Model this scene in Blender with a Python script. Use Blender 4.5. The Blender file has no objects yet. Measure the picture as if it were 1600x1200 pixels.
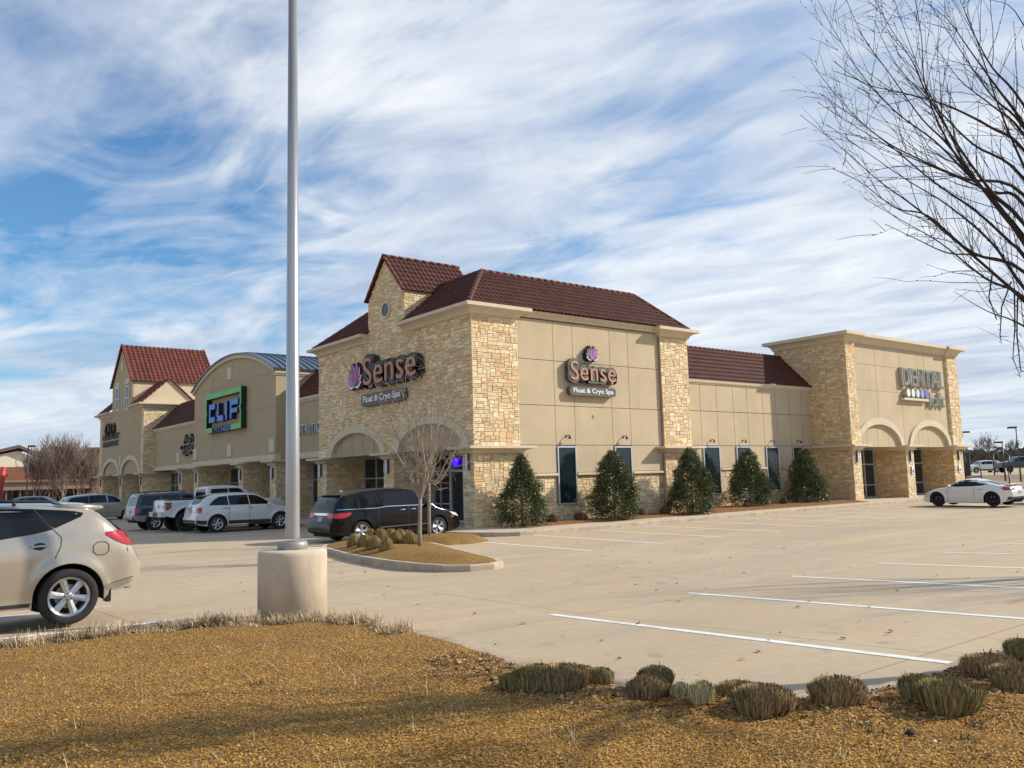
import bpy, bmesh, math, random
import numpy as np
from mathutils import Vector, Matrix, Euler
from mathutils.bvhtree import BVHTree
R = math.radians
PI = math.pi
SC = bpy.context.scene
COL = SC.collection
# ------------------------------------------------------------------ camera
YAW, PIT, ROL, FPX = R(51.58089), R(6.36446), R(-1.63389), 1332.64
_f = Vector((math.cos(YAW)*math.cos(PIT), math.sin(YAW)*math.cos(PIT), math.sin(PIT)))
_r = Vector((math.sin(YAW), -math.cos(YAW), 0)); _u = _r.cross(_f)
_r2 = math.cos(ROL)*_r + math.sin(ROL)*_u; _u2 = -math.sin(ROL)*_r + math.cos(ROL)*_u
cam = bpy.data.cameras.new('camera'); co = bpy.data.objects.new('camera', cam); COL.objects.link(co)
MC = Matrix((_r2, _u2, -_f)).transposed()
co.matrix_world = MC.to_4x4()
cam.sensor_width = 36; cam.lens = 36*FPX/1600; cam.clip_start = .05; cam.clip_end = 6000
SC.camera = co
# ------------------------------------------------------------------ light
SUN = Vector((.85, -.525, .60)).normalized()      # towards the sun
sl = bpy.data.lights.new('sun', 'SUN'); sl.energy = 4.0; sl.angle = R(.9); sl.color = (1, .91, .77)
so = bpy.data.objects.new('sun', sl); COL.objects.link(so); so.rotation_euler = SUN.to_track_quat('Z', 'Y').to_euler()
W = bpy.data.worlds.new('World'); SC.world = W; W.use_nodes = True
SC.view_settings.view_transform = 'Standard'; SC.view_settings.look = 'None'
SC.view_settings.exposure = 0.35; SC.view_settings.gamma = 1

class NT:
    """tiny node helper"""
    def __init__(s, tree): s.t = tree; s.n = tree.nodes; s.l = tree.links
    def new(s, typ, **kw):
        n = s.n.new(typ)
        for k, v in kw.items():
            if k.startswith('i_'):
                key = k[2:]; key = int(key) if key.isdigit() else key.replace('_', ' ')
                s.set(n.inputs[key], v)
            else: setattr(n, k, v)
        return n
    def set(s, inp, v):
        if isinstance(v, bpy.types.NodeSocket): s.l.new(v, inp)
        else: inp.default_value = v
    def math(s, op, a, b=0.0, c=0.0, clamp=False):
        n = s.n.new('ShaderNodeMath'); n.operation = op; n.use_clamp = clamp
        for i, v in enumerate((a, b, c)): s.set(n.inputs[i], v)
        return n.outputs[0]
    def ramp(s, fac, stops, interp='LINEAR'):
        n = s.n.new('ShaderNodeValToRGB'); cr = n.color_ramp; cr.interpolation = interp
        while len(cr.elements) < len(stops): cr.elements.new(.5)
        for e, (p, c) in zip(cr.elements, stops):
            e.position = p; e.color = (c, c, c, 1) if isinstance(c, (int, float)) else (*c, 1)
        s.set(n.inputs[0], fac); return n.outputs[0]
    def noise(s, vec, scale, detail=4, rough=.5, dist=0, out=0):
        n = s.n.new('ShaderNodeTexNoise'); s.set(n.inputs['Vector'], vec)
        for k, v in (('Scale', scale), ('Detail', detail), ('Roughness', rough), ('Distortion', dist)): s.set(n.inputs[k], v)
        return n.outputs[out]
    def mix(s, fac, a, b, mode='MIX'):
        n = s.n.new('ShaderNodeMix'); n.data_type = 'RGBA'; n.blend_type = mode
        s.set(n.inputs[0], fac)
        for i, v in ((6, a), (7, b)):
            if isinstance(v, tuple) and len(v) == 3: v = (*v, 1)
            s.set(n.inputs[i], v)
        return n.outputs[2]
    def mapping(s, vec, loc=(0,0,0), rot=(0,0,0), scale=(1,1,1)):
        n = s.n.new('ShaderNodeMapping'); s.set(n.inputs[0], vec)
        n.inputs[1].default_value = loc; n.inputs[2].default_value = rot; n.inputs[3].default_value = scale
        return n.outputs[0]

def build_sky():
    t = NT(W.node_tree); t.n.clear()
    out = t.new('ShaderNodeOutputWorld')
    sky = t.new('ShaderNodeTexSky', sky_type='NISHITA', sun_disc=False, sun_elevation=R(31), sun_rotation=math.atan2(SUN.x, SUN.y),
                altitude=300, air_density=1.2, dust_density=.6, ozone_density=2.5)
    tc = t.new('ShaderNodeTexCoord'); g = tc.outputs['Generated']
    sep = t.new('ShaderNodeSeparateXYZ'); t.set(sep.inputs[0], g)
    zc = t.math('MAXIMUM', sep.outputs[2], 0.0); zz = t.math('ADD', zc, .10)
    px = t.math('DIVIDE', sep.outputs[0], zz); py = t.math('DIVIDE', sep.outputs[1], zz)
    cmb = t.new('ShaderNodeCombineXYZ'); t.set(cmb.inputs[0], px); t.set(cmb.inputs[1], py)
    P = cmb.outputs[0]; Q = t.mapping(P, rot=(0, 0, -SKY['dir']))
    big = t.noise(t.mapping(Q, loc=SKY['big_loc'], scale=(.36, .60, 1)), 1.0, 4, .5, .4)
    st = t.noise(t.mapping(Q, loc=(3.1, 7.7, 0), scale=(.75, 1.15, 1)), 1.7, 9, .56, .9)
    fine = t.noise(t.mapping(Q, loc=(1.1, 2.7, 0), scale=(.9, 2.0, 1)), 2.4, 8, .58, 1.3)
    s1 = t.math('MULTIPLY_ADD', big, .80, t.math('MULTIPLY_ADD', st, .88, t.math('MULTIPLY', fine, .24)))
    horiz = t.ramp(sep.outputs[2], [(0, .34), (.10, .22), (.26, .05), (.5, 0.02)])
    s1 = t.math('ADD', s1, horiz)
    for gd, rad, amt in SKY['gaps']:          # thinner and thicker parts of the cloud sheet
        dp = t.new('ShaderNodeVectorMath', operation='DOT_PRODUCT'); t.set(dp.inputs[0], g); dp.inputs[1].default_value = gd
        s1 = t.math('SUBTRACT', s1, t.math('MULTIPLY', t.ramp(dp.outputs['Value'], [(math.cos(rad), 0), (math.cos(rad*.35), 1)], 'EASE'), amt))
    mask = t.ramp(t.math('MULTIPLY', s1, .6), [(SKY['lo']*.6, .04), (SKY['lo']*.6+.075, .38), (SKY['lo']*.6+.15, .78), (SKY['hi']*.6, .95)])
    n2 = t.noise(t.mapping(Q, loc=(9, 4, 0), scale=(.55, .95, 1)), 1.5, 7, .55, .7)
    n3 = t.noise(t.mapping(Q, loc=(2, 14, 0), scale=(.75, 1.5, 1)), 1.8, 8, .56, 1.2)
    nn = t.math('MULTIPLY_ADD', n3, .55, t.math('MULTIPLY', n2, .6))
    ccol = t.ramp(nn, [(.38, (.42, .50, .64)), (.50, (.56, .63, .75)), (.62, (.74, .79, .86)), (.74, (.92, .94, .96))])
    # a thin straight condensation trail
    cA, cB = SKY['trail']
    n = cA.cross(cB).normalized()
    dn = t.new('ShaderNodeVectorMath', operation='DOT_PRODUCT'); t.set(dn.inputs[0], g); dn.inputs[1].default_value = n
    m = (cA+cB).normalized(); dm = t.new('ShaderNodeVectorMath', operation='DOT_PRODUCT'); t.set(dm.inputs[0], g); dm.inputs[1].default_value = m
    band = t.ramp(t.math('ABSOLUTE', dn.outputs['Value']), [(0, 1.0), (.0016, .6), (.0034, 0)])
    lim = t.ramp(dm.outputs['Value'], [(m.dot(cA)-.003, 0), (min(.99995, m.dot(cA)+.004), 1)])
    tr = t.math('MULTIPLY', t.math('MULTIPLY', band, lim), .42)
    ccol = t.mix(tr, ccol, (.93, .94, .97)); mask = t.math('MAXIMUM', mask, tr)
    low = t.ramp(sep.outputs[2], [(0, 1.0), (.03, .75), (.16, 0.0)])
    ccol = t.mix(t.math('MULTIPLY', low, .6), ccol, (.60, .68, .78))
    b1 = t.new('ShaderNodeBackground'); t.set(b1.inputs[0], t.mix(1.0, sky.outputs[0], (.42, .76, 1.0), 'MULTIPLY')); b1.inputs[1].default_value = SKY['blue']
    b2 = t.new('ShaderNodeBackground'); t.set(b2.inputs[0], ccol); b2.inputs[1].default_value = SKY['cloud']
    mx = t.new('ShaderNodeMixShader'); t.set(mx.inputs[0], mask); t.l.new(b1.outputs[0], mx.inputs[1]); t.l.new(b2.outputs[0], mx.inputs[2])
    t.l.new(mx.outputs[0], out.inputs[0])

def ray(u, v): return MC @ Vector(((u-800)/FPX, -(v-600)/FPX, -1))
def PZ(u, v, z): d = ray(u, v); return d*(z/d.z)
def PY(u, v, y): d = ray(u, v); return d*(y/d.y)
def PX(u, v, x): d = ray(u, v); return d*(x/d.x)
def PD(u, v, dist): return ray(u, v)*dist        # at a depth in metres
SKY = dict(gaps=[(ray(170, 455).normalized(), R(17), .105), (ray(420, 350).normalized(), R(9), .06), (ray(60, 440).normalized(), R(10), .12), (ray(1020, 330).normalized(), R(10), .12), (ray(1240, 230).normalized(), R(9), .10), (ray(330, 40).normalized(), R(8), .06),
    (ray(700, 200).normalized(), R(16), -.08), (ray(1350, 420).normalized(), R(20), -.16), (ray(100, 200).normalized(), R(12), -.06), (ray(100, 650).normalized(), R(12), -.10)],
    big_loc=(5.0, 2.0, 0), dir=R(105), lo=.835, hi=1.23, blue=.115, cloud=.86,
           trail=(ray(395, 302).normalized(), ray(552, 178).normalized()))
build_sky()
SC.cycles.max_bounces = 6; SC.cycles.diffuse_bounces = 3; SC.cycles.glossy_bounces = 3; SC.cycles.transparent_max_bounces = 6

# ------------------------------------------------------------------ materials
MATS = {}
def mat(name, base, rough=.6, metal=0, var=0, vscale=6, bump=0, bscale=30, spec=.5, coat=0, emit=None, attr=False, var2=None, stretch=None):
    if name in MATS: return MATS[name]
    m = bpy.data.materials.new(name); m.use_nodes = True; t = NT(m.node_tree)
    b = t.n['Principled BSDF']
    b.inputs['Roughness'].default_value = rough; b.inputs['Metallic'].default_value = metal
    b.inputs['Specular IOR Level'].default_value = spec; b.inputs['Coat Weight'].default_value = coat; b.inputs['Coat Roughness'].default_value = .04
    tc = t.new('ShaderNodeTexCoord').outputs['Object']
    if stretch: tc = t.mapping(tc, scale=stretch)
    col = (*base, 1)
    if attr:
        a = t.new('ShaderNodeAttribute', attribute_name='Col'); col = a.outputs[0]
    if var:
        n = t.noise(tc, vscale, 5, .6)
        f = t.ramp(n, [(.3, 1-var), (.7, 1+var)])
        mm = t.new('ShaderNodeMix', data_type='RGBA', blend_type='MULTIPLY'); mm.inputs[0].default_value = 1
        t.set(mm.inputs[6], col); t.set(mm.inputs[7], f); col = mm.outputs[2]
    if var2:
        n = t.noise(tc, var2[0], 4, .6, .4); f = t.ramp(n, [(var2[1], 0), (var2[2], 1)])
        col = t.mix(t.math('MULTIPLY', f, var2[4]), col, var2[3])
    t.set(b.inputs['Base Color'], col)
    if bump:
        n = t.noise(tc, bscale, 6, .65); bn = t.new('ShaderNodeBump'); bn.inputs['Strength'].default_value = bump; bn.inputs['Distance'].default_value = .02
        t.set(bn.inputs['Height'], n); t.set(b.inputs['Normal'], bn.outputs[0])
    if emit: b.inputs['Emission Color'].default_value = (*emit[0], 1); b.inputs['Emission Strength'].default_value = emit[1]
    MATS[name] = m; return m

STONE = mat('ashlar stone', (.5, .4, .26), .85, attr=True, var=.16, vscale=9, bump=.6, bscale=22)
MORTAR = mat('mortar', (.56, .45, .30), .9, var=.1)
STUCCO = mat('tan stucco', (.52, .415, .27), .9, var=.07, vscale=1.0, bump=.25, bscale=160, var2=(.9, .45, .72, (.42, .33, .21), .5), stretch=(1, 1, .6))
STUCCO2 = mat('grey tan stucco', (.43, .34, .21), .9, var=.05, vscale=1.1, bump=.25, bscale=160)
CREAM = mat('cream stucco', (.62, .50, .34), .85, var=.06, vscale=2, bump=.15, bscale=120)
TRIM = mat('pale trim', (.60, .51, .37), .8, var=.08, vscale=3, bump=.15, bscale=90)
JOINT = mat('dark joint', (.16, .12, .08), .9)
TILE = mat('glazed brown tile', (.115, .038, .026), .62, attr=True, var=.15, vscale=5, spec=.22)
TILERED = mat('red clay tile', (.19, .050, .034), .65, spec=.25, attr=True, var=.15, vscale=5)
GLASS = mat('dark window glass', (.010, .018, .020), .04, spec=.8)
GLASS2 = mat('teal window glass', (.010, .020, .022), .05, spec=.6, bump=.05, bscale=1.3)
ALU = mat('pale aluminium frame', (.55, .58, .62), .4, metal=.5)
BLACK = mat('black plastic', (.012, .012, .013), .45)
DARK = mat('dark void', (.008, .008, .008), .9)
BLUEMET = mat('blue grey standing seam metal', (.085, .125, .175), .4, metal=.3, spec=.6)
CONC = mat('pale concrete', (.46, .39, .30), .85, var=.12, vscale=2.5, bump=.25, bscale=60, var2=(3, .5, .75, (.34, .27, .19), .6))
BARK = mat('grey brown bark', (.15, .115, .085), .9, var=.3, vscale=18, bump=.6, bscale=50)
BARKD = mat('dark bark', (.050, .036, .032), .85, var=.3, vscale=18, bump=.5, bscale=50)  # same bark texture in a darker brown

# ------------------------------------------------------------------ mesh collector
class MB:
    def __init__(s): s.v = []; s.f = []; s.m = []; s.c = []; s.sm = []
    def add(s, vs, fs, mi=0, col=None, smooth=False):
        o = len(s.v); s.v.extend(tuple(p) for p in vs)
        for f in fs: s.f.append([i+o for i in f]); s.m.append(mi); s.c.append(col); s.sm.append(smooth)
    def quad(s, a, b, c, d, mi=0, col=None): s.add((a, b, c, d), ((0, 1, 2, 3),), mi, col)
    def box(s, p, q, mi=0, col=None):
        x0, y0, z0 = p; x1, y1, z1 = q
        s.add([(x0,y0,z0),(x1,y0,z0),(x1,y1,z0),(x0,y1,z0),(x0,y0,z1),(x1,y0,z1),(x1,y1,z1),(x0,y1,z1)],
              [(3,2,1,0),(4,5,6,7),(0,1,5,4),(1,2,6,5),(2,3,7,6),(3,0,4,7)], mi, col)
    def obox(s, O, U, V, N, mi=0, col=None):
        O, U, V, N = map(Vector, (O, U, V, N))
        P = [O, O+U, O+U+V, O+V]; P += [p+N for p in P]
        s.add(P, [(3,2,1,0),(4,5,6,7),(0,1,5,4),(1,2,6,5),(2,3,7,6),(3,0,4,7)], mi, col)
    def prism(s, pts, N, mi=0, col=None, mi_side=None):
        """pts: planar 3-D polygon, extruded by vector N"""
        n = len(pts); N = Vector(N); a = [Vector(p) for p in pts]
        s.add(a+[p+N for p in a], [list(range(n))[::-1], list(range(n, 2*n))], mi, col)
        s.add(a+[p+N for p in a], [(i, (i+1) % n, n+(i+1) % n, n+i) for i in range(n)], mi if mi_side is None else mi_side, col)
    def tube(s, path, rad, n=6, mi=0, col=None, caps=True, smooth=True):
        path = [Vector(p) for p in path]; k = len(path)
        if not hasattr(rad, '__len__'): rad = [rad]*k
        vs = []; up = Vector((0, 0, 1))
        for i, p in enumerate(path):
            d = (path[min(i+1, k-1)]-path[max(i-1, 0)])
            d = d.normalized() if d.length > 1e-9 else Vector((0, 0, 1))
            a = d.cross(up)
            if a.length < .05: a = d.cross(Vector((1, 0, 0)))
            a.normalize(); b = d.cross(a); up = -b if abs(d.z) < .9 else up
            for j in range(n):
                t = 2*PI*j/n; vs.append(p+(a*math.cos(t)+b*math.sin(t))*rad[i])
            up = Vector((0, 0, 1))
        fs = [(i*n+j, i*n+(j+1) % n, (i+1)*n+(j+1) % n, (i+1)*n+j) for i in range(k-1) for j in range(n)]
        if caps: fs += [list(range(n))[::-1], [(k-1)*n+j for j in range(n)]]
        s.add(vs, fs, mi, col, smooth)
    def lathe(s, prof, n=24, O=(0,0,0), ax='z', mi=0, smooth=True, col=None):
        vs = []
        for r, h in prof:
            for j in range(n):
                t = 2*PI*j/n; c, q = r*math.cos(t), r*math.sin(t)
                vs.append((O[0]+c, O[1]+q, O[2]+h) if ax == 'z' else (O[0]+c, O[1]+h, O[2]+q))
        k = len(prof)
        s.add(vs, [(i*n+j, i*n+(j+1) % n, (i+1)*n+(j+1) % n, (i+1)*n+j) for i in range(k-1) for j in range(n)], mi, col, smooth)
    def ball(s, c, rx, ry, rz, n=10, m=7, mi=0):
        vs = []; c = Vector(c)
        for i in range(m+1):
            a = PI*i/m
            for j in range(n): t = 2*PI*j/n; vs.append(c+Vector((rx*math.sin(a)*math.cos(t), ry*math.sin(a)*math.sin(t), rz*math.cos(a))))
        s.add(vs, [(i*n+j, i*n+(j+1) % n, (i+1)*n+(j+1) % n, (i+1)*n+j) for i in range(m) for j in range(n)], mi, None, True)
    def build(s, name, mats, parent=None, fixn=True, origin=None):
        me = bpy.data.meshes.new(name); me.from_pydata(s.v, [], s.f)
        if not isinstance(mats, (list, tuple)): mats = [mats]
        for m in mats: me.materials.append(m)
        me.polygons.foreach_set('material_index', s.m); me.polygons.foreach_set('use_smooth', s.sm)
        if any(c is not None for c in s.c):
            at = me.color_attributes.new('Col', 'FLOAT_COLOR', 'CORNER'); buf = []
            for p in me.polygons:
                c = s.c[p.index] or (1, 1, 1); buf.extend((*c[:3], 1)*p.loop_total)
            at.data.foreach_set('color', buf)
        if fixn:
            bm = bmesh.new(); bm.from_mesh(me); bmesh.ops.recalc_face_normals(bm, faces=bm.faces); bm.to_mesh(me); bm.free()
        me.update()
        o = bpy.data.objects.new(name, me); COL.objects.link(o)
        if parent is not None: o.parent = parent
        return o

def tag(o, label=None, cat=None, group=None, kind=None):
    if label: o['label'] = label
    if cat: o['category'] = cat
    if group: o['group'] = group
    if kind: o['kind'] = kind
    return o
def empty(name, loc=(0,0,0), rz=0, **kw):
    o = bpy.data.objects.new(name, None); COL.objects.link(o); o.location = loc; o.rotation_euler = (0, 0, rz); o.empty_display_size = .2
    return tag(o, **kw)
def local(o, parent):      # mesh already in world coordinates under an Empty at a place: shift
    o.parent = parent; o.matrix_parent_inverse = Matrix.Translation(parent.location).inverted() if parent.rotation_euler.z == 0 else parent.matrix_basis.inverted()
    return o
def copy_tree(o, parent=None):
    c = o.copy(); COL.objects.link(c); c.parent = parent
    for ch in o.children: copy_tree(ch, c)
    return c
rng = random.Random(7)
# ================================================================== building helpers
xL, yR, yP, yW, xD = 18.67, 25.99, 26.19, 28.2, 44.6     # main planes of the shopping centre
X_, Y_, Z_ = Vector((1,0,0)), Vector((0,1,0)), Vector((0,0,1))
def wb(mb, name, mats, parent=None, label=None):
    o = mb.build(name, mats, None)
    if parent is not None:
        o.parent = parent
        if parent.type == 'EMPTY': o.matrix_parent_inverse = Matrix.Translation(parent.location).inverted()
    if label: o['label'] = label
    return o
PAL = [(.74,.59,.38), (.68,.53,.33), (.70,.50,.28), (.78,.65,.46), (.66,.52,.33), (.74,.60,.40), (.76,.62,.41), (.68,.46,.25), (.60,.46,.30), (.75,.61,.40)]
SZ = [(3,2),(4,2),(2,2),(5,2),(3,1),(4,1),(5,1),(2,1),(4,3),(3,3),(6,2),(2,3),(5,3)]
SW = [8,8,5,5,6,6,4,3,2,3,2,1,1]
def stones(mb, O, U, V, N, w, h, keep=None, back=.035, uw=.088, uh=.076, seed=1, tint=(1,1,1), out=.018):
    """random ashlar on the rectangle O + U*w + V*h, raised along N"""
    rg = random.Random(seed); O, U, V, N = map(Vector, (O, U, V, N))
    nx, nz = max(1, round(w/uw)), max(1, round(h/uh)); uw = w/nx; uh = h/nz
    occ = [[keep is not None and not keep((i+.5)*uw, (j+.5)*uh) for j in range(nz)] for i in range(nx)]
    for j in range(nz):
        i = 0
        while i < nx:
            if occ[i][j]: i += 1; continue
            a, b = rg.choices(SZ, SW)[0]; ww = 0
            while ww < a and i+ww < nx and not occ[i+ww][j]: ww += 1
            hh = 1
            while hh < b and j+hh < nz and all(not occ[i+q][j+hh] for q in range(ww)): hh += 1
            for q in range(ww):
                for r in range(hh): occ[i+q][j+r] = True
            back = min(back, .035); g = .0045; x0, x1 = i*uw+g, (i+ww)*uw-g; z0, z1 = j*uh+g, (j+hh)*uh-g
            d = out*(.4+rg.random()*.9); e = .012
            c = rg.choice(PAL); k = .90+.20*rg.random(); c = [min(.85, q*k*t) for q, t in zip(c, (tint[0], tint[1]*.99, tint[2]*.945))]
            P = lambda x, z, n: O+U*x+V*z+N*n
            jx = [rg.uniform(-.004, .004) for _ in range(4)]
            F = [P(x0+e, z0+e, d+jx[0]), P(x1-e, z0+e, d+jx[1]), P(x1-e, z1-e, d+jx[2]), P(x0+e, z1-e, d+jx[3])]
            B = [P(x0, z0, d-.015), P(x1, z0, d-.015), P(x1, z1, d-.015), P(x0, z1, d-.015)]
            D = [P(x0, z0, -back), P(x1, z0, -back), P(x1, z1, -back), P(x0, z1, -back)]
            mb.add(F+B+D, [(0,1,2,3)]+[(4+q, 4+(q+1) % 4, (q+1) % 4, q) for q in range(4)]+[(8+q, 8+(q+1) % 4, 4+(q+1) % 4, 4+q) for q in range(4)], 0, c)
            i += ww
def panels(mb, O, U, V, N, xs, zs, skip=None, gap=.012, out=.018, mi=0):
    O, U, V, N = map(Vector, (O, U, V, N))
    for a, b in zip(xs, xs[1:]):
        for c, d in zip(zs, zs[1:]):
            if skip and skip((a+b)/2, (c+d)/2): continue
            mb.obox(O+U*(a+gap)+V*(c+gap), U*(b-a-2*gap), V*(d-c-2*gap), N*out, mi)
def sweep(mb, path, prof, closed=False, mi=0):
    """path: list of (x, y); prof: list of (offset to the right of travel, z)"""
    n = len(path); vs = []
    P = [Vector((p[0], p[1])) for p in path]
    for i in range(n):
        if closed: d0 = (P[i]-P[i-1]).normalized(); d1 = (P[(i+1) % n]-P[i]).normalized()
        else:
            d1 = (P[i+1]-P[i]).normalized() if i < n-1 else (P[i]-P[i-1]).normalized()
            d0 = (P[i]-P[i-1]).normalized() if i > 0 else d1
        n0, n1 = Vector((d0.y, -d0.x)), Vector((d1.y, -d1.x)); m = (n0+n1); m = m/max(.2, m.dot(n0))
        for off, z in prof: q = P[i]+m*off; vs.append((q.x, q.y, z))
    k = len(prof); fs = []
    for i in range(n if closed else n-1):
        j = (i+1) % n
        for a in range(k-1): fs.append((i*k+a, j*k+a, j*k+a+1, i*k+a+1))
    if not closed: fs += [list(range(k)), [(n-1)*k+a for a in range(k)][::-1]]
    mb.add(vs, fs, mi)
def corn(z0, z1, p, t=0.0, lip=None):
    """cornice profile: flares out from the wall to a lip"""
    h = z1-z0; lip = lip or h*.36
    pts = [(-.05, z0), (t+.02, z0), (t+.05, z0+h*.06)]
    for i in range(1, 6):
        a = i/5; pts.append((t+.05+(p-.09)*(1-math.cos(a*PI/2)), z0+h*.06+(h-lip-h*.08)*math.sin(a*PI/2)))
    pts += [(p, z1-lip), (p, z1-.01), (p-.03, z1), (-.05, z1)]
    return [(a+t*0, b) for a, b in pts]
def cap(mb, x0, x1, y0, y1, z0, z1, p, mi=0):
    sweep(mb, [(x0, y0), (x1, y0), (x1, y1), (x0, y1)], corn(z0, z1, p), True, mi)
def tile_roof(mb, O, U, V, L, H, clips=(), pitch=.245, course=.36, amp=.032, step=.026, seed=0, col=(.088,.029,.021), var=.22):
    """barrel tiles: U along the eave, V up the slope"""
    rg = random.Random(seed); O, U, V = Vector(O), Vector(U).normalized(), Vector(V).normalized(); N = U.cross(V).normalized()
    if N.z < 0: N = -N
    nu = max(1, round(L/pitch)); nv = max(1, round(H/course)); pu = L/nu; pv = H/nv; sub = 6
    bm = bmesh.new(); cl = bm.loops.layers.float_color.new('Col')
    for r in range(nv):
        row0, row1 = [], []
        for i in range(nu*sub+1):
            t = (i % sub)/sub; h = amp*(1.25*math.sin(PI*min(1, t/.62)) if t < .62 else -.30*math.sin(PI*(t-.62)/.38))
            u = i*pu/sub
            row0.append(bm.verts.new(O+U*u+V*(r*pv)+N*(h+step))); row1.append(bm.verts.new(O+U*u+V*((r+1)*pv)+N*(h)))
        low = [bm.verts.new(v.co-N*(step+.012)) for v in row0]
        for i in range(nu):
            k = 1+var*(rg.random()-.5)*1.6; c = (col[0]*k, col[1]*k, col[2]*k, 1)
            for q in range(i*sub, (i+1)*sub):
                f = bm.faces.new((row0[q], row0[q+1], row1[q+1], row1[q])); f.smooth = True
                g = bm.faces.new((low[q], low[q+1], row0[q+1], row0[q]))
                for F in (f, g):
                    for lp in F.loops: lp[cl] = c
    for pco, pno in clips:
        bmesh.ops.bisect_plane(bm, geom=bm.verts[:]+bm.edges[:]+bm.faces[:], plane_co=pco, plane_no=pno, clear_outer=True)
    bm.verts.ensure_lookup_table(); bm.verts.index_update()
    o = len(mb.v); mb.v.extend(tuple(v.co) for v in bm.verts)
    for f in bm.faces:
        mb.f.append([v.index+o for v in f.verts]); mb.m.append(0); mb.c.append(tuple(f.loops[0][cl])); mb.sm.append(f.smooth)
    bm.free()
def hip_cap(mb, a, b, r=.09, col=(.13,.045,.032)):
    a, b = Vector(a), Vector(b); L = (b-a).length; n = max(2, int(L/.38))
    for i in range(n):
        p, q = a.lerp(b, i/n), a.lerp(b, (i+1.08)/n); mb.tube([p, q], [r*1.12, r*.92], 8, 0, tuple(c*rng.uniform(.8, 1.25) for c in col))
def ell(cx, a, b, z0, n=24):
    return [(cx-a*math.cos(PI*i/n), z0+b*math.sin(PI*i/n)) for i in range(n+1)]
def archivolt(mb, org, U, N, cx, ao, bo, ai, bi, z0, out, mi=0):
    """half elliptical ring; (s, z) -> org + U*s + Z*z, pushed out along N"""
    E0, E1 = ell(cx, ao, bo, z0), ell(cx, ai, bi, z0); org, U, N = Vector(org), Vector(U), Vector(N)
    P = lambda q, n: org+U*q[0]+Z_*q[1]+N*n
    for i in range(len(E0)-1):
        a, b, c, d = E0[i], E0[i+1], E1[i+1], E1[i]
        mb.add([P(a,out),P(b,out),P(c,out),P(d,out),P(a,-.12),P(b,-.12),P(c,-.12),P(d,-.12)], [(0,1,2,3),(0,1,5,4),(3,2,6,7)]+([(0,3,7,4)] if i == 0 else [])+([(1,2,6,5)] if i == len(E0)-2 else []), mi)
def window_grid(mb, O, U, V, N, w, h, vs, hs, fw=.05, d=.06):
    """aluminium frame bars (mat 0) + panes (mat 1)"""
    O, U, V, N = map(Vector, (O, U, V, N))
    for x in [0]+vs+[w-fw]: mb.obox(O+U*x, U*fw, V*h, N*d, 0)
    xs = [0]+vs+[w-fw]
    for z in [0]+hs+[h-fw]:
        for a, b in zip(xs, xs[1:]): mb.obox(O+U*(a+fw)+V*z, U*(b-a-fw), V*fw, N*(d-.004), 0)
    mb.obox(O+U*.01+V*.01, U*(w-.02), V*(h-.02), N*.012, 1)

mall = empty('strip_mall', (xL, yR, -1.78), label='long tan stone and stucco strip mall with brown tile roofs and several shop fronts', cat='shopping centre')
FLOOR = -1.77
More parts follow.
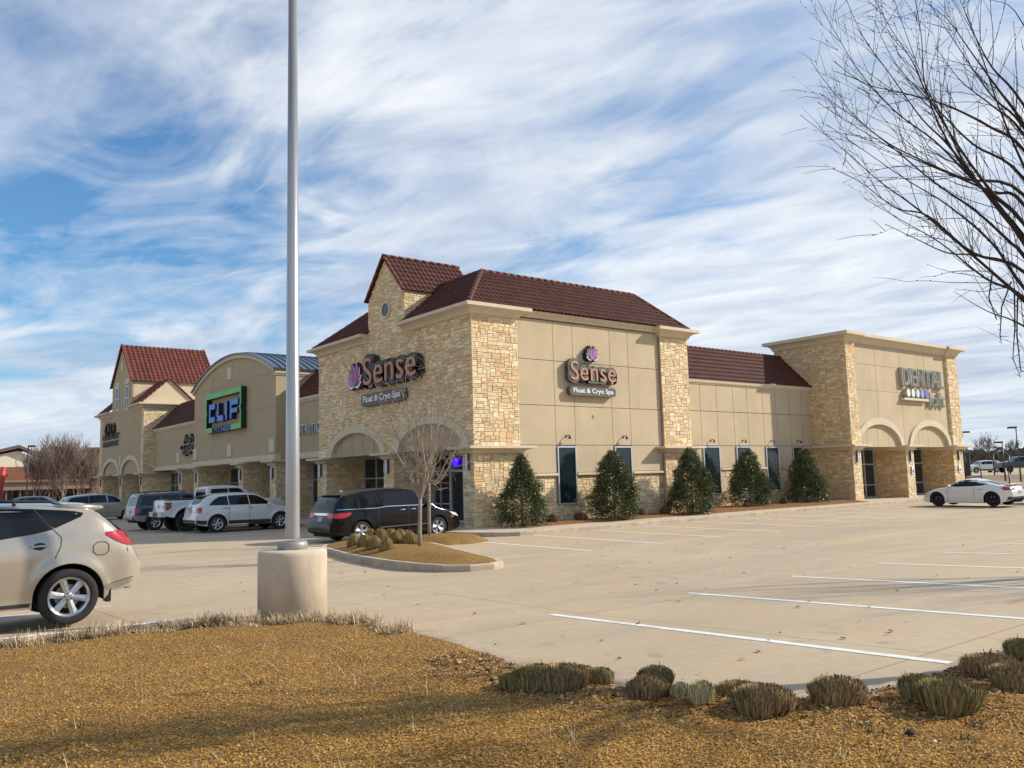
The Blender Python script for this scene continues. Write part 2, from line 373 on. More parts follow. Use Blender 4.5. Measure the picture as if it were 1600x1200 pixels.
# ------------------------------------------------------------------ corner pavilion (spa)
T0, T1 = yR, 39.1            # along Y
TX1 = 31.26                  # end of the right hand face
ZL0, ZL1 = 1.00, 1.28        # ledge
ZE0, ZE1 = 6.32, 6.74        # eave cornice
def tower():
    m = MB()
    # solid core behind every face
    m.box((xL+.15, yR+.30, ZL1), (TX1-.05, T1-.02, ZE1-.02))
    m.box((xL+2.1, yR+.32, -1.9), (TX1-.1, T1-.02, ZL1-.01))
    m.box((xL+.09, T1-.76, -1.9), (xL+2.1, T1-.03, ZL1-.005))
    m.box((xL+.09, 31.98, -1.9), (xL+2.1, 32.72, ZL1-.005))
    m.box((xL+.09, yR+.10, -1.9), (xL+2.1, 26.68, ZL1-.005)); m.box((xL+.09, yR+.09, ZL1-.004), (xL+2.25, yR+.31, ZE1-.03)); m.box((29.4, yR+.09, -1.9), (31.2, yR+.31, ZE1-.03)); m.box((xL+.10, yR+.09, -1.9), (20.9, yR+.32, ZL0))
    m.box((20.9, yP+.075, -1.9), (29.4, yP+.14, .11)); body = wb(m, 'corner_pavilion', [MORTAR], mall, 'two storey corner block of pale stone with brown tiled hip roof and a stone gable')
    s = MB()
    # left facade (faces -X): u runs along -Y so that stones read left to right
    def keep(u, v):
        y = T1-u; z = ZL1+v
        for c in (35.22, 29.0):
            if ((y-c)/2.55)**2+((z-ZL1)/1.22)**2 < 1: return False
        if z > ZE0+.1 and not 30.84 < y < 33.96: return False
        if z > 8.18 and abs(y-32.40) > (9.93-z)*(1.56/1.72): return False
        return True
    stones(s, (xL+.05, T1, ZL1), -Y_, Z_, -X_, T1-T0, 9.93-ZL1, keep, seed=3, back=.1)
    # right facade pier 1, pier 2
    stones(s, (xL+.05, yR+.05, ZL1), X_, Z_, -Y_, 2.27, ZE0-ZL1, None, seed=5, back=.25)
    stones(s, (xL+.05, yR+.05, -1.8), X_, Z_, -Y_, 2.34, ZL0+1.8, None, seed=6, back=.25)
    stones(s, (29.35, yR+.05, ZL1), X_, Z_, -Y_, 1.9, ZE0-ZL1, None, seed=7, back=.25)
    stones(s, (29.35, yR+.05, -1.8), X_, Z_, -Y_, 1.9, ZL0+1.8, None, seed=8, back=.25)
    # wainscot
    kw = lambda u, v: not any(a-.05 < 20.98+u < b+.05 and v+-1.85 > -1.12 for a, b in ((23.0, 24.03), (26.29, 27.32)))
    stones(s, (20.98, yP+.04, -1.85), X_, Z_, -Y_, 8.4, 1.89, kw, seed=9, back=.15)
    # piers of the arcade (front face and the side facing -Y)
    for i, (a, b) in enumerate(((38.28, 39.28), (31.87, 32.75), (yR+.02, 26.73))):
        stones(s, (xL+.05, b, -1.8), -Y_, Z_, -X_, b-a, ZL0+1.8, None, seed=20+i, back=.12)
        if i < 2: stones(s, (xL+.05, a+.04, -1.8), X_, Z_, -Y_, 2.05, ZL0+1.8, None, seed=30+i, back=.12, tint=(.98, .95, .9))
    # gable cheek facing -Y above the roof
    stones(s, (xL+.05, 30.84, ZE1), X_, Z_, -Y_, 2.2, 8.20-ZE1, None, seed=40, back=.1)
    wb(s, 'stone_facing', [STONE], body)
    g = MB()
    g.prism([(xL+.12, 30.9, 6.6), (xL+.12, 33.9, 6.6), (xL+.12, 33.9, 8.2), (xL+.12, 32.4, 9.85), (xL+.12, 30.9, 8.2)], X_*3.9)
    wb(g, 'gable', [MORTAR], body)
    # stucco arch infill + soffit
    a = MB()
    for c in (35.22, 29.0): a.box((xL+.12, c-2.62, ZL1-.02), (xL+.149, c+2.62, ZL1+1.30), 0)
    for c in (35.22, 29.0):
        for q in (-1.55, -.5, .55, 1.6): a.box((xL+.112, c+q, ZL1), (xL+.119, c+q+.012, ZL1+1.2), 1)
    wb(a, 'arch_panel', [STUCCO2, JOINT], body)
    for c in (35.22, 29.0):
        a = MB(); archivolt(a, (xL, 0, 0), Y_, -X_, c, 2.75, 1.38, 2.36, 1.05, ZL1-.02, .07); wb(a, 'arch', [TRIM], body)
    # ledges around the piers
    for a, b in ((38.28, 39.26), (31.87, 32.75)):
        k = MB(); cap(k, xL, xL+2.3, a, b, ZL0, ZL1, .41); wb(k, 'capital', [TRIM], body)
    k = MB(); sweep(k, [(xL+2.3, 26.73), (xL, 26.73), (xL, yR), (21.04, yR), (21.04, yP+.1)][::1], corn(ZL0, ZL1, .41)); wb(k, 'capital', [TRIM], body)
    k = MB(); sweep(k, [(29.30, yP+.1), (29.30, yR), (31.30, yR), (31.30, yP+.8)], corn(ZL0, ZL1, .41)); wb(k, 'capital', [TRIM], body)
    # stucco panels on the right face
    p = MB()
    xs = [20.96, 22.97, 24.05, 26.24, 27.36, 29.36]
    p.box((20.94, yP+.005, .10), (29.4, yP+.12, ZE1-.1), 1)
    win = ((23.0, 24.03), (26.29, 27.32))
    skip = lambda x, z: z < 1.3 and any(a < x < b for a, b in win)
    panels(p, (0, yP+.004, 0), X_, Z_, -Y_, xs, [.20, 1.33, 2.94, 4.79, 6.44], skip)
    wb(p, 'stucco_wall', [STUCCO, JOINT], body)
    for a, b in ((20.96, 22.97), (24.06, 26.26), (27.35, 29.33)):
        p = MB(); sweep(p, [(a, yP), (b, yP)], [(-.02, .06), (.05, .06), (.10, .10), (.10, .17), (.06, .19), (-.02, .19)])
        wb(p, 'sill_course', [TRIM], body)
    for a, b in win:
        q = MB(); window_grid(q, (a, yP-.01, -1.08), X_, Z_, -Y_, b-a, 2.36, [], [], .055, .05); wb(q, 'window', [ALU, GLASS2], body)
    # eave: fascia all round, capitals over the piers
    e = MB()
    sweep(e, [(21.2, yP-.02), (29.2, yP-.02)], [(-.02, ZE1-.26), (.08, ZE1-.26), (.12, ZE1-.16), (.20, ZE1-.14), (.26, ZE1-.02), (-.02, ZE1-.02)])
    wb(e, 'fascia', [TRIM], body)
    e = MB()
    sweep(e, [(xL, 30.78), (xL, yR), (21.0, yR), (21.0, yP+.1)], corn(ZE0, ZE1-.02, .42)); wb(e, 'cornice', [TRIM], body)
    e = MB(); sweep(e, [(21.0, T1), (xL, T1+.0), (xL, 33.98)], corn(ZE0, ZE1-.02, .42)); wb(e, 'cornice', [TRIM], body)
    e = MB(); sweep(e, [(29.32, yP+.1), (29.32, yR), (TX1, yR), (TX1, yR+2.4)], corn(ZE0, ZE1-.02, .42)); wb(e, 'cornice', [TRIM], body)
    # mansard ring of tiles
    ov = .18; rise = 8.74-ZE1; run = 2.25
    A = Vector((xL-ov, yR-ov, ZE1)); Bp = Vector((xL+run, yR+run, 8.74))          # corner hip
    Rr = Vector((31.15, yR-ov, ZE1)); Rt = Vector((30.05, yR+run, 8.74))
    Ll = Vector((xL-ov, 39.3, ZE1)); Lt = Vector((xL+run, 36.9, 8.74))
    r = MB()
    V1 = Vector((0, run+ov, rise)); H = V1.length
    n1 = (Bp-A).cross(Z_).normalized()                                           # hip plane normals
    if n1.dot(Vector((1, -1, 0))) > 0: n1 = -n1
    n2 = (Rt-Rr).cross(V1.cross(X_)).normalized()
    if n2.x < 0: n2 = -n2
    tile_roof(r, A, X_, V1, Rr.x-A.x, H, [(A, n1), (Rr, n2)], seed=1)
    V2 = Vector((run+ov, 0, rise))
    n3 = (Lt-Ll).cross(V2.cross(Y_)).normalized()
    if n3.y < 0: n3 = -n3
    clips = [(A, -n1), (Ll, n3)]
    # left slope in two pieces either side of the gable
    tile_roof(r, A, Y_, V2, 30.95-A.y, H, [(A, -n1)], seed=2)
    tile_roof(r, (A.x, 33.9, A.z), Y_, V2, Ll.y-33.9, H, [(Ll, n3)], seed=3)
    # hidden ends and inner deck
    r.quad(Rr, (31.15, yR+9, ZE1), (30.05, yR+9, 8.74), Rt, 0, (.1, .035, .024))
    r.quad(Ll, (26, 39.3, ZE1), (26, 36.9, 8.74), Lt, 0, (.1, .035, .024))
    r.quad(Bp, Rt, Rt+Vector((0, 1.2, -1.6)), Bp+Vector((1.2, 1.2, -1.6)), 0, (.1, .035, .024))
    r.quad(Bp, Lt, Lt+Vector((1.2, 0, -1.6)), Bp+Vector((1.2, 1.2, -1.6)), 0, (.1, .035, .024))
    hip_cap(r, A, Bp, .11); hip_cap(r, Rr, Rt, .09); hip_cap(r, Bp, Rt, .09); hip_cap(r, Ll, Lt, .09); hip_cap(r, Bp, Lt, .08)
    # gable roof
    gp, ge = 9.98, 8.16; hw = 1.66
    for sgn, sd in ((-1, 4), (1, 5)):
        O = Vector((xL-.1, 32.4+sgn*hw, ge)); V = Vector((0, -sgn*hw, gp-ge))
        tile_roof(r, O, X_, V, 4.1, V.length, seed=sd)
        hip_cap(r, (xL-.08, 32.4+sgn*hw, ge+.03), (xL-.08, 32.4, gp+.03), .06)
    hip_cap(r, (xL-.1, 32.4, gp+.03), (xL+4.0, 32.4, gp+.03), .08)
    r.quad((xL+4, 30.75, 8.1), (xL+4, 34.05, 8.1), (xL+4, 32.4, 9.95), (xL+4, 32.4, 9.95), 0, (.1, .035, .024))
    wb(r, 'roof', [TILE], body)
    # round window
    w = MB(); w2 = MB()
    pts = [(32.31+.30*math.cos(2*PI*i/24), 7.55+.30*math.sin(2*PI*i/24)) for i in range(24)]
    for i in range(24):
        a, b = pts[i], pts[(i+1) % 24]; f = lambda q, k, d: (xL-d, 32.31+(q[0]-32.31)*k, 7.55+(q[1]-7.55)*k)
        w.add([f(a,1.28,.05), f(b,1.28,.05), f(b,.98,.05), f(a,.98,.05), f(a,1.28,-.03), f(b,1.28,-.03), f(a,.98,-.03), f(b,.98,-.03)], [(0,1,2,3),(0,1,5,4),(3,2,7,6)], 0)
    w.prism([(xL-.02, y, z) for y, z in pts], X_*.01, 1)
    wb(w, 'round_window', [TRIM, GLASS2], body)
    # arcade: paving, back wall glazing and door
    q = MB(); window_grid(q, (xL+2.09, 38.2, FLOOR+.02), -Y_, Z_, -X_, 5.4, 2.98, [1.2, 2.4, 3.6], [.75, 1.95], .06, .07); wb(q, 'shopfront_window', [ALU, GLASS], body)
    q = MB(); window_grid(q, (xL+2.09, 31.85, FLOOR+.02), -Y_, Z_, -X_, 1.3, 2.98, [.5], [.75, 2.15], .06, .07); wb(q, 'shopfront_window', [ALU, GLASS], body)
    q = MB(); window_grid(q, (xL+2.09, 29.45, FLOOR+.02), -Y_, Z_, -X_, 2.7, 2.98, [1.3], [.75, 2.15], .06, .07); wb(q, 'shopfront_window', [ALU, GLASS], body)
    q = MB(); window_grid(q, (xL+2.09, 30.52, FLOOR+.02), -Y_, Z_, -X_, 1.04, 2.98, [], [2.12], .09, .09); d = wb(q, 'door', [ALU, GLASS], body, 'glass entrance door in pale frame with blue neon above')
    # small dark scar on the stucco
    return body
tower_body = tower()
# ------------------------------------------------------------------ side wing
def side_wing():
    m = MB(); m.box((TX1-.4, yW+.02, -1.9), (xD+.3, yW+14, 4.62))
    body = wb(m, 'side_wing', [JOINT], mall, 'single storey tan stucco wing with four narrow windows and a brown tile roof')
    wins = [(34.62, 35.95), (37.33, 38.55), (39.93, 41.12), (42.44, 43.62)]
    p = MB(); xs = [TX1-.2, 33.25, 34.62, 35.95, 37.33, 38.55, 39.93, 41.12, 42.44, 43.62, xD-.01]
    skip = lambda x, z: z < 1.35 and any(a < x < b for a, b in wins)
    panels(p, (0, yW+.0, 0), X_, Z_, -Y_, xs, [.27, 1.42, 3.2, 4.62], skip, gap=.014)
    wb(p, 'stucco_wall', [STUCCO], body)
    s = MB(); keep = lambda u, v: not any(a-.05 < TX1-.2+u < b+.05 and v-1.85 > -1.08 for a, b in wins)
    stones(s, (TX1-.2, yW-.02, -1.85), X_, Z_, -Y_, xD-TX1+.15, 1.99, keep, seed=50, back=.08)
    wb(s, 'stone_facing', [STONE], body)
    for a, b in ((TX1, 34.6), (35.97, 37.31), (38.57, 39.9), (41.14, 42.4), (43.64, xD-.02)):
        p = MB(); sweep(p, [(a, yW-.02), (b, yW-.02)], [(-.02, .13), (.05, .13), (.10, .17), (.10, .24), (.06, .26), (-.02, .26)])
        wb(p, 'sill_course', [TRIM], body)
    for a, b in wins:
        q = MB(); window_grid(q, (a, yW-.03, -1.06), X_, Z_, -Y_, b-a, 2.45, [], [], .065, .05); wb(q, 'window', [ALU, GLASS2], body)
    e = MB(); sweep(e, [(TX1-.3, yW), (xD-.02, yW)], [(-.02, 4.58), (.05, 4.58), (.09, 4.64), (.13, 4.68), (.16, 4.84), (-.02, 4.84)]); wb(e, 'fascia', [TRIM], body)
    r = MB(); V = Vector((0, 2.0, 2.02)); tile_roof(r, (TX1-1.2, yW-.2, 4.85), X_, V, xD-TX1+1.18, V.length, seed=9)
    hip_cap(r, (TX1-1.2, yW+1.8, 6.88), (xD, yW+1.8, 6.88), .08)
    r.quad((TX1-1.2, yW+1.8, 6.86), (xD, yW+1.8, 6.86), (xD, yW+3, 4.7), (TX1-1.2, yW+3, 4.7), 0, (.1, .035, .024))
    wb(r, 'roof', [TILE], body)
side_wing()
# ------------------------------------------------------------------ flat roofed pavilion (dental)
DX0, DX1, DY = 44.55, 58.3, 25.75
def dental():
    m = MB()
    m.box((DX0+.09, DY+.33, 1.28), (DX1-.1, DY+4.7, 7.6)); m.box((DX0+.09, DY+.09, 1.0), (45.5, DY+.34, 7.4)); m.box((56.94, DY+.09, 1.0), (DX1-.1, DY+.34, 7.4))
    m.box((DX0+.09, DY+2.15, -1.9), (DX1-.1, DY+4.7, 1.27))
    for a, b in ((DX0+.09, 45.46), (50.71, 51.46), (56.86, DX1-.12)): m.box((a, DY+.09, -1.9), (b, DY+2.16, 1.275))
    body = wb(m, 'flat_roof_pavilion', [MORTAR], mall, 'flat roofed stone and stucco end block with two arches above its entrance')
    s = MB()
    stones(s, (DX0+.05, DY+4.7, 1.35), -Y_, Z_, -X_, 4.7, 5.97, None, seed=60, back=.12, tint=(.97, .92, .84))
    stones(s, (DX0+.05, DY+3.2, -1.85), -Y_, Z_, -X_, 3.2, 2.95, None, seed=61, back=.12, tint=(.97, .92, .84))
    stones(s, (DX0+.03, DY+.05, 1.35), X_, Z_, -Y_, 1.02, 5.97, None, seed=62, back=.15)
    stones(s, (DX0+.03, DY+.05, -1.85), X_, Z_, -Y_, .95, 2.95, None, seed=63, back=.12)
    stones(s, (56.9, DY+.05, 1.35), X_, Z_, -Y_, 1.4, 5.97, None, seed=64, back=.15)
    stones(s, (56.85, DY+.05, 1.35), Y_, Z_, -X_, .25, 5.97, None, seed=68, back=.02)
    stones(s, (50.61, DY+.05, -1.85), X_, Z_, -Y_, .93, 2.95, None, seed=65, back=.12)
    stones(s, (56.76, DY+.05, -1.85), X_, Z_, -Y_, 1.0, 2.95, None, seed=66, back=.12)
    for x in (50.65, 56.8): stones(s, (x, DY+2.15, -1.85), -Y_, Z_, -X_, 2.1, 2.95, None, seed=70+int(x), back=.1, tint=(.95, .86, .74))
    wb(s, 'stone_facing', [STONE], body)
    # stucco front with two arched recesses
    z0 = 1.285; pts = [(45.55, z0)]
    cs = (48.0, 54.1)
    for c in cs: pts += ell(c, 2.42, 1.36, z0)
    pts += [(56.9, z0), (56.9, 7.4), (45.55, 7.4)]
    f = MB(); f.prism([(x, DY+.20, z) for x, z in pts], Y_*.10)
    wb(f, 'stucco_wall', [STUCCO], body)
    j = MB()
    for x in (48.06, 50.92, 54.1): j.box((x, DY+.196, z0+1.75 if x != 50.92 else z0+.2), (x+.016, DY+.203, 7.3))
    for z in (4.56, 6.08): j.box((45.57, DY+.1955, z), (56.88, DY+.2035, z+.016))
    for c in cs:
        for q in (-1.2, 0, 1.2): j.box((c+q, DY+.315, z0), (c+q+.014, DY+.323, z0+1.2))
    wb(j, 'wall_joints', [JOINT], body)
    a = MB()
    for c in cs: a.box((c-2.6, DY+.318, z0-.01), (c+2.6, DY+.34, z0+1.5))
    wb(a, 'arch_panel', [STUCCO], body)
    for c in cs:
        a = MB(); archivolt(a, (0, DY+.2, 0), X_, -Y_, c, 2.72, 1.68, 2.36, 1.30, z0, .09); wb(a, 'arch', [TRIM], body)
    # ledge on the left face and pier caps
    k = MB(); sweep(k, [(DX0, DY+3.0), (DX0, DY), (45.55, DY), (45.55, DY+2.2)], corn(1.07, 1.40, .42)); wb(k, 'capital', [TRIM], body)
    k = MB(); sweep(k, [(50.61, DY+2.2), (50.61, DY), (51.54, DY), (51.54, DY+2.2)], corn(1.07, 1.37, .42)); wb(k, 'capital', [TRIM], body)
    k = MB(); sweep(k, [(56.76, DY+2.2), (56.76, DY), (58.3, DY), (58.3, DY+2.2)], corn(1.07, 1.38, .42)); wb(k, 'capital', [TRIM], body)
    k = MB(); sweep(k, [(DX1-.3, DY+4.72), (DX0, DY+4.72), (DX0, DY), (45.6, DY), (45.6, DY+.15), (56.85, DY+.15), (56.85, DY), (DX1, DY), (DX1, DY+4.7)], corn(7.28, 7.80, .45)); 
    k.box((DX0+.02, DY+.3, 7.6), (DX1-.02, DY+4.7, 7.79)); wb(k, 'cornice', [TRIM], body)
    for a0, w in ((45.6, 4.95), (51.6, 5.1)):
        q = MB(); window_grid(q, (a0, DY+2.1, FLOOR+.02), X_, Z_, -Y_, w, 2.98, [w*.25, w*.5, w*.75], [.75, 2.0], .07, .07); wb(q, 'shopfront_window', [ALU, GLASS], body)
dental()
# ------------------------------------------------------------------ fitness pavilion with barrel roof, wings either side
def arc_pts(y0, y1, zs, za, n=28):
    h = (y1-y0)/2; s = za-zs; Rr = (h*h+s*s)/(2*s); cz = za-Rr; cy = (y0+y1)/2; a = math.asin(h/Rr)
    return [(cy+Rr*math.sin(-a+2*a*i/n), cz+Rr*math.cos(-a+2*a*i/n)) for i in range(n+1)]
CY0, CY1 = 44.36, 57.88
NX = xL+.9
def fitness():
    m = MB()
    arc = arc_pts(CY0, CY1, 6.30, 7.80)
    m.prism([(xL+.02, CY0+.02, 1.45), (xL+.02, CY1-.02, 1.45)]+[(xL+.02, y, z) for y, z in arc[::-1]], X_*9)
    body = wb(m, 'barrel_roof_pavilion', [STUCCO2], mall, 'grey tan stucco block with an arched front and curved blue metal roof')
    j = MB()
    for z in (4.35,): j.box((xL+.014, CY0+.03, z), (xL+.022, CY1-.03, z+.02))
    j.box((xL+.014, 45.2, 6.25), (xL+.022, 57.1, 6.27))
    for y in (48.0, 54.3): j.box((xL+.014, y, 1.8), (xL+.022, y+.015, 7.0))
    wb(j, 'wall_joints', [mat('faint joint', (.25, .21, .14), .9)], body)
    b = MB(); b.box((xL-.05, CY0-.03, 1.42), (xL+.3, CY1+.03, 1.72)); b.box((xL+.01, CY0+.05, 1.40), (xL+9, CY1-.05, 1.449)); wb(b, 'band', [TRIM], body)
    # fascia strip under the roof edge, roof sheet with seams
    o = arc_pts(CY0-.12, CY1+.12, 6.42, 7.98); i_ = arc_pts(CY0-.12, CY1+.12, 6.18, 7.73)
    t = MB()
    for (a, b, c, d) in zip(o, o[1:], i_[1:], i_):
        t.add([(xL-.10, *a), (xL-.10, *b), (xL-.10, *c), (xL-.10, *d), (xL+.2, *a), (xL+.2, *b), (xL+.2, *c), (xL+.2, *d)], [(0,1,2,3), (3,2,6,7), (0,1,5,4)])
    sweep(t, [(xL-.1, CY0), (xL+9, CY0)], [(-.02, 6.02), (.04, 6.04), (.08, 6.12), (.12, 6.16), (.14, 6.44), (-.02, 6.44)])
    wb(t, 'fascia', [TRIM], body)
    r = MB(); o1 = arc_pts(CY0-.22, CY1+.22, 6.43, 8.04); o2 = arc_pts(CY0-.22, CY1+.22, 6.35, 7.95)
    for (a, b, c, d) in zip(o1, o1[1:], o2[1:], o2):
        r.add([(xL-.2, *a), (xL-.2, *b), (xL-.2, *c), (xL-.2, *d), (xL+9, *a), (xL+9, *b), (xL+9, *c), (xL+9, *d)], [(0,1,2,3), (0,1,5,4), (3,2,6,7), (4,5,6,7)])
    for k in range(1, 22):
        x = xL-.2+k*.42
        for a, b in zip(o1, o1[1:]):
            r.add([(x-.015, *a), (x+.015, *a), (x+.015, *b), (x-.015, *b), (x-.015, a[0], a[1]+.06), (x+.015, a[0], a[1]+.06), (x+.015, b[0], b[1]+.06), (x-.015, b[0], b[1]+.06)], [(4,5,6,7), (0,4,7,3), (1,2,6,5)])
    wb(r, 'roof', [BLUEMET], body)
    pl = mat('cream plaque', (.60, .52, .40), .8)
    for y, z in ((51.3, 6.89), (51.22, 2.20), (44.82, 2.20), (57.51, 2.22)):
        q = MB(); q.box((xL-.05, y-.34, z-.36), (xL+.03, y+.34, z+.36)); wb(q, 'plaque', [pl], body)
    # piers, deep side walls, shop glass
    s = MB(); bk = MB()
    bk.box((xL+2.2, CY0-5.4, -1.9), (xL+9, 71, 1.41))
    for i, (a, b) in enumerate(((44.36, 45.2), (49.14, 49.86), (57.05, 57.87))):
        bk.box((xL+.09, a+.09, -1.9), (xL+2.2, b-.06, 1.39))
        stones(s, (xL+.05, b, -1.85), -Y_, Z_, -X_, b-a, 2.95, None, seed=80+i, back=.12)
        stones(s, (xL+.05, a+.04, -1.85), X_, Z_, -Y_, 2.15, 2.95, None, seed=90+i, back=.1)
        k = MB(); cap(k, xL, xL+2.2, a, b, 1.10, 1.41, .36); wb(k, 'capital', [TRIM], body)
    wb(s, 'stone_facing', [STONE], body); wb(bk, 'back_wall', [MORTAR], body)
    for y, w in ((57.0, 7.1), (49.1, 3.85)):
        q = MB(); window_grid(q, (xL+2.19, y, FLOOR+.02), -Y_, Z_, -X_, w, 3.0, [w*.25, w*.5, w*.75], [.75, 2.0], .06, .07); wb(q, 'shopfront_window', [ALU, GLASS], body)
fitness()
def wing(y0, y1, label, plaque=None, pier=None, seed=0):
    m = MB(); m.box((NX, y0, 1.45), (NX+10, y1, 4.66))
    body = wb(m, 'shop_wing', [STUCCO2], mall, label)
    b = MB(); b.box((NX-.05, y0, 1.42), (NX+.3, y1, 1.72)); b.box((NX+.01, y0, 1.40), (NX+3, y1, 1.449)); wb(b, 'band', [TRIM], body)
    e = MB(); sweep(e, [(NX, y1), (NX, y0)], [(-.02, 4.42), (.05, 4.42), (.09, 4.5), (.14, 4.54), (.16, 4.68), (-.02, 4.68)]); wb(e, 'fascia', [TRIM], body)
    r = MB(); V = Vector((2.1, 0, 2.1)); tile_roof(r, (NX-.18, y0, 4.69), Y_, V, y1-y0, V.length, seed=seed)
    r.quad((NX+1.9, y0, 6.78), (NX+1.9, y1, 6.78), (NX+3, y1, 4.7), (NX+3, y0, 4.7), 0, (.1, .035, .024)); wb(r, 'roof', [TILE], body)
    if plaque:
        q = MB(); q.box((NX-.05, plaque-.34, 1.88), (NX+.03, plaque+.34, 2.60)); wb(q, 'plaque', [MATS['cream plaque']], body)
    q = MB(); window_grid(q, (xL+2.19, y1-.05, FLOOR+.02), -Y_, Z_, -X_, y1-y0-.1, 3.0, [1.3, 2.6, 3.9], [.75, 2.0], .06, .07); wb(q, 'shopfront_window', [ALU, GLASS], body)
    if pier:
        s = MB(); a, b2 = pier; bx = MB(); bx.box((xL+.09, a+.09, -1.9), (xL+2.2, b2-.06, 1.39)); wb(bx, 'pier', [MORTAR], body)
        stones(s, (xL+.05, b2, -1.85), -Y_, Z_, -X_, b2-a, 2.95, None, seed=200+seed, back=.12); stones(s, (xL+.05, a+.04, -1.85), X_, Z_, -Y_, 2.15, 2.95, None, seed=210+seed, back=.1)
        wb(s, 'stone_facing', [STONE], body); k = MB(); cap(k, xL, xL+2.2, a, b2, 1.10, 1.41, .36); wb(k, 'capital', [TRIM], body)
wing(39.12, 44.34, 'low stucco shop wing behind the light pole with a tiled roof slope', seed=11)
wing(57.9, 70.1, 'low stucco shop wing left of the arched fitness block with a tiled roof slope', 64.05, (60.45, 61.16), seed=12)
# ------------------------------------------------------------------ tall gabled pavilion (far left)
HY0, HY1 = 70.07, 84.1
def gabled():
    m = MB()
    m.box((xL+.13, HY0+.09, 1.3), (xL+8, HY1, 6.5)); m.box((xL+2.1, HY0+.1, -1.9), (xL+8, HY1, 1.31))
    for a, b in ((70.07, 70.75), (76.2, 76.95), (82.6, 84.1)): m.box((xL+.09, a+.09, -1.9), (xL+2.2, b-.06, 1.31))
    body = wb(m, 'gabled_pavilion', [MORTAR], mall, 'tall far block with a steep red tile gable roof above two arches')
    s = MB()
    stones(s, (xL+.05, HY0+.05, 1.3), X_, Z_, -Y_, 6, 5.15, None, seed=100, back=.1); stones(s, (xL+.05, HY0+.05, -1.85), X_, Z_, -Y_, 3, 2.9, None, seed=101, back=.1)
    stones(s, (xL+.05, 70.75, 1.3), -Y_, Z_, -X_, .66, 5.1, None, seed=102, back=.1)
    stones(s, (xL+.05, 84.1, 1.3), -Y_, Z_, -X_, .9, 5.1, None, seed=103, back=.1)
    for i, (a, b) in enumerate(((70.09, 70.75), (76.2, 76.95), (82.6, 84.1))):
        stones(s, (xL+.05, b, -1.85), -Y_, Z_, -X_, b-a, 2.95, None, seed=110+i, back=.12); stones(s, (xL+.05, a+.04, -1.85), X_, Z_, -Y_, 2.1, 2.95, None, seed=120+i, back=.1)
        k = MB(); cap(k, xL, xL+2.2, a, b, 1.02, 1.30, .40); wb(k, 'capital', [TRIM], body)
    wb(s, 'stone_facing', [STONE], body)
    f = MB(); pts = [(70.75, 1.31)]
    for c in (73.6, 79.8): pts += ell(c, 2.55, 1.12, 1.31)
    pts += [(83.2, 1.31), (83.2, 6.5), (79.8, 6.5), (79.8, 9.05), (76.6, 12.15), (73.4, 9.05), (73.4, 6.5), (70.75, 6.5)]
    f.prism([(xL+.02, y, z) for y, z in pts], X_*.12)
    f.prism([(xL+.14, 79.8, 6.4), (xL+.14, 79.8, 9.05), (xL+.14, 76.6, 12.1), (xL+.14, 73.4, 9.05), (xL+.14, 73.4, 6.4)], X_*6.6, 1)
    wb(f, 'stucco_wall', [STUCCO2, CREAM], body)
    a = MB()
    for c in (73.6, 79.8): a.box((xL+.10, c-2.7, 1.3), (xL+.127, c+2.7, 2.6))
    wb(a, 'arch_panel', [STUCCO2], body)
    for c in (73.6, 79.8):
        a = MB(); archivolt(a, (xL+.02, 0, 0), Y_, -X_, c, 3.0, 1.50, 2.55, 1.12, 1.31, .07); wb(a, 'arch', [TRIM], body)
    e = MB(); sweep(e, [(xL, 73.42), (xL, HY0), (xL+8, HY0)], corn(6.42, 6.80, .42)); sweep(e, [(xL+5, HY1), (xL, HY1), (xL, 79.8)], corn(6.42, 6.80, .42)); wb(e, 'cornice', [TRIM], body)
    # roofs
    r = MB(); hw = 3.42; zE, zp = 8.85, 12.28
    for sg, sd in ((-1, 21), (1, 22)):
        V = Vector((0, -sg*hw, zp-zE)); tile_roof(r, (xL-.12, 76.6+sg*hw, zE), X_, V, 6.95, V.length, seed=sd, col=(.135, .038, .028), pitch=.36, course=.42, amp=.045)
        hip_cap(r, (xL-.1, 76.6+sg*hw, zE+.03), (xL-.1, 76.6, zp+.03), .08, (.22, .06, .04)); hip_cap(r, (xL+6.8, 76.6+sg*hw, zE+.03), (xL+6.8, 76.6, zp+.03), .08, (.2, .05, .035))
    wb(r, 'roof', [TILERED], body, 'steep red tiled gable roof')
    r = MB(); zb = 6.82; ax = 20.62; az = 8.78; h2 = 2.15
    for sg, sd in ((-1, 23), (1, 24)):
        V = Vector((-sg*h2, 0, az-zb)); tile_roof(r, (ax+sg*h2, HY0-.12, zb), Y_, V, 3.5, V.length, seed=sd, col=(.16, .045, .030))
    hip_cap(r, (ax+h2, HY0-.14, zb), (ax, HY0-.14, az), .05, (.2, .05, .035)); hip_cap(r, (ax-h2, HY0-.14, zb), (ax, HY0-.14, az), .05, (.2, .05, .035))
    V = Vector((2.0, 0, 2.0)); tile_roof(r, (xL-.2, 79.8, 6.82), Y_, V, 4.5, V.length, [((0, 84.3, 6.82), Vector((0, 1, .55)).normalized())], seed=25)
    wb(r, 'roof', [TILE], body, 'low brown tiled cross gable')
    g = MB(); g.prism([(ax-h2+.06, HY0, zb-.02), (ax+h2-.06, HY0, zb-.02), (ax, HY0, az-.04)], Y_*3.4); wb(g, 'gable', [CREAM], body)
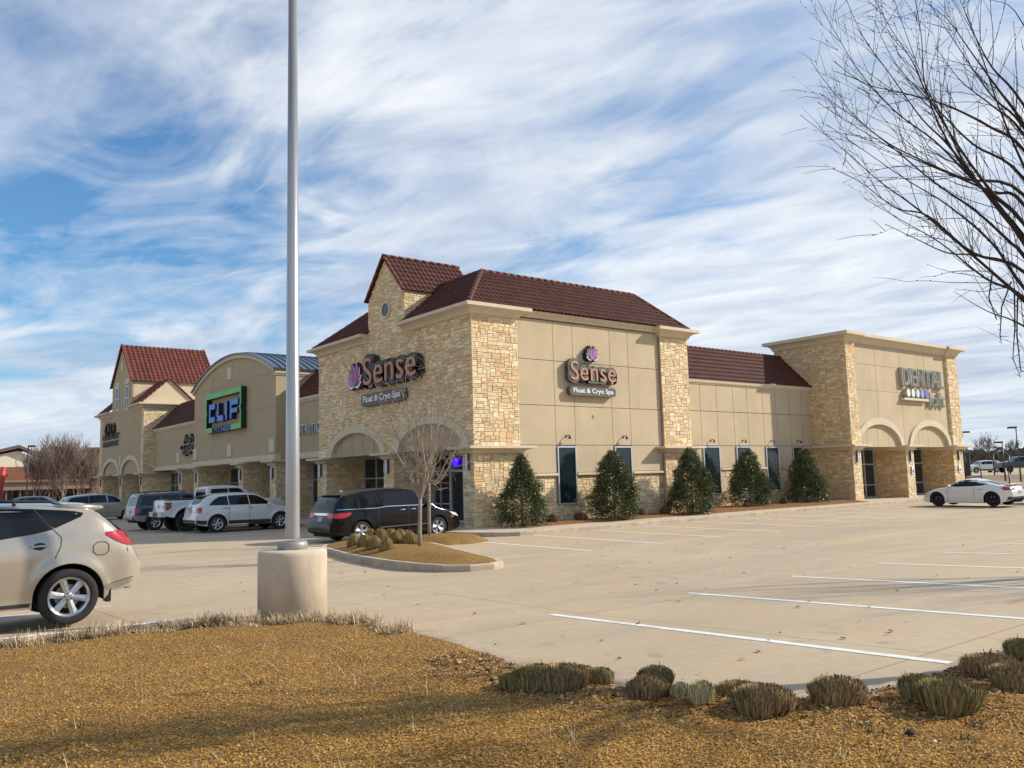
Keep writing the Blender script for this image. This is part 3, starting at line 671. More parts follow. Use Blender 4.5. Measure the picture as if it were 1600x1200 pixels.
    # two tall windows, light blocks
    for y in (78.0, 74.9):
        q = MB(); window_grid(q, (xL+.01, y+.55, 6.6 if y < 76 else 6.75), -Y_, Z_, -X_, 1.1, 2.0, [.5], [.95], .09, .05); wb(q, 'window', [ALU, GLASS2], body)
        q = MB(); q.box((xL-.05, y-.65, 8.75), (xL+.05, y+.65, 9.2)); wb(q, 'lintel', [TRIM], body)
    for y, z, h in ((76.65, 10.4, .8), (76.7, 2.45, .8)):
        q = MB(); q.box((xL-.04, y-.25, z-h/2), (xL+.04, y+.25, z+h/2)); wb(q, 'plaque', [MATS['cream plaque']], body)
    q = MB()
    for y in (82.5, 76.1): window_grid(q, (xL+2.09, y, FLOOR+.02), -Y_, Z_, -X_, 5.3, 3.0, [1.3, 2.6, 3.9], [.75, 2.0], .06, .07)
    wb(q, 'shopfront_window', [ALU, GLASS], body)
gabled()
# ================================================================== signs and wall lamps
def text_mesh(s, size, depth, offset=0, sx=1.0, bevel=0, align='LEFT', spacing=1.0):
    c = bpy.data.curves.new('t', 'FONT'); c.body = s; c.size = size; c.extrude = depth/2; c.offset = offset; c.align_x = align
    c.space_character = spacing; c.resolution_u = 5; c.bevel_depth = bevel
    o = bpy.data.objects.new('t', c); COL.objects.link(o); bpy.context.view_layer.update()
    me = bpy.data.meshes.new_from_object(o.evaluated_get(bpy.context.evaluated_depsgraph_get())); bpy.data.objects.remove(o); bpy.data.curves.remove(c)
    me.transform(Matrix.Diagonal((sx, 1, 1, 1))); me.materials.clear()
    return me
def extent(me):
    xs = [v.co.x for v in me.vertices]; ys = [v.co.y for v in me.vertices]; return min(xs), max(xs), min(ys), max(ys)
def put_text(name, s, parent, m, M, box, depth, zoff, offset=0, spacing=1.0, yfit=None, bevel=0):
    """fits the lettering into box = (x0, x1, y0, y1) on the sign plane M, offsets along its normal"""
    base = text_mesh(s, 1, .01, 0, 1, 0, 'LEFT', spacing); a, b, c, d = extent(base)
    fx, fy = (box[1]-box[0])/(b-a), (box[3]-box[2])/(d-c)
    me = text_mesh(s, 1, depth/max(fy, 1e-6), offset/fy, 1, bevel, 'LEFT', spacing)
    me.transform(Matrix.Translation((box[0], box[2], zoff)) @ Matrix.Diagonal((fx, fy, fy, 1)) @ Matrix.Translation((-a, -c, 0)))
    me.transform(M); me.materials.append(m)
    o = bpy.data.objects.new(name, me); COL.objects.link(o)
    if parent: o.parent = parent; o.matrix_parent_inverse = Matrix.Translation(parent.location).inverted() if parent.type == 'EMPTY' else Matrix()
    return o
def frame_left(x): # text x -> -Y, y -> Z, normal -X; origin y=0
    return Matrix(((0,0,-1,x),(-1,0,0,0),(0,1,0,0),(0,0,0,1)))
def frame_right(y): return Matrix(((1,0,0,0),(0,0,-1,y),(0,1,0,0),(0,0,0,1)))
def shape(mb, M, pts, z0, z1, mi=0): 
    P = [M @ Vector((x, y, z0)) for x, y in pts]; N = (M.to_3x3() @ Vector((0, 0, z1-z0))); mb.prism(P, N, mi)
SG = mat('dark sign grey', (.085, .078, .072), .5); SGB = mat('sign can side', (.022, .022, .024), .5)
COP = mat('copper orange lettering', (.46, .215, .135), .5); WHT = mat('white acrylic', (.80, .80, .80), .4)
PUR = mat('purple petal', (.20, .065, .22), .45); PUR2 = mat('mauve petal', (.42, .18, .42), .45); PUR3 = mat('grey violet petal', (.22, .15, .27), .45); PUR4 = mat('plum petal', (.36, .05, .23), .45)
def petal(c, ang, L, w, lean=0):
    pts = []
    for i in range(13):
        t = i/12; pts.append((w*math.sin(PI*t**.85)*(1-.15*t), L*t))
    pts += [(-x, y) for x, y in pts[::-1][1:-1]]
    ca, sa = math.cos(ang), math.sin(ang)
    return [(c[0]+x*ca-y*sa+lean*(y/L)**2*.0, c[1]+x*sa+y*ca) for x, y in pts]
def lotus(M, cx, cy, S, parent, zf):
    """layered petals on a white outlined can"""
    pet = [(-78, .52, .13, 2, -.02), (78, .54, .13, 3, -.02), (-58, .62, .15, 2, 0), (58, .66, .14, 3, 0), (-36, .72, .16, 2, .0), (34, .78, .15, 3, 0), (-12, .84, .16, 0, 0), (14, .84, .15, 3, .0), (-24, .55, .13, 1, .0), (22, .52, .13, 1, .0), (0, .50, .15, 0, .0), (-62, .34, .12, 1, -.03), (64, .36, .12, 0, -.03)]
    back = MB(); wh = MB(); c = (cx, cy-S*.38)
    for k, (a, L, w, mi, dy) in enumerate(pet):
        shape(back, M, petal((c[0], c[1]-.06*S+dy*S), R(-a), (L+.12)*S, (w+.07)*S), .02, zf-.025-.0008*k)
        shape(wh, M, petal((c[0], c[1]-.035*S+dy*S), R(-a), (L+.07)*S, (w+.045)*S), zf-.03, zf-.010-.0008*k)
    wb(back, 'can', [SGB], parent); wb(wh, 'outline', [WHT], parent)
    p = MB()
    for k, (a, L, w, mi, dy) in enumerate(pet):
        shape(p, M, petal((c[0], c[1]+dy*S), R(-a), L*S, w*S*.92), zf-.008, zf+.002+.003*k, mi)
        q = petal((c[0], c[1]+dy*S), R(-a), L*S*.96, .012*S); shape(p, M, q, zf-.005, zf+.0032+.003*k, 1 if mi != 1 else 0)
    wb(p, 'petals', [PUR, PUR2, PUR3, PUR4], parent)
def rrect(x0, x1, y0, y1, r, n=8):
    pts = []
    for cx, cy, a0 in ((x1-r, y0+r, -90), (x1-r, y1-r, 0), (x0+r, y1-r, 90), (x0+r, y0+r, 180)):
        for i in range(n+1): a = R(a0+90*i/n); pts.append((cx+r*math.cos(a), cy+r*math.sin(a)))
    return pts
# --- spa sign on the stone facade (left face): x axis of the sign = -Y
ML = frame_left(xL)
e = empty('wall_sign', (xL-.05, 32.4, 3.4), label='Sense spa sign on the shaded stone facade, lotus at left of the word', cat='shop sign')
put_text('backing', 'Sense', e, SGB, ML, (-33.78, -29.42, 4.33, 5.55), .26, .16, .17, 1.04)
put_text('lettering', 'Sense', e, COP, ML, (-33.80, -29.40, 4.33, 5.55), .06, .33, -.006, 1.04)
lotus(ML, -34.85, 4.93, 1.15, e, .26)
q = MB(); shape(q, ML, rrect(-34.25, -30.55, 3.42, 3.96, .17), .02, .22); pl = wb(q, 'tagline_plate', [SG], e)
put_text('tagline', 'Float & Cryo Spa', pl, WHT, ML, (-34.05, -30.85, 3.50, 3.88), .02, .225, .004)
# --- spa sign on the stucco wall (right face)
MR = frame_right(yP)
e = empty('wall_sign', (24.9, yP-.05, 3.4), label='Sense spa sign on the sunlit stucco wall, lotus above the word', cat='shop sign')
put_text('backing', 'Sense', e, SG, MR, (23.66, 26.26, 4.02, 4.82), .20, .17, .115, 1.06)
put_text('lettering', 'Sense', e, COP, MR, (23.66, 26.26, 4.02, 4.82), .04, .285, -.003, 1.06)
lotus(MR, 24.97, 5.23, .62, e, .28)
q = MB(); shape(q, MR, rrect(23.60, 26.28, 3.38, 3.76, .16), .08, .26); pl = wb(q, 'tagline_plate', [SG], e)
put_text('tagline', 'Float & Cryo Spa', pl, WHT, MR, (23.80, 26.10, 3.44, 3.69), .02, .268, .004)
q = MB(); q.tube([(25.08, yP-.02, 2.62), (25.09, yP-.05, 2.5), (25.15, yP-.03, 2.47)], .012, 5); tag(wb(q, 'wall_hook', [JOINT]), 'small bent hook below the lit spa sign on stucco', 'hook')
# --- fitness sign
GRN = mat('green sign face', (.10, .47, .11), .45); BLU = mat('blue sign face', (.045, .19, .58), .45); NAV = mat('navy can side', (.010, .016, .07), .5); GRD = mat('dark green can side', (.008, .028, .012), .5)
MF = frame_left(xL)
e = empty('wall_sign', (xL-.05, 51.5, 3.4), label='fitness sign with blue letters CLIF inside an open green rectangular frame', cat='shop sign')
fr = MB(); bk = MB()
x0, x1, y0, y1, t = -54.62, -48.55, 3.40, 5.86, .32
def bar(pts): 
    shape(bk, MF, pts, .02, .33); shape(fr, MF, pts, .331, .35)
bar([(x0, y1-t), (x0+3.02, y1-t+.0), (x0+3.02, y1), (x0, y1)]); bar([(x0+3.06, y1-t), (x1, y1-t), (x1, y1), (x0+3.06, y1)])
bar([(x0, y0+t), (x0+.17, y0+t), (x0+.17, (y0+y1)/2-.12), (x0+.25, (y0+y1)/2), (x0+.17, (y0+y1)/2+.12), (x0+.17, y1-t), (x0, y1-t)][:3]+[(x0+.17, (y0+y1)/2-.2), (x0+.27, (y0+y1)/2), (x0+.17, (y0+y1)/2+.2), (x0+.17, y1-t), (x0, y1-t), (x0, (y0+y1)/2+.2), (x0+.1, (y0+y1)/2), (x0, (y0+y1)/2-.2)])
bar([(x1-.17, y0+t), (x1, y0+t), (x1, (y0+y1)/2-.2), (x1-.1, (y0+y1)/2), (x1, (y0+y1)/2+.2), (x1, y1-t), (x1-.17, y1-t), (x1-.17, (y0+y1)/2+.2), (x1-.27, (y0+y1)/2), (x1-.17, (y0+y1)/2-.2)])
bar([(x0, y0), (x0+1.25, y0), (x0+1.25, y0+t), (x0, y0+t)]); bar([(x1-1.6, y0), (x1, y0), (x1, y0+t), (x1-1.6, y0+t)])
wb(bk, 'frame_can', [GRD], e); wb(fr, 'frame_face', [GRN], e)
lf = MB(); lb = MB()
def letter(rects):
    for a, b, c, d in rects:
        P = [(a, c), (b, c), (b, d), (a, d)]; shape(lb, MF, P, .02, .30); shape(lf, MF, P, .301, .32)
X0 = -54.05; h0, h1 = 4.05, 5.20; st = .34
letter([(X0, X0+.24, h0, h1), (X0+.24, X0+1.05, h0, h0+st), (X0+.24, X0+1.05, h1-st, h1)])
letter([(X0+1.45, X0+1.69, h0, h1), (X0+1.69, X0+2.5, h0, h0+st)])
letter([(X0+2.9, X0+3.14, h0, h1)])
letter([(X0+3.65, X0+3.89, h0, h1), (X0+3.89, X0+4.95, h1-st, h1), (X0+3.89, X0+4.85, h1-st-.46, h1-st-.18)])
wb(lb, 'letter_can', [NAV], e); wb(lf, 'letter_face', [BLU], e)
put_text('small_lettering_back', 'FITNESS', e, NAV, MF, (-53.25, -50.25, 3.42, 3.74), .22, .14, .045, 1.05)
put_text('small_lettering', 'FITNESS', e, mat('pale blue face', (.12, .22, .50), .45), MF, (-53.25, -50.25, 3.42, 3.74), .02, .27, .0, 1.05)
# --- nutrition letters
SIL = mat('grey channel letter', (.40, .42, .44), .4, metal=.2)
MN = frame_left(NX)
o = put_text('wall_sign', 'NUTRITION', None, SIL, MN, (-43.95, -39.72, 2.66, 3.22), .10, .10, .0); tag(o, 'grey channel letters reading NUTRITION, cut off by the light pole', 'shop sign')
# --- cleaners sign (dark three line lettering) and chiropractic sign
BLK = mat('black channel letter', (.012, .012, .018), .5)
e = empty('wall_sign', (NX-.05, 61.9, 2.3), label='black three line lettering on the low wing left of the fitness block', cat='shop sign')
for s, b in (('Ash', (-62.55, -60.2, 3.16, 3.86)), ('CLEANERS', (-63.25, -58.6, 2.78, 3.12)), ('Lube', (-62.7, -60.6, 2.32, 2.72))):
    pass
put_text('lettering', 'Ash', e, BLK, MN, (-62.5, -60.4, 3.20, 3.80), .14, .10, .02)
put_text('lettering', 'CLEANERS', e, BLK, MN, (-63.2, -58.4, 2.76, 3.06), .14, .10, .015)
put_text('lettering', 'Spa', e, BLK, MN, (-62.7, -60.9, 2.30, 2.68), .14, .10, .015)
e = empty('wall_sign', (xL-.05, 80, 3.8), label='black emblem of two open loops above two lines of black lettering', cat='shop sign')
put_text('lettering', 'CROSSPOINT', e, BLK, ML, (-82.7, -77.15, 4.42, 4.90), .05, .06, .012)
put_text('lettering', 'CHIROPRACTIC', e, BLK, ML, (-82.5, -77.3, 3.82, 4.24), .05, .06, .012)
q = MB()
for cy, sg in ((-80.85, 1), (-79.0, 1)):
    for k in (-1, 1):
        P = [ML @ Vector((cy+k*(.36+.34*math.sin(PI*i/14)-.22*(i/14)), 5.80-1.15*i/14, .08)) for i in range(15)]
        q.tube(P, [.04+.09*math.sin(PI*i/14) for i in range(15)], 8)
q.tube([ML @ Vector((p[0], p[1], .1)) for p in ((-81.4, 5.62), (-81.1, 5.80), (-80.5, 5.85), (-80.2, 5.70))], .06, 6)
wb(q, 'emblem', [BLK], e)
# --- dental sign
MD = frame_right(DY+.20)
e = empty('wall_sign', (53.5, DY+.15, 3.8), label='grey DENTAL loft letters with five round discs on the end block', cat='shop sign')
CH = mat('channel letter grey green', (.20, .21, .17), .45); CHS = mat('channel letter pale side', (.42, .40, .36), .5)
put_text('lettering_can', 'DENTAL', e, CHS, MD, (50.80, 56.05, 5.03, 6.10), .22, .13, .025, 1.02)
put_text('lettering', 'DENTAL', e, CH, MD, (50.90, 56.12, 5.03, 6.10), .03, .255, .0, 1.02)
put_text('lettering_can', 'loft', e, CHS, MD, (54.02, 56.12, 3.82, 4.72), .16, .10, .008)
put_text('lettering', 'loft', e, CH, MD, (54.08, 56.18, 3.82, 4.72), .03, .195, .0)
dc = [(.80, .78, .66), (.72, .76, .70), (.50, .66, .72), (.30, .34, .62), (.18, .17, .46)]
for k, c in enumerate(dc):
    q = MB(); x = 51.25+k*.58; shape(q, MD, [(x+.23*math.cos(2*PI*i/20), 4.56+.27*math.sin(2*PI*i/20)) for i in range(20)], .02, .30, 0)
    shape(q, MD, [(x+.21*math.cos(2*PI*i/20), 4.56+.25*math.sin(2*PI*i/20)) for i in range(20)], .301, .31, 1)
    wb(q, 'disc', [CHS, mat('disc %d' % k, c, .4)], e)
q = MB(); shape(q, MD, [(50.75, 4.12), (53.8, 4.12), (53.8, 4.26), (50.75, 4.26)], .02, .28); wb(q, 'bar', [mat('pale bar', (.62, .56, .42), .5)], e)
# --- neon glow sign in the spa's door head
q = MB(); N = mat('blue neon', (.05, .02, .6), .4, emit=((.035, .0, 1.0), 3.0))
o = MB(); P = [(xL+1.94, 30.02-.20*math.cos(a)*(1+.12*math.sin(3*a)), .78+.17*math.sin(a)) for a in [2*PI*i/16 for i in range(16)]]
o.prism(P, X_*.05); tag(wb(o, 'neon_sign', [N]), 'small blue neon sign glowing above the spa door', 'neon sign')
# --- wall lamps (dark frame with five pale cells)
LCELL = mat('frosted lamp cell', (.62, .66, .72), .35)
def sconce():
    r = empty('wall_lamp')
    b = MB(); b.box((-.03, -.09, -.29), (.05, .09, .29)); b.box((-.10, -.105, -.30), (-.03, -.085, .30)); b.box((-.10, .085, -.30), (-.03, .105, .30))
    for z in (-.31, -.19, -.07, .05, .17, .285): b.box((-.105, -.10, z), (-.03, .10, z+.014))
    b.build('frame', [mat('lamp bronze', (.09, .085, .08), .4)], r)
    c = MB()
    for z in (-.285, -.165, -.045, .075, .195): c.box((-.098, -.083, z-.01), (-.035, .083, z+.098))
    c.build('lamp_cells', [LCELL], r)
    return r
sc0 = sconce(); first = [True]
def put_sconce(loc, rz, label):
    o = sc0 if first[0] else copy_tree(sc0); first[0] = False
    o.location = loc; o.rotation_euler = (0, 0, rz); tag(o, label, 'wall lamp', 'ladder shaped wall lamps on the piers')
for y, l in ((26.36, 'ladder shaped wall lamp on the corner pier beside the spa door'), (32.35, 'ladder shaped wall lamp on the pier between the two spa arches'), (38.85, 'ladder shaped wall lamp on the left pier of the spa block'),
             (44.78, 'ladder shaped wall lamp on the right pier of the fitness block'), (49.5, 'ladder shaped wall lamp on the middle pier of the fitness block'), (57.45, 'ladder shaped wall lamp on the left pier of the fitness block'),
             (60.8, 'ladder shaped wall lamp on the thin pier of the low left wing'), (70.42, 'ladder shaped wall lamp on the right pier of the gabled block'), (76.57, 'ladder shaped wall lamp between the two arches of the gabled block'), (83.3, 'leftmost ladder shaped wall lamp, on the end pier of the gabled block')):
    put_sconce((xL+.02, y, .70), 0, l)
for x, l in ((45.05, 'ladder shaped wall lamp on the left pier of the dental block'), (51.08, 'ladder shaped wall lamp on the middle pier of the dental block'), (57.4, 'ladder shaped wall lamp on the right pier of the dental block')):
    put_sconce((x, DY+.02, .72), PI/2, l)
# --- goosenecks on the lit wall
def goose():
    b = MB(); b.tube([(0, 0, 0), (0, -.10, .05), (0, -.20, .07), (0, -.28, .02)], .022, 7); b.lathe([(0, .02), (.05, .01), (.075, -.08), (.08, -.13)], 12, (0, -.29, 0)); b.box((-.05, -.02, -.06), (.05, .0, .06))
    return b.build('gooseneck_lamp', [BLACK])
g0 = goose()
for i, (x, y, l) in enumerate(((23.52, yP-.01, 'black gooseneck lamp above the first narrow window, below the lit spa sign'), (26.85, yP-.01, 'black gooseneck lamp above the window beside the stone pier'), (35.30, yW-.01, 'black gooseneck lamp above the first window of the low wing'),
                   (37.95, yW-.01, 'black gooseneck lamp above the second window of the low wing'), (40.5, yW-.01, 'black gooseneck lamp above the third window of the low wing'), (43.02, yW-.01, 'black gooseneck lamp above the shaded window next to the dental block'))):
    o = g0 if i == 0 else g0.copy()
    if i: COL.objects.link(o)
    o.location = (x, y, 1.68); o.scale = (.8, .8, .8); tag(o, l, 'wall lamp', 'gooseneck lamps above the narrow windows')
# --- accessible parking plates on the dental piers
for x, l in ((51.2, 'white parking sign plate on the middle dental pier'), (57.35, 'white parking sign plate on the right dental pier')):
    e = empty('parking_sign', (x, DY-.03, -.12), label=l, cat='parking sign', group='parking sign plates on the piers')
    b = MB(); b.box((-.15, -.01, -.25), (.15, 0, .25)); b.build('plate', [WHT], e)
    s = MB(); s.box((-.09, -.013, -.18), (.09, -.0105, .0)); s.tube([(-.02, -.016, .06), (-.02, -.016, -.05), (.05, -.016, -.05), (.07, -.016, -.13)], .014, 5, 1); s.build('symbol', [mat('sign blue', (.03, .10, .35), .5), WHT], e)
# ================================================================== vehicles
TYRE = mat('tyre rubber', (.020, .019, .018), .85, var=.2, vscale=20); RIMS = mat('silver alloy', (.50, .51, .52), .28, metal=.85); RIMD = mat('black alloy', (.02, .02, .022), .35, metal=.5); CHROME = mat('chrome', (.75, .75, .76), .12, metal=1)
TINT = mat('tinted car glass', (.006, .008, .009), .04, spec=.42); RED = mat('red lamp lens', (.42, .010, .018), .18, coat=.6); RED2 = mat('dark red lamp lens', (.16, .008, .012), .2, coat=.6); WLENS = mat('clear lamp lens', (.6, .6, .6), .1, coat=.5); AMB = mat('amber lens', (.5, .14, .02), .2)
SEAM = mat('panel gap', (.05, .045, .04), .8); PLATE = mat('number plate', (.25, .32, .42), .5); TRIMB = mat('grey plastic trim', (.028, .028, .030), .6)
def paint(name, c, metal=.35, rough=.32): return mat('paint '+name, c, rough, metal=metal, coat=.30 if c[0] < .02 else .9, spec=.18 if c[0] < .02 else .5, var=.03, vscale=1.5)
def catmull(P, step):
    """smooth the polyline a little, keep x monotonic"""
    P = np.array(P, float); out = []
    for i in range(len(P)-1):
        p0, p1, p2, p3 = P[max(0, i-1)], P[i], P[i+1], P[min(len(P)-1, i+2)]
        n = max(2, int(np.linalg.norm(p2-p1)/step))
        for k in range(n):
            t = k/n; q = .5*((2*p1)+(-p0+p2)*t+(2*p0-5*p1+4*p2-p3)*t*t+(-p0+3*p1-3*p2+p3)*t**3)
            out.append(q*.6+(p1+(p2-p1)*t)*.4)
    out.append(P[-1]); out = np.array(out); out[:, 0] = np.maximum.accumulate(out[:, 0]+np.arange(len(out))*1e-6); return out
class Car:
    def __init__(s, sp):
        s.sp = sp; s.top = catmull(sp['top'], .03); s.bot = np.array(sp['bot'], float); s.belt = np.array(sp['belt'], float)
        s.x0, s.x1 = s.top[0, 0], s.top[-1, 0]; s.W = sp['W']
    def zt(s, x): return float(np.interp(x, s.top[:, 0], s.top[:, 1]))
    def w(s, x):
        sp = s.sp; a = max(0, (s.x0+sp.get('rl', .7)-x)/sp.get('rl', .7)); b = max(0, (x-(s.x1-sp.get('fl', 1.0)))/sp.get('fl', 1.0))
        return s.W/2*(1-sp.get('rk', .13)*a**2.6-sp.get('fk', .22)*b**2.4)
    def section(s, x, arch):
        sp = s.sp; zt = s.zt(x); zb = float(np.interp(x, s.bot[:, 0], s.bot[:, 1])); Ra = sp['Ra']; under = zb
        zb0 = zb; d = 9
        for xw in sp['wx']:
            dx = abs(x-xw)
            if arch and dx < Ra: zb = max(zb, sp['zw']+math.sqrt(max(0, Ra*Ra-dx*dx)))
        zb = min(zb, zt-.03); belt = float(np.interp(x, s.belt[:, 0], s.belt[:, 1])); wx = s.w(x)
        crown = sp.get('crown', .05); zc = zt-crown; r = min(sp.get('r', .09), (zc-zb)*.45)
        def side(z):
            zs = belt*.78
            if z < zs: y = wx-sp.get('tuck', .07)*((zs-z)/zs)**2
            else: y = wx-.035*min(1, (z-zs)/max(.05, belt-zs))**2
            if z > belt: y -= (z-belt)*sp.get('tum', .36)
            for xw in sp['wx']:
                dd = math.hypot(x-xw, z-sp['zw'])
                if z < belt: y += sp.get('flare', .018)*math.exp(-((dd-Ra-.02)/.085)**2)
            return y
        P = []; n = 12; z1 = zc-r
        for i in range(n+1): z = zb+(z1-zb)*i/n; P.append((side(z), z))
        y1 = side(z1)
        for i in range(1, 6): a = PI/2*i/5; P.append((side(z1+r*math.sin(a))-r*(1-math.cos(a)), z1+r*math.sin(a)))
        ye = P[-1][0]
        for i in range(1, 7): t = 1-i/6; P.append((ye*t, zc+crown*(1-t*t)))
        return P
    def shell(s):
        sp = s.sp; xs = set(np.round(s.top[:, 0], 5)); a = s.x0
        while a < s.x1: xs.add(round(a, 5)); a += .045
        for xw in sp['wx']:
            for i in range(25): xs.add(round(xw+sp['Ra']*math.cos(PI*i/24), 5))
            xs.add(round(xw+sp['Ra']+.004, 5)); xs.add(round(xw-sp['Ra']-.004, 5))
        xs = sorted(x for x in xs if s.x0 <= x <= s.x1); X2 = [xs[0]]
        for x in xs[1:]:
            if x-X2[-1] > .0035: X2.append(x)
        vs = []; fs = []; k = None
        for x in X2:
            P = s.section(x, True); row = [(x, -y, z) for y, z in P]+[(x, y, z) for y, z in P[::-1][1:]]; k = len(row); vs += row
        for i in range(len(X2)-1):
            for j in range(k-1): fs.append((i*k+j, i*k+j+1, (i+1)*k+j+1, (i+1)*k+j))
        m = MB(); m.add(vs, fs, 0, None, True)
        n = len(X2)
        m.add(vs[:k], [list(range(k))], 0, None, False); m.add(vs[(n-1)*k:], [list(range(k))], 0, None, False)
        # underside + arch ceiling
        m.add([p for i in range(n) for p in (vs[i*k], vs[i*k+k-1])], [(2*i, 2*i+1, 2*i+3, 2*i+2) for i in range(n-1)], 1)
        s.bvh = BVHTree.FromPolygons([Vector(v) for v in vs], fs+[tuple(range(k)), tuple(range((n-1)*k, n*k))])
        return m
    def drape(s, mb, poly, view, eps=.006, mi=0, cell=.07, thick=None):
        """poly in (x, z) seen from the side ('l' = +y, 'r' = -y), in (y, z) seen from 'b'ack / 'f'ront, in (x, y) from 't'op"""
        bm = bmesh.new(); vs = [bm.verts.new((a, b, 0)) for a, b in poly]; bm.faces.new(vs)
        A = [min(p[0] for p in poly), max(p[0] for p in poly)]; B = [min(p[1] for p in poly), max(p[1] for p in poly)]
        for ax, (lo, hi) in ((0, A), (1, B)):
            q = lo+cell
            while q < hi:
                c = [0, 0, 0]; c[ax] = q; nn = [0, 0, 0]; nn[ax] = 1
                bmesh.ops.bisect_plane(bm, geom=bm.verts[:]+bm.edges[:]+bm.faces[:], plane_co=c, plane_no=nn); q += cell
        bm.verts.index_update(); out = []; last = None
        for v in bm.verts:
            a, b = v.co.x, v.co.y
            if view in 'lr': o = Vector((a, 3 if view == 'l' else -3, b)); d = Vector((0, -1 if view == 'l' else 1, 0))
            elif view == 'b': o = Vector((-5, a, b)); d = Vector((1, 0, 0))
            elif view == 'f': o = Vector((5, a, b)); d = Vector((-1, 0, 0))
            else: o = Vector((a, b, 5)); d = Vector((0, 0, -1))
            h = s.bvh.ray_cast(o, d)
            if h[0] is None: out.append(None); continue
            n = h[1] if h[1].dot(d) < 0 else -h[1]; out.append(h[0]+(n*.5-d*.5).normalized()*eps)
        idx = {}; V = []
        for i, p in enumerate(out):
            if p is not None: idx[i] = len(V); V.append(p)
        F = [[idx[v.index] for v in f.verts] for f in bm.faces if all(v.index in idx for v in f.verts)]
        bm.free(); mb.add(V, F, mi, None, True)
    def line(s, mb, pts, view, w=.010, eps=.007, mi=0, cell=.09):
        for a, b in zip(pts, pts[1:]):
            d = Vector((b[0]-a[0], b[1]-a[1])); L = d.length; n = max(1, int(L/cell)); nn = Vector((-d.y, d.x))/max(L, 1e-6)*w/2
            for k in range(n):
                p, q = Vector(a)+d*(k/n), Vector(a)+d*((k+1)/n)
                s.drape(mb, [tuple(p-nn), tuple(q-nn), tuple(q+nn), tuple(p+nn)], view, eps, mi, 9)
def smooth_poly(P, it=2):
    for _ in range(it):
        Q = []
        for a, b in zip(P, P[1:]+P[:1]): Q += [(a[0]*.75+b[0]*.25, a[1]*.75+b[1]*.25), (a[0]*.25+b[0]*.75, a[1]*.25+b[1]*.75)]
        P = Q
    return P
def make_wheel(parent, x, y, r, rim, wd, sgn, style, rmat, r0=0):
    t = MB(); h = wd/2; rr = rim
    prof = [(rr-.005, -h*.80), (rr+.012, -h*.98), (r-.05, -h*1.02), (r-.018, -h*.92), (r-.002, -h*.70), (r, -h*.3), (r, h*.3), (r-.002, h*.70), (r-.018, h*.92), (r-.05, h*1.02), (rr+.012, h*.98), (rr-.005, h*.80)]
    t.lathe(prof, 40, (0, 0, 0), 'y')
    for k in range(3): t.lathe([(r+.001, -.045+k*.035), (r+.001, -.03+k*.035)], 40, (0, 0, 0), 'y')
    T = t.build('wheel', [TYRE], parent); T.location = (x, y, r)
    m = MB(); f = sgn*h*.72
    m.lathe([(rr+.008, sgn*h*.96), (rr+.004, f+sgn*.02), (rr-.018, f+sgn*.015), (rr-.03, f-sgn*.01), (rr-.035, -sgn*h*.7)], 40, (0, 0, 0), 'y', 0)
    m.lathe([(rr-.03, f-sgn*.10), (.0, f-sgn*.10)], 32, (0, 0, 0), 'y', 1)          # dark well behind the spokes
    m.lathe([(rr*.62, f-sgn*.085), (rr*.30, f-sgn*.085)], 32, (0, 0, 0), 'y', 2)      # brake disc
    n, wi, wo, split = style
    for k in range(n):
        a = 2*PI*k/n+r0
        for da in ((-.0, ) if not split else (-split, split)):
            P = []
            for (rad, ww, yy) in ((rr*.16, wi, f-sgn*.012), (rr*.55, (wi+wo)/2*.95, f-sgn*.004), (rr-.015, wo, f+sgn*.004)):
                aa = a+da*(rad/rr); c, q = math.cos(aa), math.sin(aa)
                for sd, dy in ((-1, -sgn*.014), (0, 0), (1, -sgn*.014)): P.append((rad*c-sd*ww/2*q, yy+dy, rad*q+sd*ww/2*c))
                for sd in (-1, 1): P.append((rad*c-sd*ww/2*q, yy-sgn*.05, rad*q+sd*ww/2*c))
            for b in (0, 5): m.add([P[b+i] for i in range(10)], [(0,1,6,5),(1,2,7,6),(3,0,5,8),(2,4,9,7)], 0, None, False)
    m.lathe([(rr*.24, f-sgn*.02), (rr*.22, f-sgn*.002), (.03, f+sgn*.004), (0, f+sgn*.004)], 20, (0, 0, 0), 'y', 0)
    for k in range(5): a = 2*PI*k/5; m.ball((rr*.17*math.cos(a), f+sgn*.002, rr*.17*math.sin(a)), .011, .006, .011, 6, 4, 1)
    m.build('rim', [rmat, DARK, mat('brake disc', (.30, .29, .28), .4, metal=.8)], T)
    return T
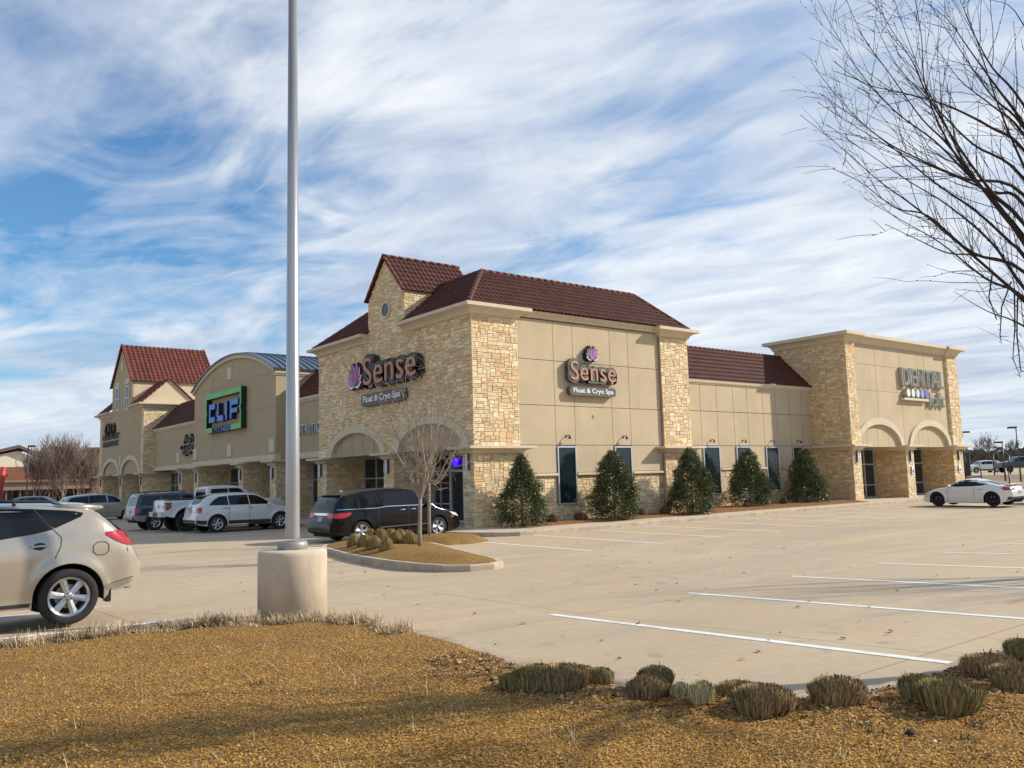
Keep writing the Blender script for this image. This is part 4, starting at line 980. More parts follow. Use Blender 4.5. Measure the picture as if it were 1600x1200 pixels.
def build_car(name, sp, loc, rz, label, cat='car', simple=False):
    c = Car(sp); root = empty(name, loc, rz, label=label, cat=cat)
    body = c.shell(); B = body.build('body', [sp['paint'], DARK], root)
    # underbody core closes the view between the wheels
    u = MB(); zl = sp['bot'][len(sp['bot'])//2][1]; u.box((sp['wx'][0]+sp['Ra']+.02, -sp['W']/2+.06, zl-.02), (sp['wx'][1]-sp['Ra']-.02, sp['W']/2-.06, zl+.25))
    u.box((c.x0+.15, -sp['W']/2+.33, zl+.0), (c.x1-.15, sp['W']/2-.33, zl+.36)); u.build('underbody', [DARK], root)
    for P in sp.get('glass', []):
        for sd in 'lr':
            g = MB(); c.drape(g, P, sd, .005); g.build('window', [TINT], root)
    if 'rear_glass' in sp: g = MB(); c.drape(g, sp['rear_glass'], 'b', .006); g.build('rear_window', [TINT], root)
    if 'front_glass' in sp: g = MB(); c.drape(g, sp['front_glass'], 'f', .006); g.build('windscreen', [TINT], root)
    for P, m in sp.get('side_panels', []):
        for sd in 'lr': g = MB(); c.drape(g, P, sd, .007, cell=sp.get('pcell', .06)); g.build('trim', [m], root)
    for (Ps, Pb, m) in sp.get('tail', []):
        for sd, sg in (('l', 1), ('r', -1)):
            g = MB()
            if Ps: c.drape(g, Ps, sd, .012, cell=.04)
            if Pb: c.drape(g, [(p[0]*sg, p[1]) for p in Pb], 'b', .012, cell=.04)
            g.build('tail_light', [m], root)
    for Pb, m, nm in sp.get('back', []): g = MB(); c.drape(g, Pb, 'b', .010, cell=.05); g.build(nm, [m], root)
    for (Ps, Pf, m) in sp.get('head', []):
        for sd, sg in (('l', 1), ('r', -1)):
            g = MB()
            if Ps: c.drape(g, Ps, sd, .010, cell=.04)
            if Pf: c.drape(g, [(p[0]*sg, p[1]) for p in Pf], 'f', .010, cell=.04)
            g.build('headlight', [m], root)
    if sp.get('lines'):
        g = MB()
        for P in sp['lines']:
            for sd in 'lr': c.line(g, P, sd, sp.get('lw', .013))
        for P in sp.get('blines', []): c.line(g, P, 'b', .012)
        g.build('panel_gaps', [SEAM], root)
    for P in sp.get('chrome', []):
        g = MB()
        for sd in 'lr': c.line(g, P, sd, .022, .012)
        g.build('chrome_strip', [CHROME], root)
    for hx, hz in sp.get('handles', []):
        for sd, sg in (('l', 1), ('r', -1)):
            h = c.bvh.ray_cast(Vector((hx, 3*sg, hz)), Vector((0, -sg, 0)))[0]
            g = MB(); y = h.y+sg*.028
            if sp.get('cup'): g.ball((hx, h.y+sg*.001, hz-.005), .085, .012, .055, 12, 6, 1)
            g.tube([(hx-.12, h.y, hz), (hx-.10, y, hz), (hx, y+sg*.006, hz+.004), (hx+.10, y, hz), (hx+.12, h.y, hz)], [.010, .015, .016, .015, .010], 8); g.build('door_handle', [sp.get('hmat', sp['paint']), SEAM], root)
    if 'mirror' in sp:
        mx, mz = sp['mirror']
        for sd, sg in (('l', 1), ('r', -1)):
            h = c.bvh.ray_cast(Vector((mx, 3*sg, mz)), Vector((0, -sg, 0)))[0]; g = MB(); g.ball((mx, h.y+sg*.15, mz+.03), .075, .12, .085, 12, 8); g.tube([(mx, h.y-.02*sg, mz-.02), (mx, h.y+sg*.1, mz)], .03, 6, 0); g.build('mirror', [sp.get('mmat', sp['paint'])], root)
    for part in sp.get('extra', []): part(c, root)
    r = sp['zw'] if 'tr' not in sp else sp['tr']; yw = sp['W']/2-sp.get('inset', .02)-sp.get('tw', .225)/2
    for k, x in enumerate(sp['wx']):
        for sg in (-1, 1): make_wheel(root, x, sg*yw, r, sp['rim'], sp.get('tw', .225), sg, sp['style'], sp.get('rmat', RIMS), .31*k+.2)
    return root
def spoiler(pts, wd, m, th=.03):
    def f(c, root):
        g = MB(); n = len(pts); rows = []
        for sgn in range(-6, 7):
            t = sgn/6; y = wd*t; dx = .05*t*t; dz = -.03*t*t; rows.append([(x+dx, y, z+dz) for x, z in pts])
        vs = [p for r_ in rows for p in r_]; k = n
        g.add(vs, [(i*k+j, i*k+(j+1) % k, (i+1)*k+(j+1) % k, (i+1)*k+j) for i in range(12) for j in range(k)]+[list(range(k)), list(range(12*k, 13*k))], 0, None, True); g.build('spoiler', [m], root)
    return f
def rails(x0, x1, y, z, m, zf=None, r=.018):
    def f(c, root):
        for sg in (-1, 1):
            P = []
            for i in range(13):
                x = x0+(x1-x0)*i/12; h = c.bvh.ray_cast(Vector((x, sg*y, 4)), Vector((0, 0, -1)))[0]; P.append((x, sg*y, h.z+(.012 if i in (0, 12) else z)))
            g = MB(); g.tube(P, r, 8)
            for i in (0, 4, 8, 12): g.tube([(P[i][0], P[i][1], P[i][2]-z-.01), P[i]], r*1.3, 6)
            g.build('roof_rail', [m], root)
    return f
def plate(y0, y1, z0, z1): 
    return ([(y0, z0), (y1, z0), (y1, z1), (y0, z1)], PLATE, 'number_plate')
def antenna(x, z, m):
    def f(c, root): g = MB(); h = c.bvh.ray_cast(Vector((x, 0, 4)), Vector((0, 0, -1)))[0]; g.add([(x-.1, -.02, h.z), (x-.1, .02, h.z), (x+.08, .0, h.z), (x-.08, 0, h.z+z)], [(0,1,3), (1,2,3), (2,0,3)], 0); g.build('antenna', [m], root)
    return f

# ---- near beige SUV (nose to the left, rear to the right)
PB = paint('champagne', (.50, .435, .345), .5, .27)
sp = dict(W=1.88, paint=PB, wx=(-1.41, 1.41), zw=.385, tr=.385, Ra=.455, rim=.262, tw=.235, style=(6, .070, .098, 0), rmat=RIMS, r=.12, crown=.05, tum=.42, flare=.032, tuck=.09, rk=.20, rl=.95, cup=True, inset=.0,
    top=[(-2.31, .76), (-2.30, .86), (-2.25, .97), (-2.20, 1.10), (-2.14, 1.22), (-2.05, 1.32), (-1.90, 1.45), (-1.77, 1.57), (-1.66, 1.635), (-1.2, 1.69), (-.4, 1.72), (.2, 1.70), (.55, 1.60), (1.25, 1.16), (1.6, 1.07), (2.1, .96), (2.35, .78), (2.42, .55)],
    bot=[(-2.31, .70), (-2.28, .55), (-2.22, .47), (-2.05, .42), (-1.90, .40), (-1.80, .27), (1.8, .25), (2.2, .25), (2.42, .42)],
    belt=[(-2.3, 1.05), (-1.9, 1.30), (-1.5, 1.28), (-.9, 1.20), (.6, 1.12), (1.2, 1.06), (2.4, .9)],
    glass=[smooth_poly([(-1.64, 1.515), (-1.45, 1.565), (-1.06, 1.597), (-.968, 1.607), (-1.19, 1.318), (-1.32, 1.375)], 1), [(-.965, 1.607), (-.55, 1.625), (-.12, 1.63), (-.14, 1.20), (-.55, 1.215), (-.95, 1.265), (-1.185, 1.315)], [(-.08, 1.63), (.35, 1.58), (.98, 1.18), (-.09, 1.19)]],
    rear_glass=smooth_poly([(-.66, 1.57), (.66, 1.57), (.80, 1.30), (-.80, 1.30)], 1), front_glass=[(-.55, 1.56), (.55, 1.56), (.68, 1.2), (-.68, 1.2)],
    tail=[(smooth_poly([(-1.80, 1.235), (-1.90, 1.265), (-2.02, 1.255), (-2.13, 1.20), (-2.25, 1.07), (-2.22, 1.02), (-2.08, 1.05), (-1.93, 1.13)], 1), None, RED)],
    back=[plate(-.26, .26, .86, 1.0)],
    lines=[[(-1.20, 1.315), (-1.30, 1.20), (-1.29, 1.08), (-1.22, .92)], [(-.13, 1.2), (-.13, .34)], [(-.13, .34), (-.95, .34)], [(-1.80, 1.56), (-2.02, 1.27)], [(-1.80, .49), (-2.10, .56), (-2.2, .58)], smooth_poly([(-1.68, 1.11), (-1.87, 1.11), (-1.87, .93), (-1.68, .93)], 1)+[(-1.7275, 1.11)], [(-1.63, 1.60), (-1.62, 1.66)], [(.75, 1.1), (.72, .34)]],
    lw=.010, pcell=.022, handles=[(-1.03, 1.10), (-.02, 1.09)], hmat=RIMS, mirror=(.78, 1.15), antenna=None,
    side_panels=[([(-.955, 1.607), (-.980, 1.607), (-1.205, 1.322), (-1.175, 1.312)], BLACK), ([(-1.81, 1.60), (-1.95, 1.54), (-2.08, 1.44), (-2.20, 1.33), (-2.16, 1.265), (-1.99, 1.36), (-1.85, 1.47), (-1.79, 1.555)], mat('black glass edge', (.012, .012, .014), .7, spec=.08)), ([(-.93, .295), (.92, .285), (.92, .33), (-.93, .345)], TRIMB)],
    head=[([(1.9, .95), (2.3, .8), (2.3, .68), (2.0, .8)], None, WLENS)],
    extra=[rails(-1.35, .45, .60, .055, BLACK, r=.02), spoiler([(-1.30, 1.685), (-1.65, 1.67), (-1.92, 1.635), (-1.93, 1.615), (-1.78, 1.58), (-1.5, 1.60)], .70, PB)])
# thin lower chrome lip and exhaust built as parts
def mur_extra(c, root):
    g = MB(); g.tube([(-2.20, .55, .44), (-2.30, .55, .43)], .045, 12); g.build('exhaust_pipe', [CHROME], root)
    g = MB(); g.box((-1.96, .70, .26), (-1.90, .90, .46)); g.build('mud_flap', [BLACK], root); g = MB(); g.box((-1.96, -.90, .26), (-1.90, -.70, .46)); g.build('mud_flap', [BLACK], root)
    for sd in 'lr': g = MB(); c.drape(g, [(-1.95, .42), (-2.24, .50), (-2.26, .56), (-2.10, .545), (-1.82, .49)], sd, .006, cell=.05); g.build('bumper_corner', [paint('warm grey lower', (.30, .265, .22), .4)], root)
def top_glass(poly):
    def f(c, root): g = MB(); c.drape(g, poly, 't', .008, cell=.05); g.build('rear_window', [MATS['black glass edge']], root)
    return f
del sp['rear_glass']; sp['extra'] += [mur_extra, top_glass([(-1.84, -.74), (-2.19, -.84), (-2.19, .84), (-1.84, .74)])]
_k = lambda P: [((-1.41+(x+1.41)*1.10) if x < -1.5 else x, z) for x, z in P]
sp['top'] = _k(sp['top']); sp['bot'] = _k(sp['bot']); sp['tail'] = [(_k(a), b, c) for a, b, c in sp['tail']]; sp['lines'] = [_k(a) for a in sp['lines']]
build_car('parked_suv', sp, (2.62-1.41, 13.32+.94, -1.832), PI, 'champagne beige suv cut off by the left edge, nearest vehicle, with red tail light', 'suv')

# ---- black minivan
PK = paint('black', (.006, .006, .007), .0, .18)
van = dict(W=1.99, paint=PK, wx=(-1.52, 1.48), zw=.345, tr=.345, Ra=.40, rim=.235, tw=.235, style=(5, .045, .085, .20), r=.10, crown=.05, tum=.30, flare=.015, tuck=.07, rk=.16, rl=.8, fk=.24, fl=1.1, hmat=CHROME,
    top=[(-2.62, .50), (-2.61, .66), (-2.54, .80), (-2.51, 1.0), (-2.43, 1.22), (-2.28, 1.44), (-2.18, 1.545), (-2.04, 1.605), (-1.5, 1.695), (-.6, 1.76), (.2, 1.745), (.62, 1.66), (1.05, 1.40), (1.42, 1.16), (1.62, 1.08), (2.05, .99), (2.35, .84), (2.50, .66), (2.54, .50)],
    bot=[(-2.62, .36), (-2.4, .27), (-2.0, .22), (1.9, .20), (2.3, .22), (2.54, .30)],
    belt=[(-2.6, 1.06), (-.9, 1.06), (-.6, 1.10), (1.2, 1.08), (1.6, 1.0), (2.5, .8)],
    glass=[[(-2.22, 1.12), (-1.95, 1.11), (-1.0, 1.115), (-.88, 1.12), (-.90, 1.62), (-1.6, 1.56), (-1.98, 1.49)], [(-.86, 1.12), (-.55, 1.155), (.22, 1.155), (.14, 1.645), (-.4, 1.65), (-.88, 1.63)], [(.30, 1.155), (1.20, 1.145), (1.05, 1.26), (.62, 1.56), (.24, 1.635)]],
    rear_glass=smooth_poly([(-.72, 1.13), (.72, 1.13), (.64, 1.49), (-.64, 1.49)], 1), front_glass=[(-.6, 1.6), (.6, 1.6), (.8, 1.18), (-.8, 1.18)],
    tail=[(smooth_poly([(-1.86, .985), (-2.15, .98), (-2.55, .97), (-2.55, .82), (-2.3, .80), (-2.05, .85)], 1), smooth_poly([(.93, .98), (.93, .82), (.55, .83), (.42, .90), (.50, .96)], 1), RED)],
    back=[(smooth_poly([(-.9, .95), (-.45, .98), (.45, .98), (.9, .95), (.5, .90), (-.5, .90)], 1), CHROME, 'chrome_garnish'), plate(-.18, .18, .70, .86), ([(-.80, .35), (-.5, .35), (-.5, .39), (-.80, .39)], RED2, 'reflector'), ([(.5, .35), (.80, .35), (.80, .39), (.5, .39)], RED2, 'reflector')],
    chrome=[[(-2.4, 1.085), (-1.0, 1.085), (-.85, 1.10), (-.55, 1.13), (.3, 1.13), (1.25, 1.12)]],
    lines=[[(-.88, 1.1), (-.92, .35)], [(.26, 1.15), (.25, .30)], [(1.25, 1.12), (1.10, .95), (1.08, .32)], [(-.92, .32), (1.08, .30)]], blines=[[(-.86, .66), (.86, .66)]], handles=[(.02, 1.0), (.45, 1.0)], mirror=(1.02, 1.12),
    head=[([(1.95, .86), (2.35, .78), (2.42, .66), (2.1, .74)], None, WLENS), ([(2.02, .70), (2.16, .69), (2.16, .65), (2.02, .66)], None, AMB)],
    side_panels=[([(-.85, .47), (1.02, .50), (1.02, .47), (-.85, .43)], mat('painted crease line', (.10, .10, .10), .3, coat=.5))],  # grey strip paints the light caught by a crease; body itself is smooth
    extra=[antenna(-1.75, .05, BLACK), spoiler([(-1.95, 1.61), (-2.28, 1.57), (-2.27, 1.545), (-2.10, 1.53)], .62, PK)])
build_car('parked_minivan', van, (15.22, 25.42+.98, -1.92), 0, 'black minivan parked behind the mulch island in front of the spa arches', 'minivan')

# ---- white crossover
PWH = paint('white pearl', (.66, .65, .62), .1, .3)
edge = dict(W=1.92, paint=PWH, wx=(-1.42, 1.40), zw=.375, tr=.375, Ra=.425, rim=.235, tw=.24, style=(6, .06, .08, 0), r=.11, crown=.05, tum=.36, flare=.02, rk=.16, rl=.8, fk=.20,
    top=[(-2.34, .52), (-2.33, .70), (-2.27, .86), (-2.24, 1.05), (-2.17, 1.18), (-2.02, 1.38), (-1.86, 1.54), (-1.74, 1.61), (-1.2, 1.68), (-.4, 1.70), (.2, 1.67), (.55, 1.57), (1.25, 1.14), (1.5, 1.08), (2.0, 1.0), (2.25, .86), (2.33, .60)],
    bot=[(-2.34, .45), (-2.2, .36), (-1.9, .30), (1.8, .28), (2.33, .36)], belt=[(-2.3, 1.12), (-1.2, 1.12), (.9, 1.10), (1.4, 1.02), (2.3, .85)],
    glass=[[(-1.78, 1.17), (-.93, 1.16), (-.97, 1.555), (-1.35, 1.52), (-1.6, 1.36)], [(-.89, 1.16), (-.02, 1.155), (-.06, 1.58), (-.93, 1.565)], [(.02, 1.155), (1.0, 1.14), (.62, 1.40), (.35, 1.54), (-.02, 1.58)]],
    rear_glass=smooth_poly([(-.66, 1.22), (.66, 1.22), (.56, 1.52), (-.56, 1.52)], 1), front_glass=[(-.6, 1.52), (.6, 1.52), (.75, 1.18), (-.75, 1.18)],
    tail=[([(-2.07, 1.10), (-2.25, 1.10), (-2.30, .98), (-2.30, .87), (-2.08, .86)], [(.80, 1.08), (.80, .88), (.70, .88), (.70, 1.06)], RED)],
    back=[(smooth_poly([(-.12, 1.13), (.12, 1.13), (.12, 1.06), (-.12, 1.06)], 2), mat('blue badge', (.03, .06, .2), .3), 'badge'), ([(-.5, 1.02), (.5, 1.02), (.5, 1.055), (-.5, 1.055)], CHROME, 'chrome_garnish'), plate(-.16, .16, .86, 1.0), ([(-.88, .36), (.88, .36), (.88, .56), (-.88, .56)], TRIMB, 'lower_bumper')],
    side_panels=[([(-.95, .29), (.95, .29), (.95, .48), (-.95, .50)], TRIMB), ([(-1.88, .36), (-2.3, .40), (-2.3, .55), (-1.86, .53)], TRIMB)],
    lines=[[(-.91, 1.16), (-.93, .50)], [(0, 1.15), (-.02, .48)], [(-1.25, .95), (-1.0, 1.14)]], handles=[(-1.02, 1.02), (.02, 1.02)], mirror=(.82, 1.10), hmat=RIMS,
    extra=[spoiler([(-1.66, 1.62), (-1.98, 1.575), (-1.97, 1.54), (-1.80, 1.54)], .60, BLACK)])
build_car('parked_crossover', edge, (14.35, 36.85+.95, -1.92), 0, 'white crossover with red tail lights and black lower trim beside the pickup', 'crossover')

# ---- white pickup (lifted)
PW2 = paint('white pickup', (.60, .60, .58), .05, .35)
def pickup_extra(c, root):
    g = MB(); g.box((-2.72, -.86, 1.425), (-1.00, .86, 1.455)); g.box((-1.05, -.80, 1.45), (-.98, .80, 1.47)); g.build('bed_cover', [BLACK], root)
    g = MB(); g.box((-3.02, -.92, .68), (-2.80, .92, .90)); b = g.build('rear_bumper', [mat('pale bumper', (.55, .55, .53), .3, metal=.3)], root)
    g = MB(); g.box((-3.035, -.30, .70), (-3.02, .30, .88)); g.build('number_plate_recess', [BLACK], b)
    g = MB(); g.tube([(-2.95, 0, .6), (-3.1, 0, .6)], .05, 8); g.build('tow_hitch', [BLACK], root)
pk = dict(W=2.0, paint=PW2, wx=(-1.90, 1.78), zw=.50, tr=.46, Ra=.58, rim=.27, tw=.30, style=(6, .05, .07, 0), rmat=RIMD, r=.06, crown=.03, tum=.26, flare=.05, tuck=.05, rk=.05, rl=.5, fk=.16, inset=-.03,
    top=[(-2.86, .80), (-2.855, 1.38), (-2.82, 1.425), (-1.08, 1.43), (-1.045, 1.46), (-.98, 1.84), (-.90, 1.97), (-.6, 2.02), (.2, 2.03), (.62, 1.96), (1.15, 1.52), (1.35, 1.42), (2.5, 1.34), (2.72, 1.2), (2.80, .8)],
    bot=[(-2.86, .74), (-2.6, .66), (2.5, .60), (2.8, .66)], belt=[(-2.9, 1.43), (-1.0, 1.43), (.9, 1.42), (1.4, 1.36), (2.8, 1.25)],
    glass=[[(-.84, 1.50), (-.02, 1.49), (-.04, 1.88), (-.80, 1.86)], [(.03, 1.49), (.95, 1.47), (.60, 1.80), (.45, 1.88), (.01, 1.88)]],
    rear_glass=[(-.72, 1.50), (.72, 1.50), (.66, 1.88), (-.66, 1.88)], front_glass=[(-.7, 1.9), (.7, 1.9), (.85, 1.5), (-.85, 1.5)],
    tail=[([(-2.58, 1.32), (-2.84, 1.32), (-2.84, .98), (-2.74, .98), (-2.60, 1.10)], [(.97, 1.32), (.97, .98), (.90, .98), (.84, 1.08), (.84, 1.32)], RED2)],
    back=[(smooth_poly([(-.10, 1.18), (0, 1.22), (.10, 1.18), (.06, 1.06), (-.06, 1.06)], 1), mat('grey badge', (.15, .15, .17), .4), 'badge'), ([(-.70, 1.10), (-.5, 1.10), (-.5, 1.15), (-.70, 1.15)], MATS['grey badge'], 'badge')],
    blines=[[(-.80, 1.40), (-.80, .92)], [(.80, 1.40), (.80, .92)]], lines=[[(-1.06, 1.42), (-1.06, .7)], [(-.02, 1.45), (-.02, .65)], [(.98, 1.45), (1.0, .65)]], handles=[(-.72, 1.32), (.2, 1.32)], mirror=(.75, 1.52), extra=[pickup_extra])
build_car('parked_pickup', pk, (14.38, 39.45+1.0, -1.92), 0, 'white lifted pickup truck with black wheels parked between crossover and dark suv', 'pickup truck')

# ---- dark slate suv with roof rails
PS = paint('slate blue grey', (.040, .047, .058), .3, .35)
sv = dict(W=1.80, paint=PS, wx=(-1.34, 1.34), zw=.37, tr=.37, Ra=.43, rim=.22, tw=.24, style=(6, .05, .06, 0), r=.08, crown=.04, tum=.24, flare=.04, rk=.08, rl=.5, fk=.14,
    top=[(-2.36, .62), (-2.35, .74), (-2.27, .80), (-2.24, 1.10), (-2.14, 1.50), (-2.06, 1.68), (-1.9, 1.75), (-.6, 1.80), (.2, 1.78), (.45, 1.70), (.95, 1.24), (1.1, 1.18), (2.0, 1.08), (2.25, .9), (2.3, .6)],
    bot=[(-2.36, .52), (-2.0, .42), (1.9, .38), (2.3, .45)], belt=[(-2.4, 1.14), (1.0, 1.14), (2.3, .95)],
    glass=[[(-1.98, 1.18), (-1.12, 1.18), (-1.10, 1.62), (-1.9, 1.60)], [(-1.02, 1.18), (-.16, 1.18), (-.18, 1.64), (-1.02, 1.63)], [(-.10, 1.18), (.72, 1.17), (.30, 1.60), (-.10, 1.64)]],
    rear_glass=[(-.62, 1.17), (.62, 1.17), (.56, 1.58), (-.56, 1.58)], front_glass=[(-.6, 1.66), (.6, 1.66), (.7, 1.28), (-.7, 1.28)],
    tail=[([(-2.10, 1.06), (-2.28, 1.06), (-2.28, .78), (-2.12, .78)], [(.88, 1.06), (.88, .78), (.70, .78), (.70, 1.06)], RED)],
    back=[([(-.86, .50), (.86, .50), (.86, .72), (-.86, .72)], mat('silver bumper', (.28, .27, .26), .4, metal=.3), 'rear_bumper'), plate(-.15, .15, .82, .96)],
    side_panels=[([(-1.85, .44), (-2.3, .5), (-2.3, .72), (-1.80, .72)], MATS['silver bumper'])],
    lines=[[(-1.07, 1.15), (-1.0, .5)], [(-.13, 1.15), (-.13, .45)]], handles=[(-.95, 1.06), (0, 1.06)], mirror=(.55, 1.2), extra=[rails(-1.8, .1, .62, .06, BLACK)])
build_car('parked_suv', sv, (13.3, 42.45+.9, -1.92), 0, 'dark slate suv with roof rails parked left of the white pickup', 'suv')

# ---- silver minivan further off
PV = paint('silver beige', (.42, .40, .35), .5, .32)
v2 = dict(van); v2['paint'] = PV; v2['extra'] = []; v2['chrome'] = []
v2['tail'] = [([(-2.2, 1.15), (-2.5, 1.12), (-2.5, .9), (-2.25, .9)], [(.93, 1.12), (.93, .85), (.78, .85), (.78, 1.10)], RED)]
build_car('parked_minivan', v2, (13.95, 61.2+.98, -1.92), 0, 'silver beige minivan parked alone in front of the gabled block', 'minivan')

# ---- white sports coupe
PC = paint('white coupe', (.70, .69, .65), .05, .28)
cp = dict(W=1.84, paint=PC, wx=(-1.22, 1.33), zw=.335, tr=.335, Ra=.375, rim=.25, tw=.245, style=(5, .035, .055, .26), rmat=RIMD, r=.12, crown=.06, tum=.50, flare=.045, tuck=.07, rk=.16, rl=.7, fk=.30, fl=1.0,
    top=[(-2.10, .52), (-2.09, .70), (-2.03, .86), (-1.98, .935), (-1.85, .965), (-1.5, 1.02), (-1.0, 1.15), (-.5, 1.27), (-.15, 1.315), (.15, 1.30), (.45, 1.20), (.95, .97), (1.1, .93), (1.5, .86), (1.9, .74), (2.08, .60), (2.14, .42)],
    bot=[(-2.10, .36), (-1.9, .24), (-1.6, .17), (1.7, .15), (2.14, .22)], belt=[(-2.1, .92), (-1.4, .98), (-.8, .90), (.9, .87), (1.2, .85), (2.1, .6)],
    glass=[smooth_poly([(-1.10, 1.06), (-.75, .955), (.72, .915), (.60, 1.04), (.22, 1.20), (-.10, 1.25), (-.55, 1.225)], 1)],
    rear_glass=[(-.50, 1.18), (.50, 1.18), (.60, 1.0), (-.60, 1.0)], front_glass=[(-.5, 1.24), (.5, 1.24), (.66, .99), (-.66, .99)],
    tail=[([(-1.58, .93), (-2.02, .86), (-2.06, .76), (-1.82, .78), (-1.80, .85)], [(.90, .86), (.90, .74), (.66, .76), (.62, .84)], RED)],
    back=[([(-.85, .22), (.85, .22), (.85, .44), (-.85, .44)], TRIMB, 'diffuser'), plate(-.18, .18, .58, .70)], head=[([(1.35, .78), (1.95, .66), (2.02, .55), (1.6, .66)], None, WLENS)],
    lines=[[(-.45, .93), (-.40, .30)], [(.85, .88), (.80, .28)]], handles=[(-.72, .80)], mirror=(.68, .93), hmat=RIMS,
    side_panels=[([(1.02, .63), (1.10, .63), (1.10, .59), (1.02, .59)], BLACK)],
    extra=[spoiler([(-1.72, 1.03), (-2.05, 1.05), (-2.06, 1.02), (-1.86, .97)], .66, PC)])
cpe = build_car('parked_coupe', cp, (43.42, 18.95, -1.90), PI/2, 'white sports coupe with black wheels parked in front of the dental block', 'sports car')
# ---- grey sedan behind the coupe, distant cars
sd = dict(cp); sd['paint'] = paint('grey sedan', (.25, .25, .25), .4, .3); sd['top'] = [(-2.30, .55), (-2.29, .85), (-2.2, 1.0), (-1.7, 1.05), (-1.2, 1.30), (-.7, 1.43), (0, 1.45), (.4, 1.36), (1.05, 1.02), (1.3, .95), (2.0, .84), (2.25, .7), (2.32, .5)]
sd['bot'] = [(-2.3, .4), (-1.9, .25), (1.9, .22), (2.32, .3)]; sd['belt'] = [(-2.3, .98), (1.0, .95), (2.3, .75)]; sd['glass'] = [[(-1.35, 1.10), (-.2, 1.02), (-.2, 1.36), (-.7, 1.34)], [(-.14, 1.02), (.9, 1.0), (.4, 1.28), (-.14, 1.36)]]; sd['extra'] = []; sd['tum'] = .4; sd['crown'] = .04
sd['rear_glass'] = [(-.55, 1.35), (.55, 1.35), (.66, 1.12), (-.66, 1.12)]; sd['front_glass'] = [(-.55, 1.35), (.55, 1.35), (.7, 1.05), (-.7, 1.05)]; sd['side_panels'] = []; sd['rmat'] = RIMS; sd['back'] = []; sd['handles'] = []; sd['lines'] = []; sd['mirror'] = (.6, 1.05); sd['tail'] = []; sd['head'] = []
# ================================================================== ground, kerbs, paint
def lerp_tab(x, T):
    for (a, b), (c, d) in zip(T, T[1:]):
        if x <= c: return b+(d-b)*max(0, (x-a))/(c-a)
    return T[-1][1]
GY = [(-60, -1.60), (2.5, -1.66), (4, -1.70), (9, -1.83), (13, -1.86), (17, -1.965), (21, -1.93), (23, -1.92), (400, -1.92)]
def G(x, y):
    z = lerp_tab(y, GY)
    return z
def smoothstep(a, b, x): t = min(1, max(0, (x-a)/(b-a))); return t*t*(3-2*t)
def lot_material():
    m = bpy.data.materials.new('lot concrete'); m.use_nodes = True; t = NT(m.node_tree); b = t.n['Principled BSDF']; b.inputs['Roughness'].default_value = .82
    tc = t.new('ShaderNodeTexCoord').outputs['Object']
    n1 = t.noise(tc, .11, 5, .55, .6); n2 = t.noise(t.mapping(tc, scale=(.25, 1.0, 1), rot=(0, 0, .15)), .55, 7, .62, .8); n3 = t.noise(tc, 9, 6, .7); n4 = t.noise(tc, 1.1, 6, .65, 1.2)
    c = t.mix(t.ramp(n1, [(.32, 0), (.68, 1)]), (.48, .372, .24), (.59, .45, .28))
    c = t.mix(t.math('MULTIPLY', t.ramp(n2, [(.42, 0), (.66, 1)]), .8), c, (.40, .325, .235))
    c = t.mix(t.math('MULTIPLY', t.ramp(n4, [(.50, 0), (.70, 1)]), .65), c, (.56, .375, .20))
    n5 = t.noise(tc, .42, 3, .5); n6 = t.noise(t.mapping(tc, loc=(4, 9, 0)), 2.6, 3, .5)
    c = t.mix(t.math('MULTIPLY', t.math('MULTIPLY', t.ramp(n5, [(.52, 0), (.62, 1)]), t.ramp(n6, [(.60, 0), (.70, 1)])), .5), c, (.20, .16, .12))
    c = t.mix(t.math('MULTIPLY', t.ramp(t.noise(t.mapping(tc, scale=(1, .35, 1)), .8, 8, .7, 2.0), [(.56, 0), (.60, 1), (.64, 0)]), .25), c, (.62, .54, .43))
    c = t.mix(t.math('MULTIPLY', t.ramp(n3, [(.35, 1), (.55, 0)]), .25), c, (.30, .235, .17))
    sep = t.new('ShaderNodeSeparateXYZ'); t.set(sep.inputs[0], tc)
    def line(s, off, per, w, wob):
        q = t.math('ADD', s, t.math('MULTIPLY', wob, .012)); f = t.math('FRACT', t.math('DIVIDE', t.math('ADD', q, off), per)); f = t.math('ABSOLUTE', t.math('SUBTRACT', f, .5))
        return t.math('GREATER_THAN', f, .5-w/per)
    wob = t.noise(tc, .8, 2)
    ln = t.math('MAXIMUM', line(sep.outputs[0], 1.2, 4.6, .012, wob), line(sep.outputs[1], .6, 4.6, .012, wob))
    c = t.mix(t.math('MULTIPLY', ln, .65), c, (.22, .17, .12))
    # swale line: paler band with dark sediment
    t.set(b.inputs['Base Color'], c)
    bn = t.new('ShaderNodeBump'); bn.inputs['Strength'].default_value = .25; bn.inputs['Distance'].default_value = .01; t.set(bn.inputs['Height'], t.noise(tc, 60, 5, .7)); t.set(b.inputs['Normal'], bn.outputs[0])
    return m
LOT = lot_material()
def grid_sheet(name, xs, ys, zf, m, kind='structure'):
    g = MB(); vs = [(x, y, zf(x, y)) for y in ys for x in xs]; nx = len(xs)
    g.add(vs, [(j*nx+i, j*nx+i+1, (j+1)*nx+i+1, (j+1)*nx+i) for j in range(len(ys)-1) for i in range(nx-1)], 0, None, True)
    return tag(wb(g, name, [m]), kind=kind)
def frange(a, b, n): return [a+(b-a)*i/n for i in range(n+1)]
grid_sheet('parking_lot', frange(-60, 76, 34), frange(-60, 0, 12)[:-1]+frange(0, 26, 52)[:-1]+frange(26, 100, 12), G, LOT)
DRY = mat('dry winter turf', (.30, .215, .115), .95, var=.25, vscale=.12, bump=.5, bscale=6)
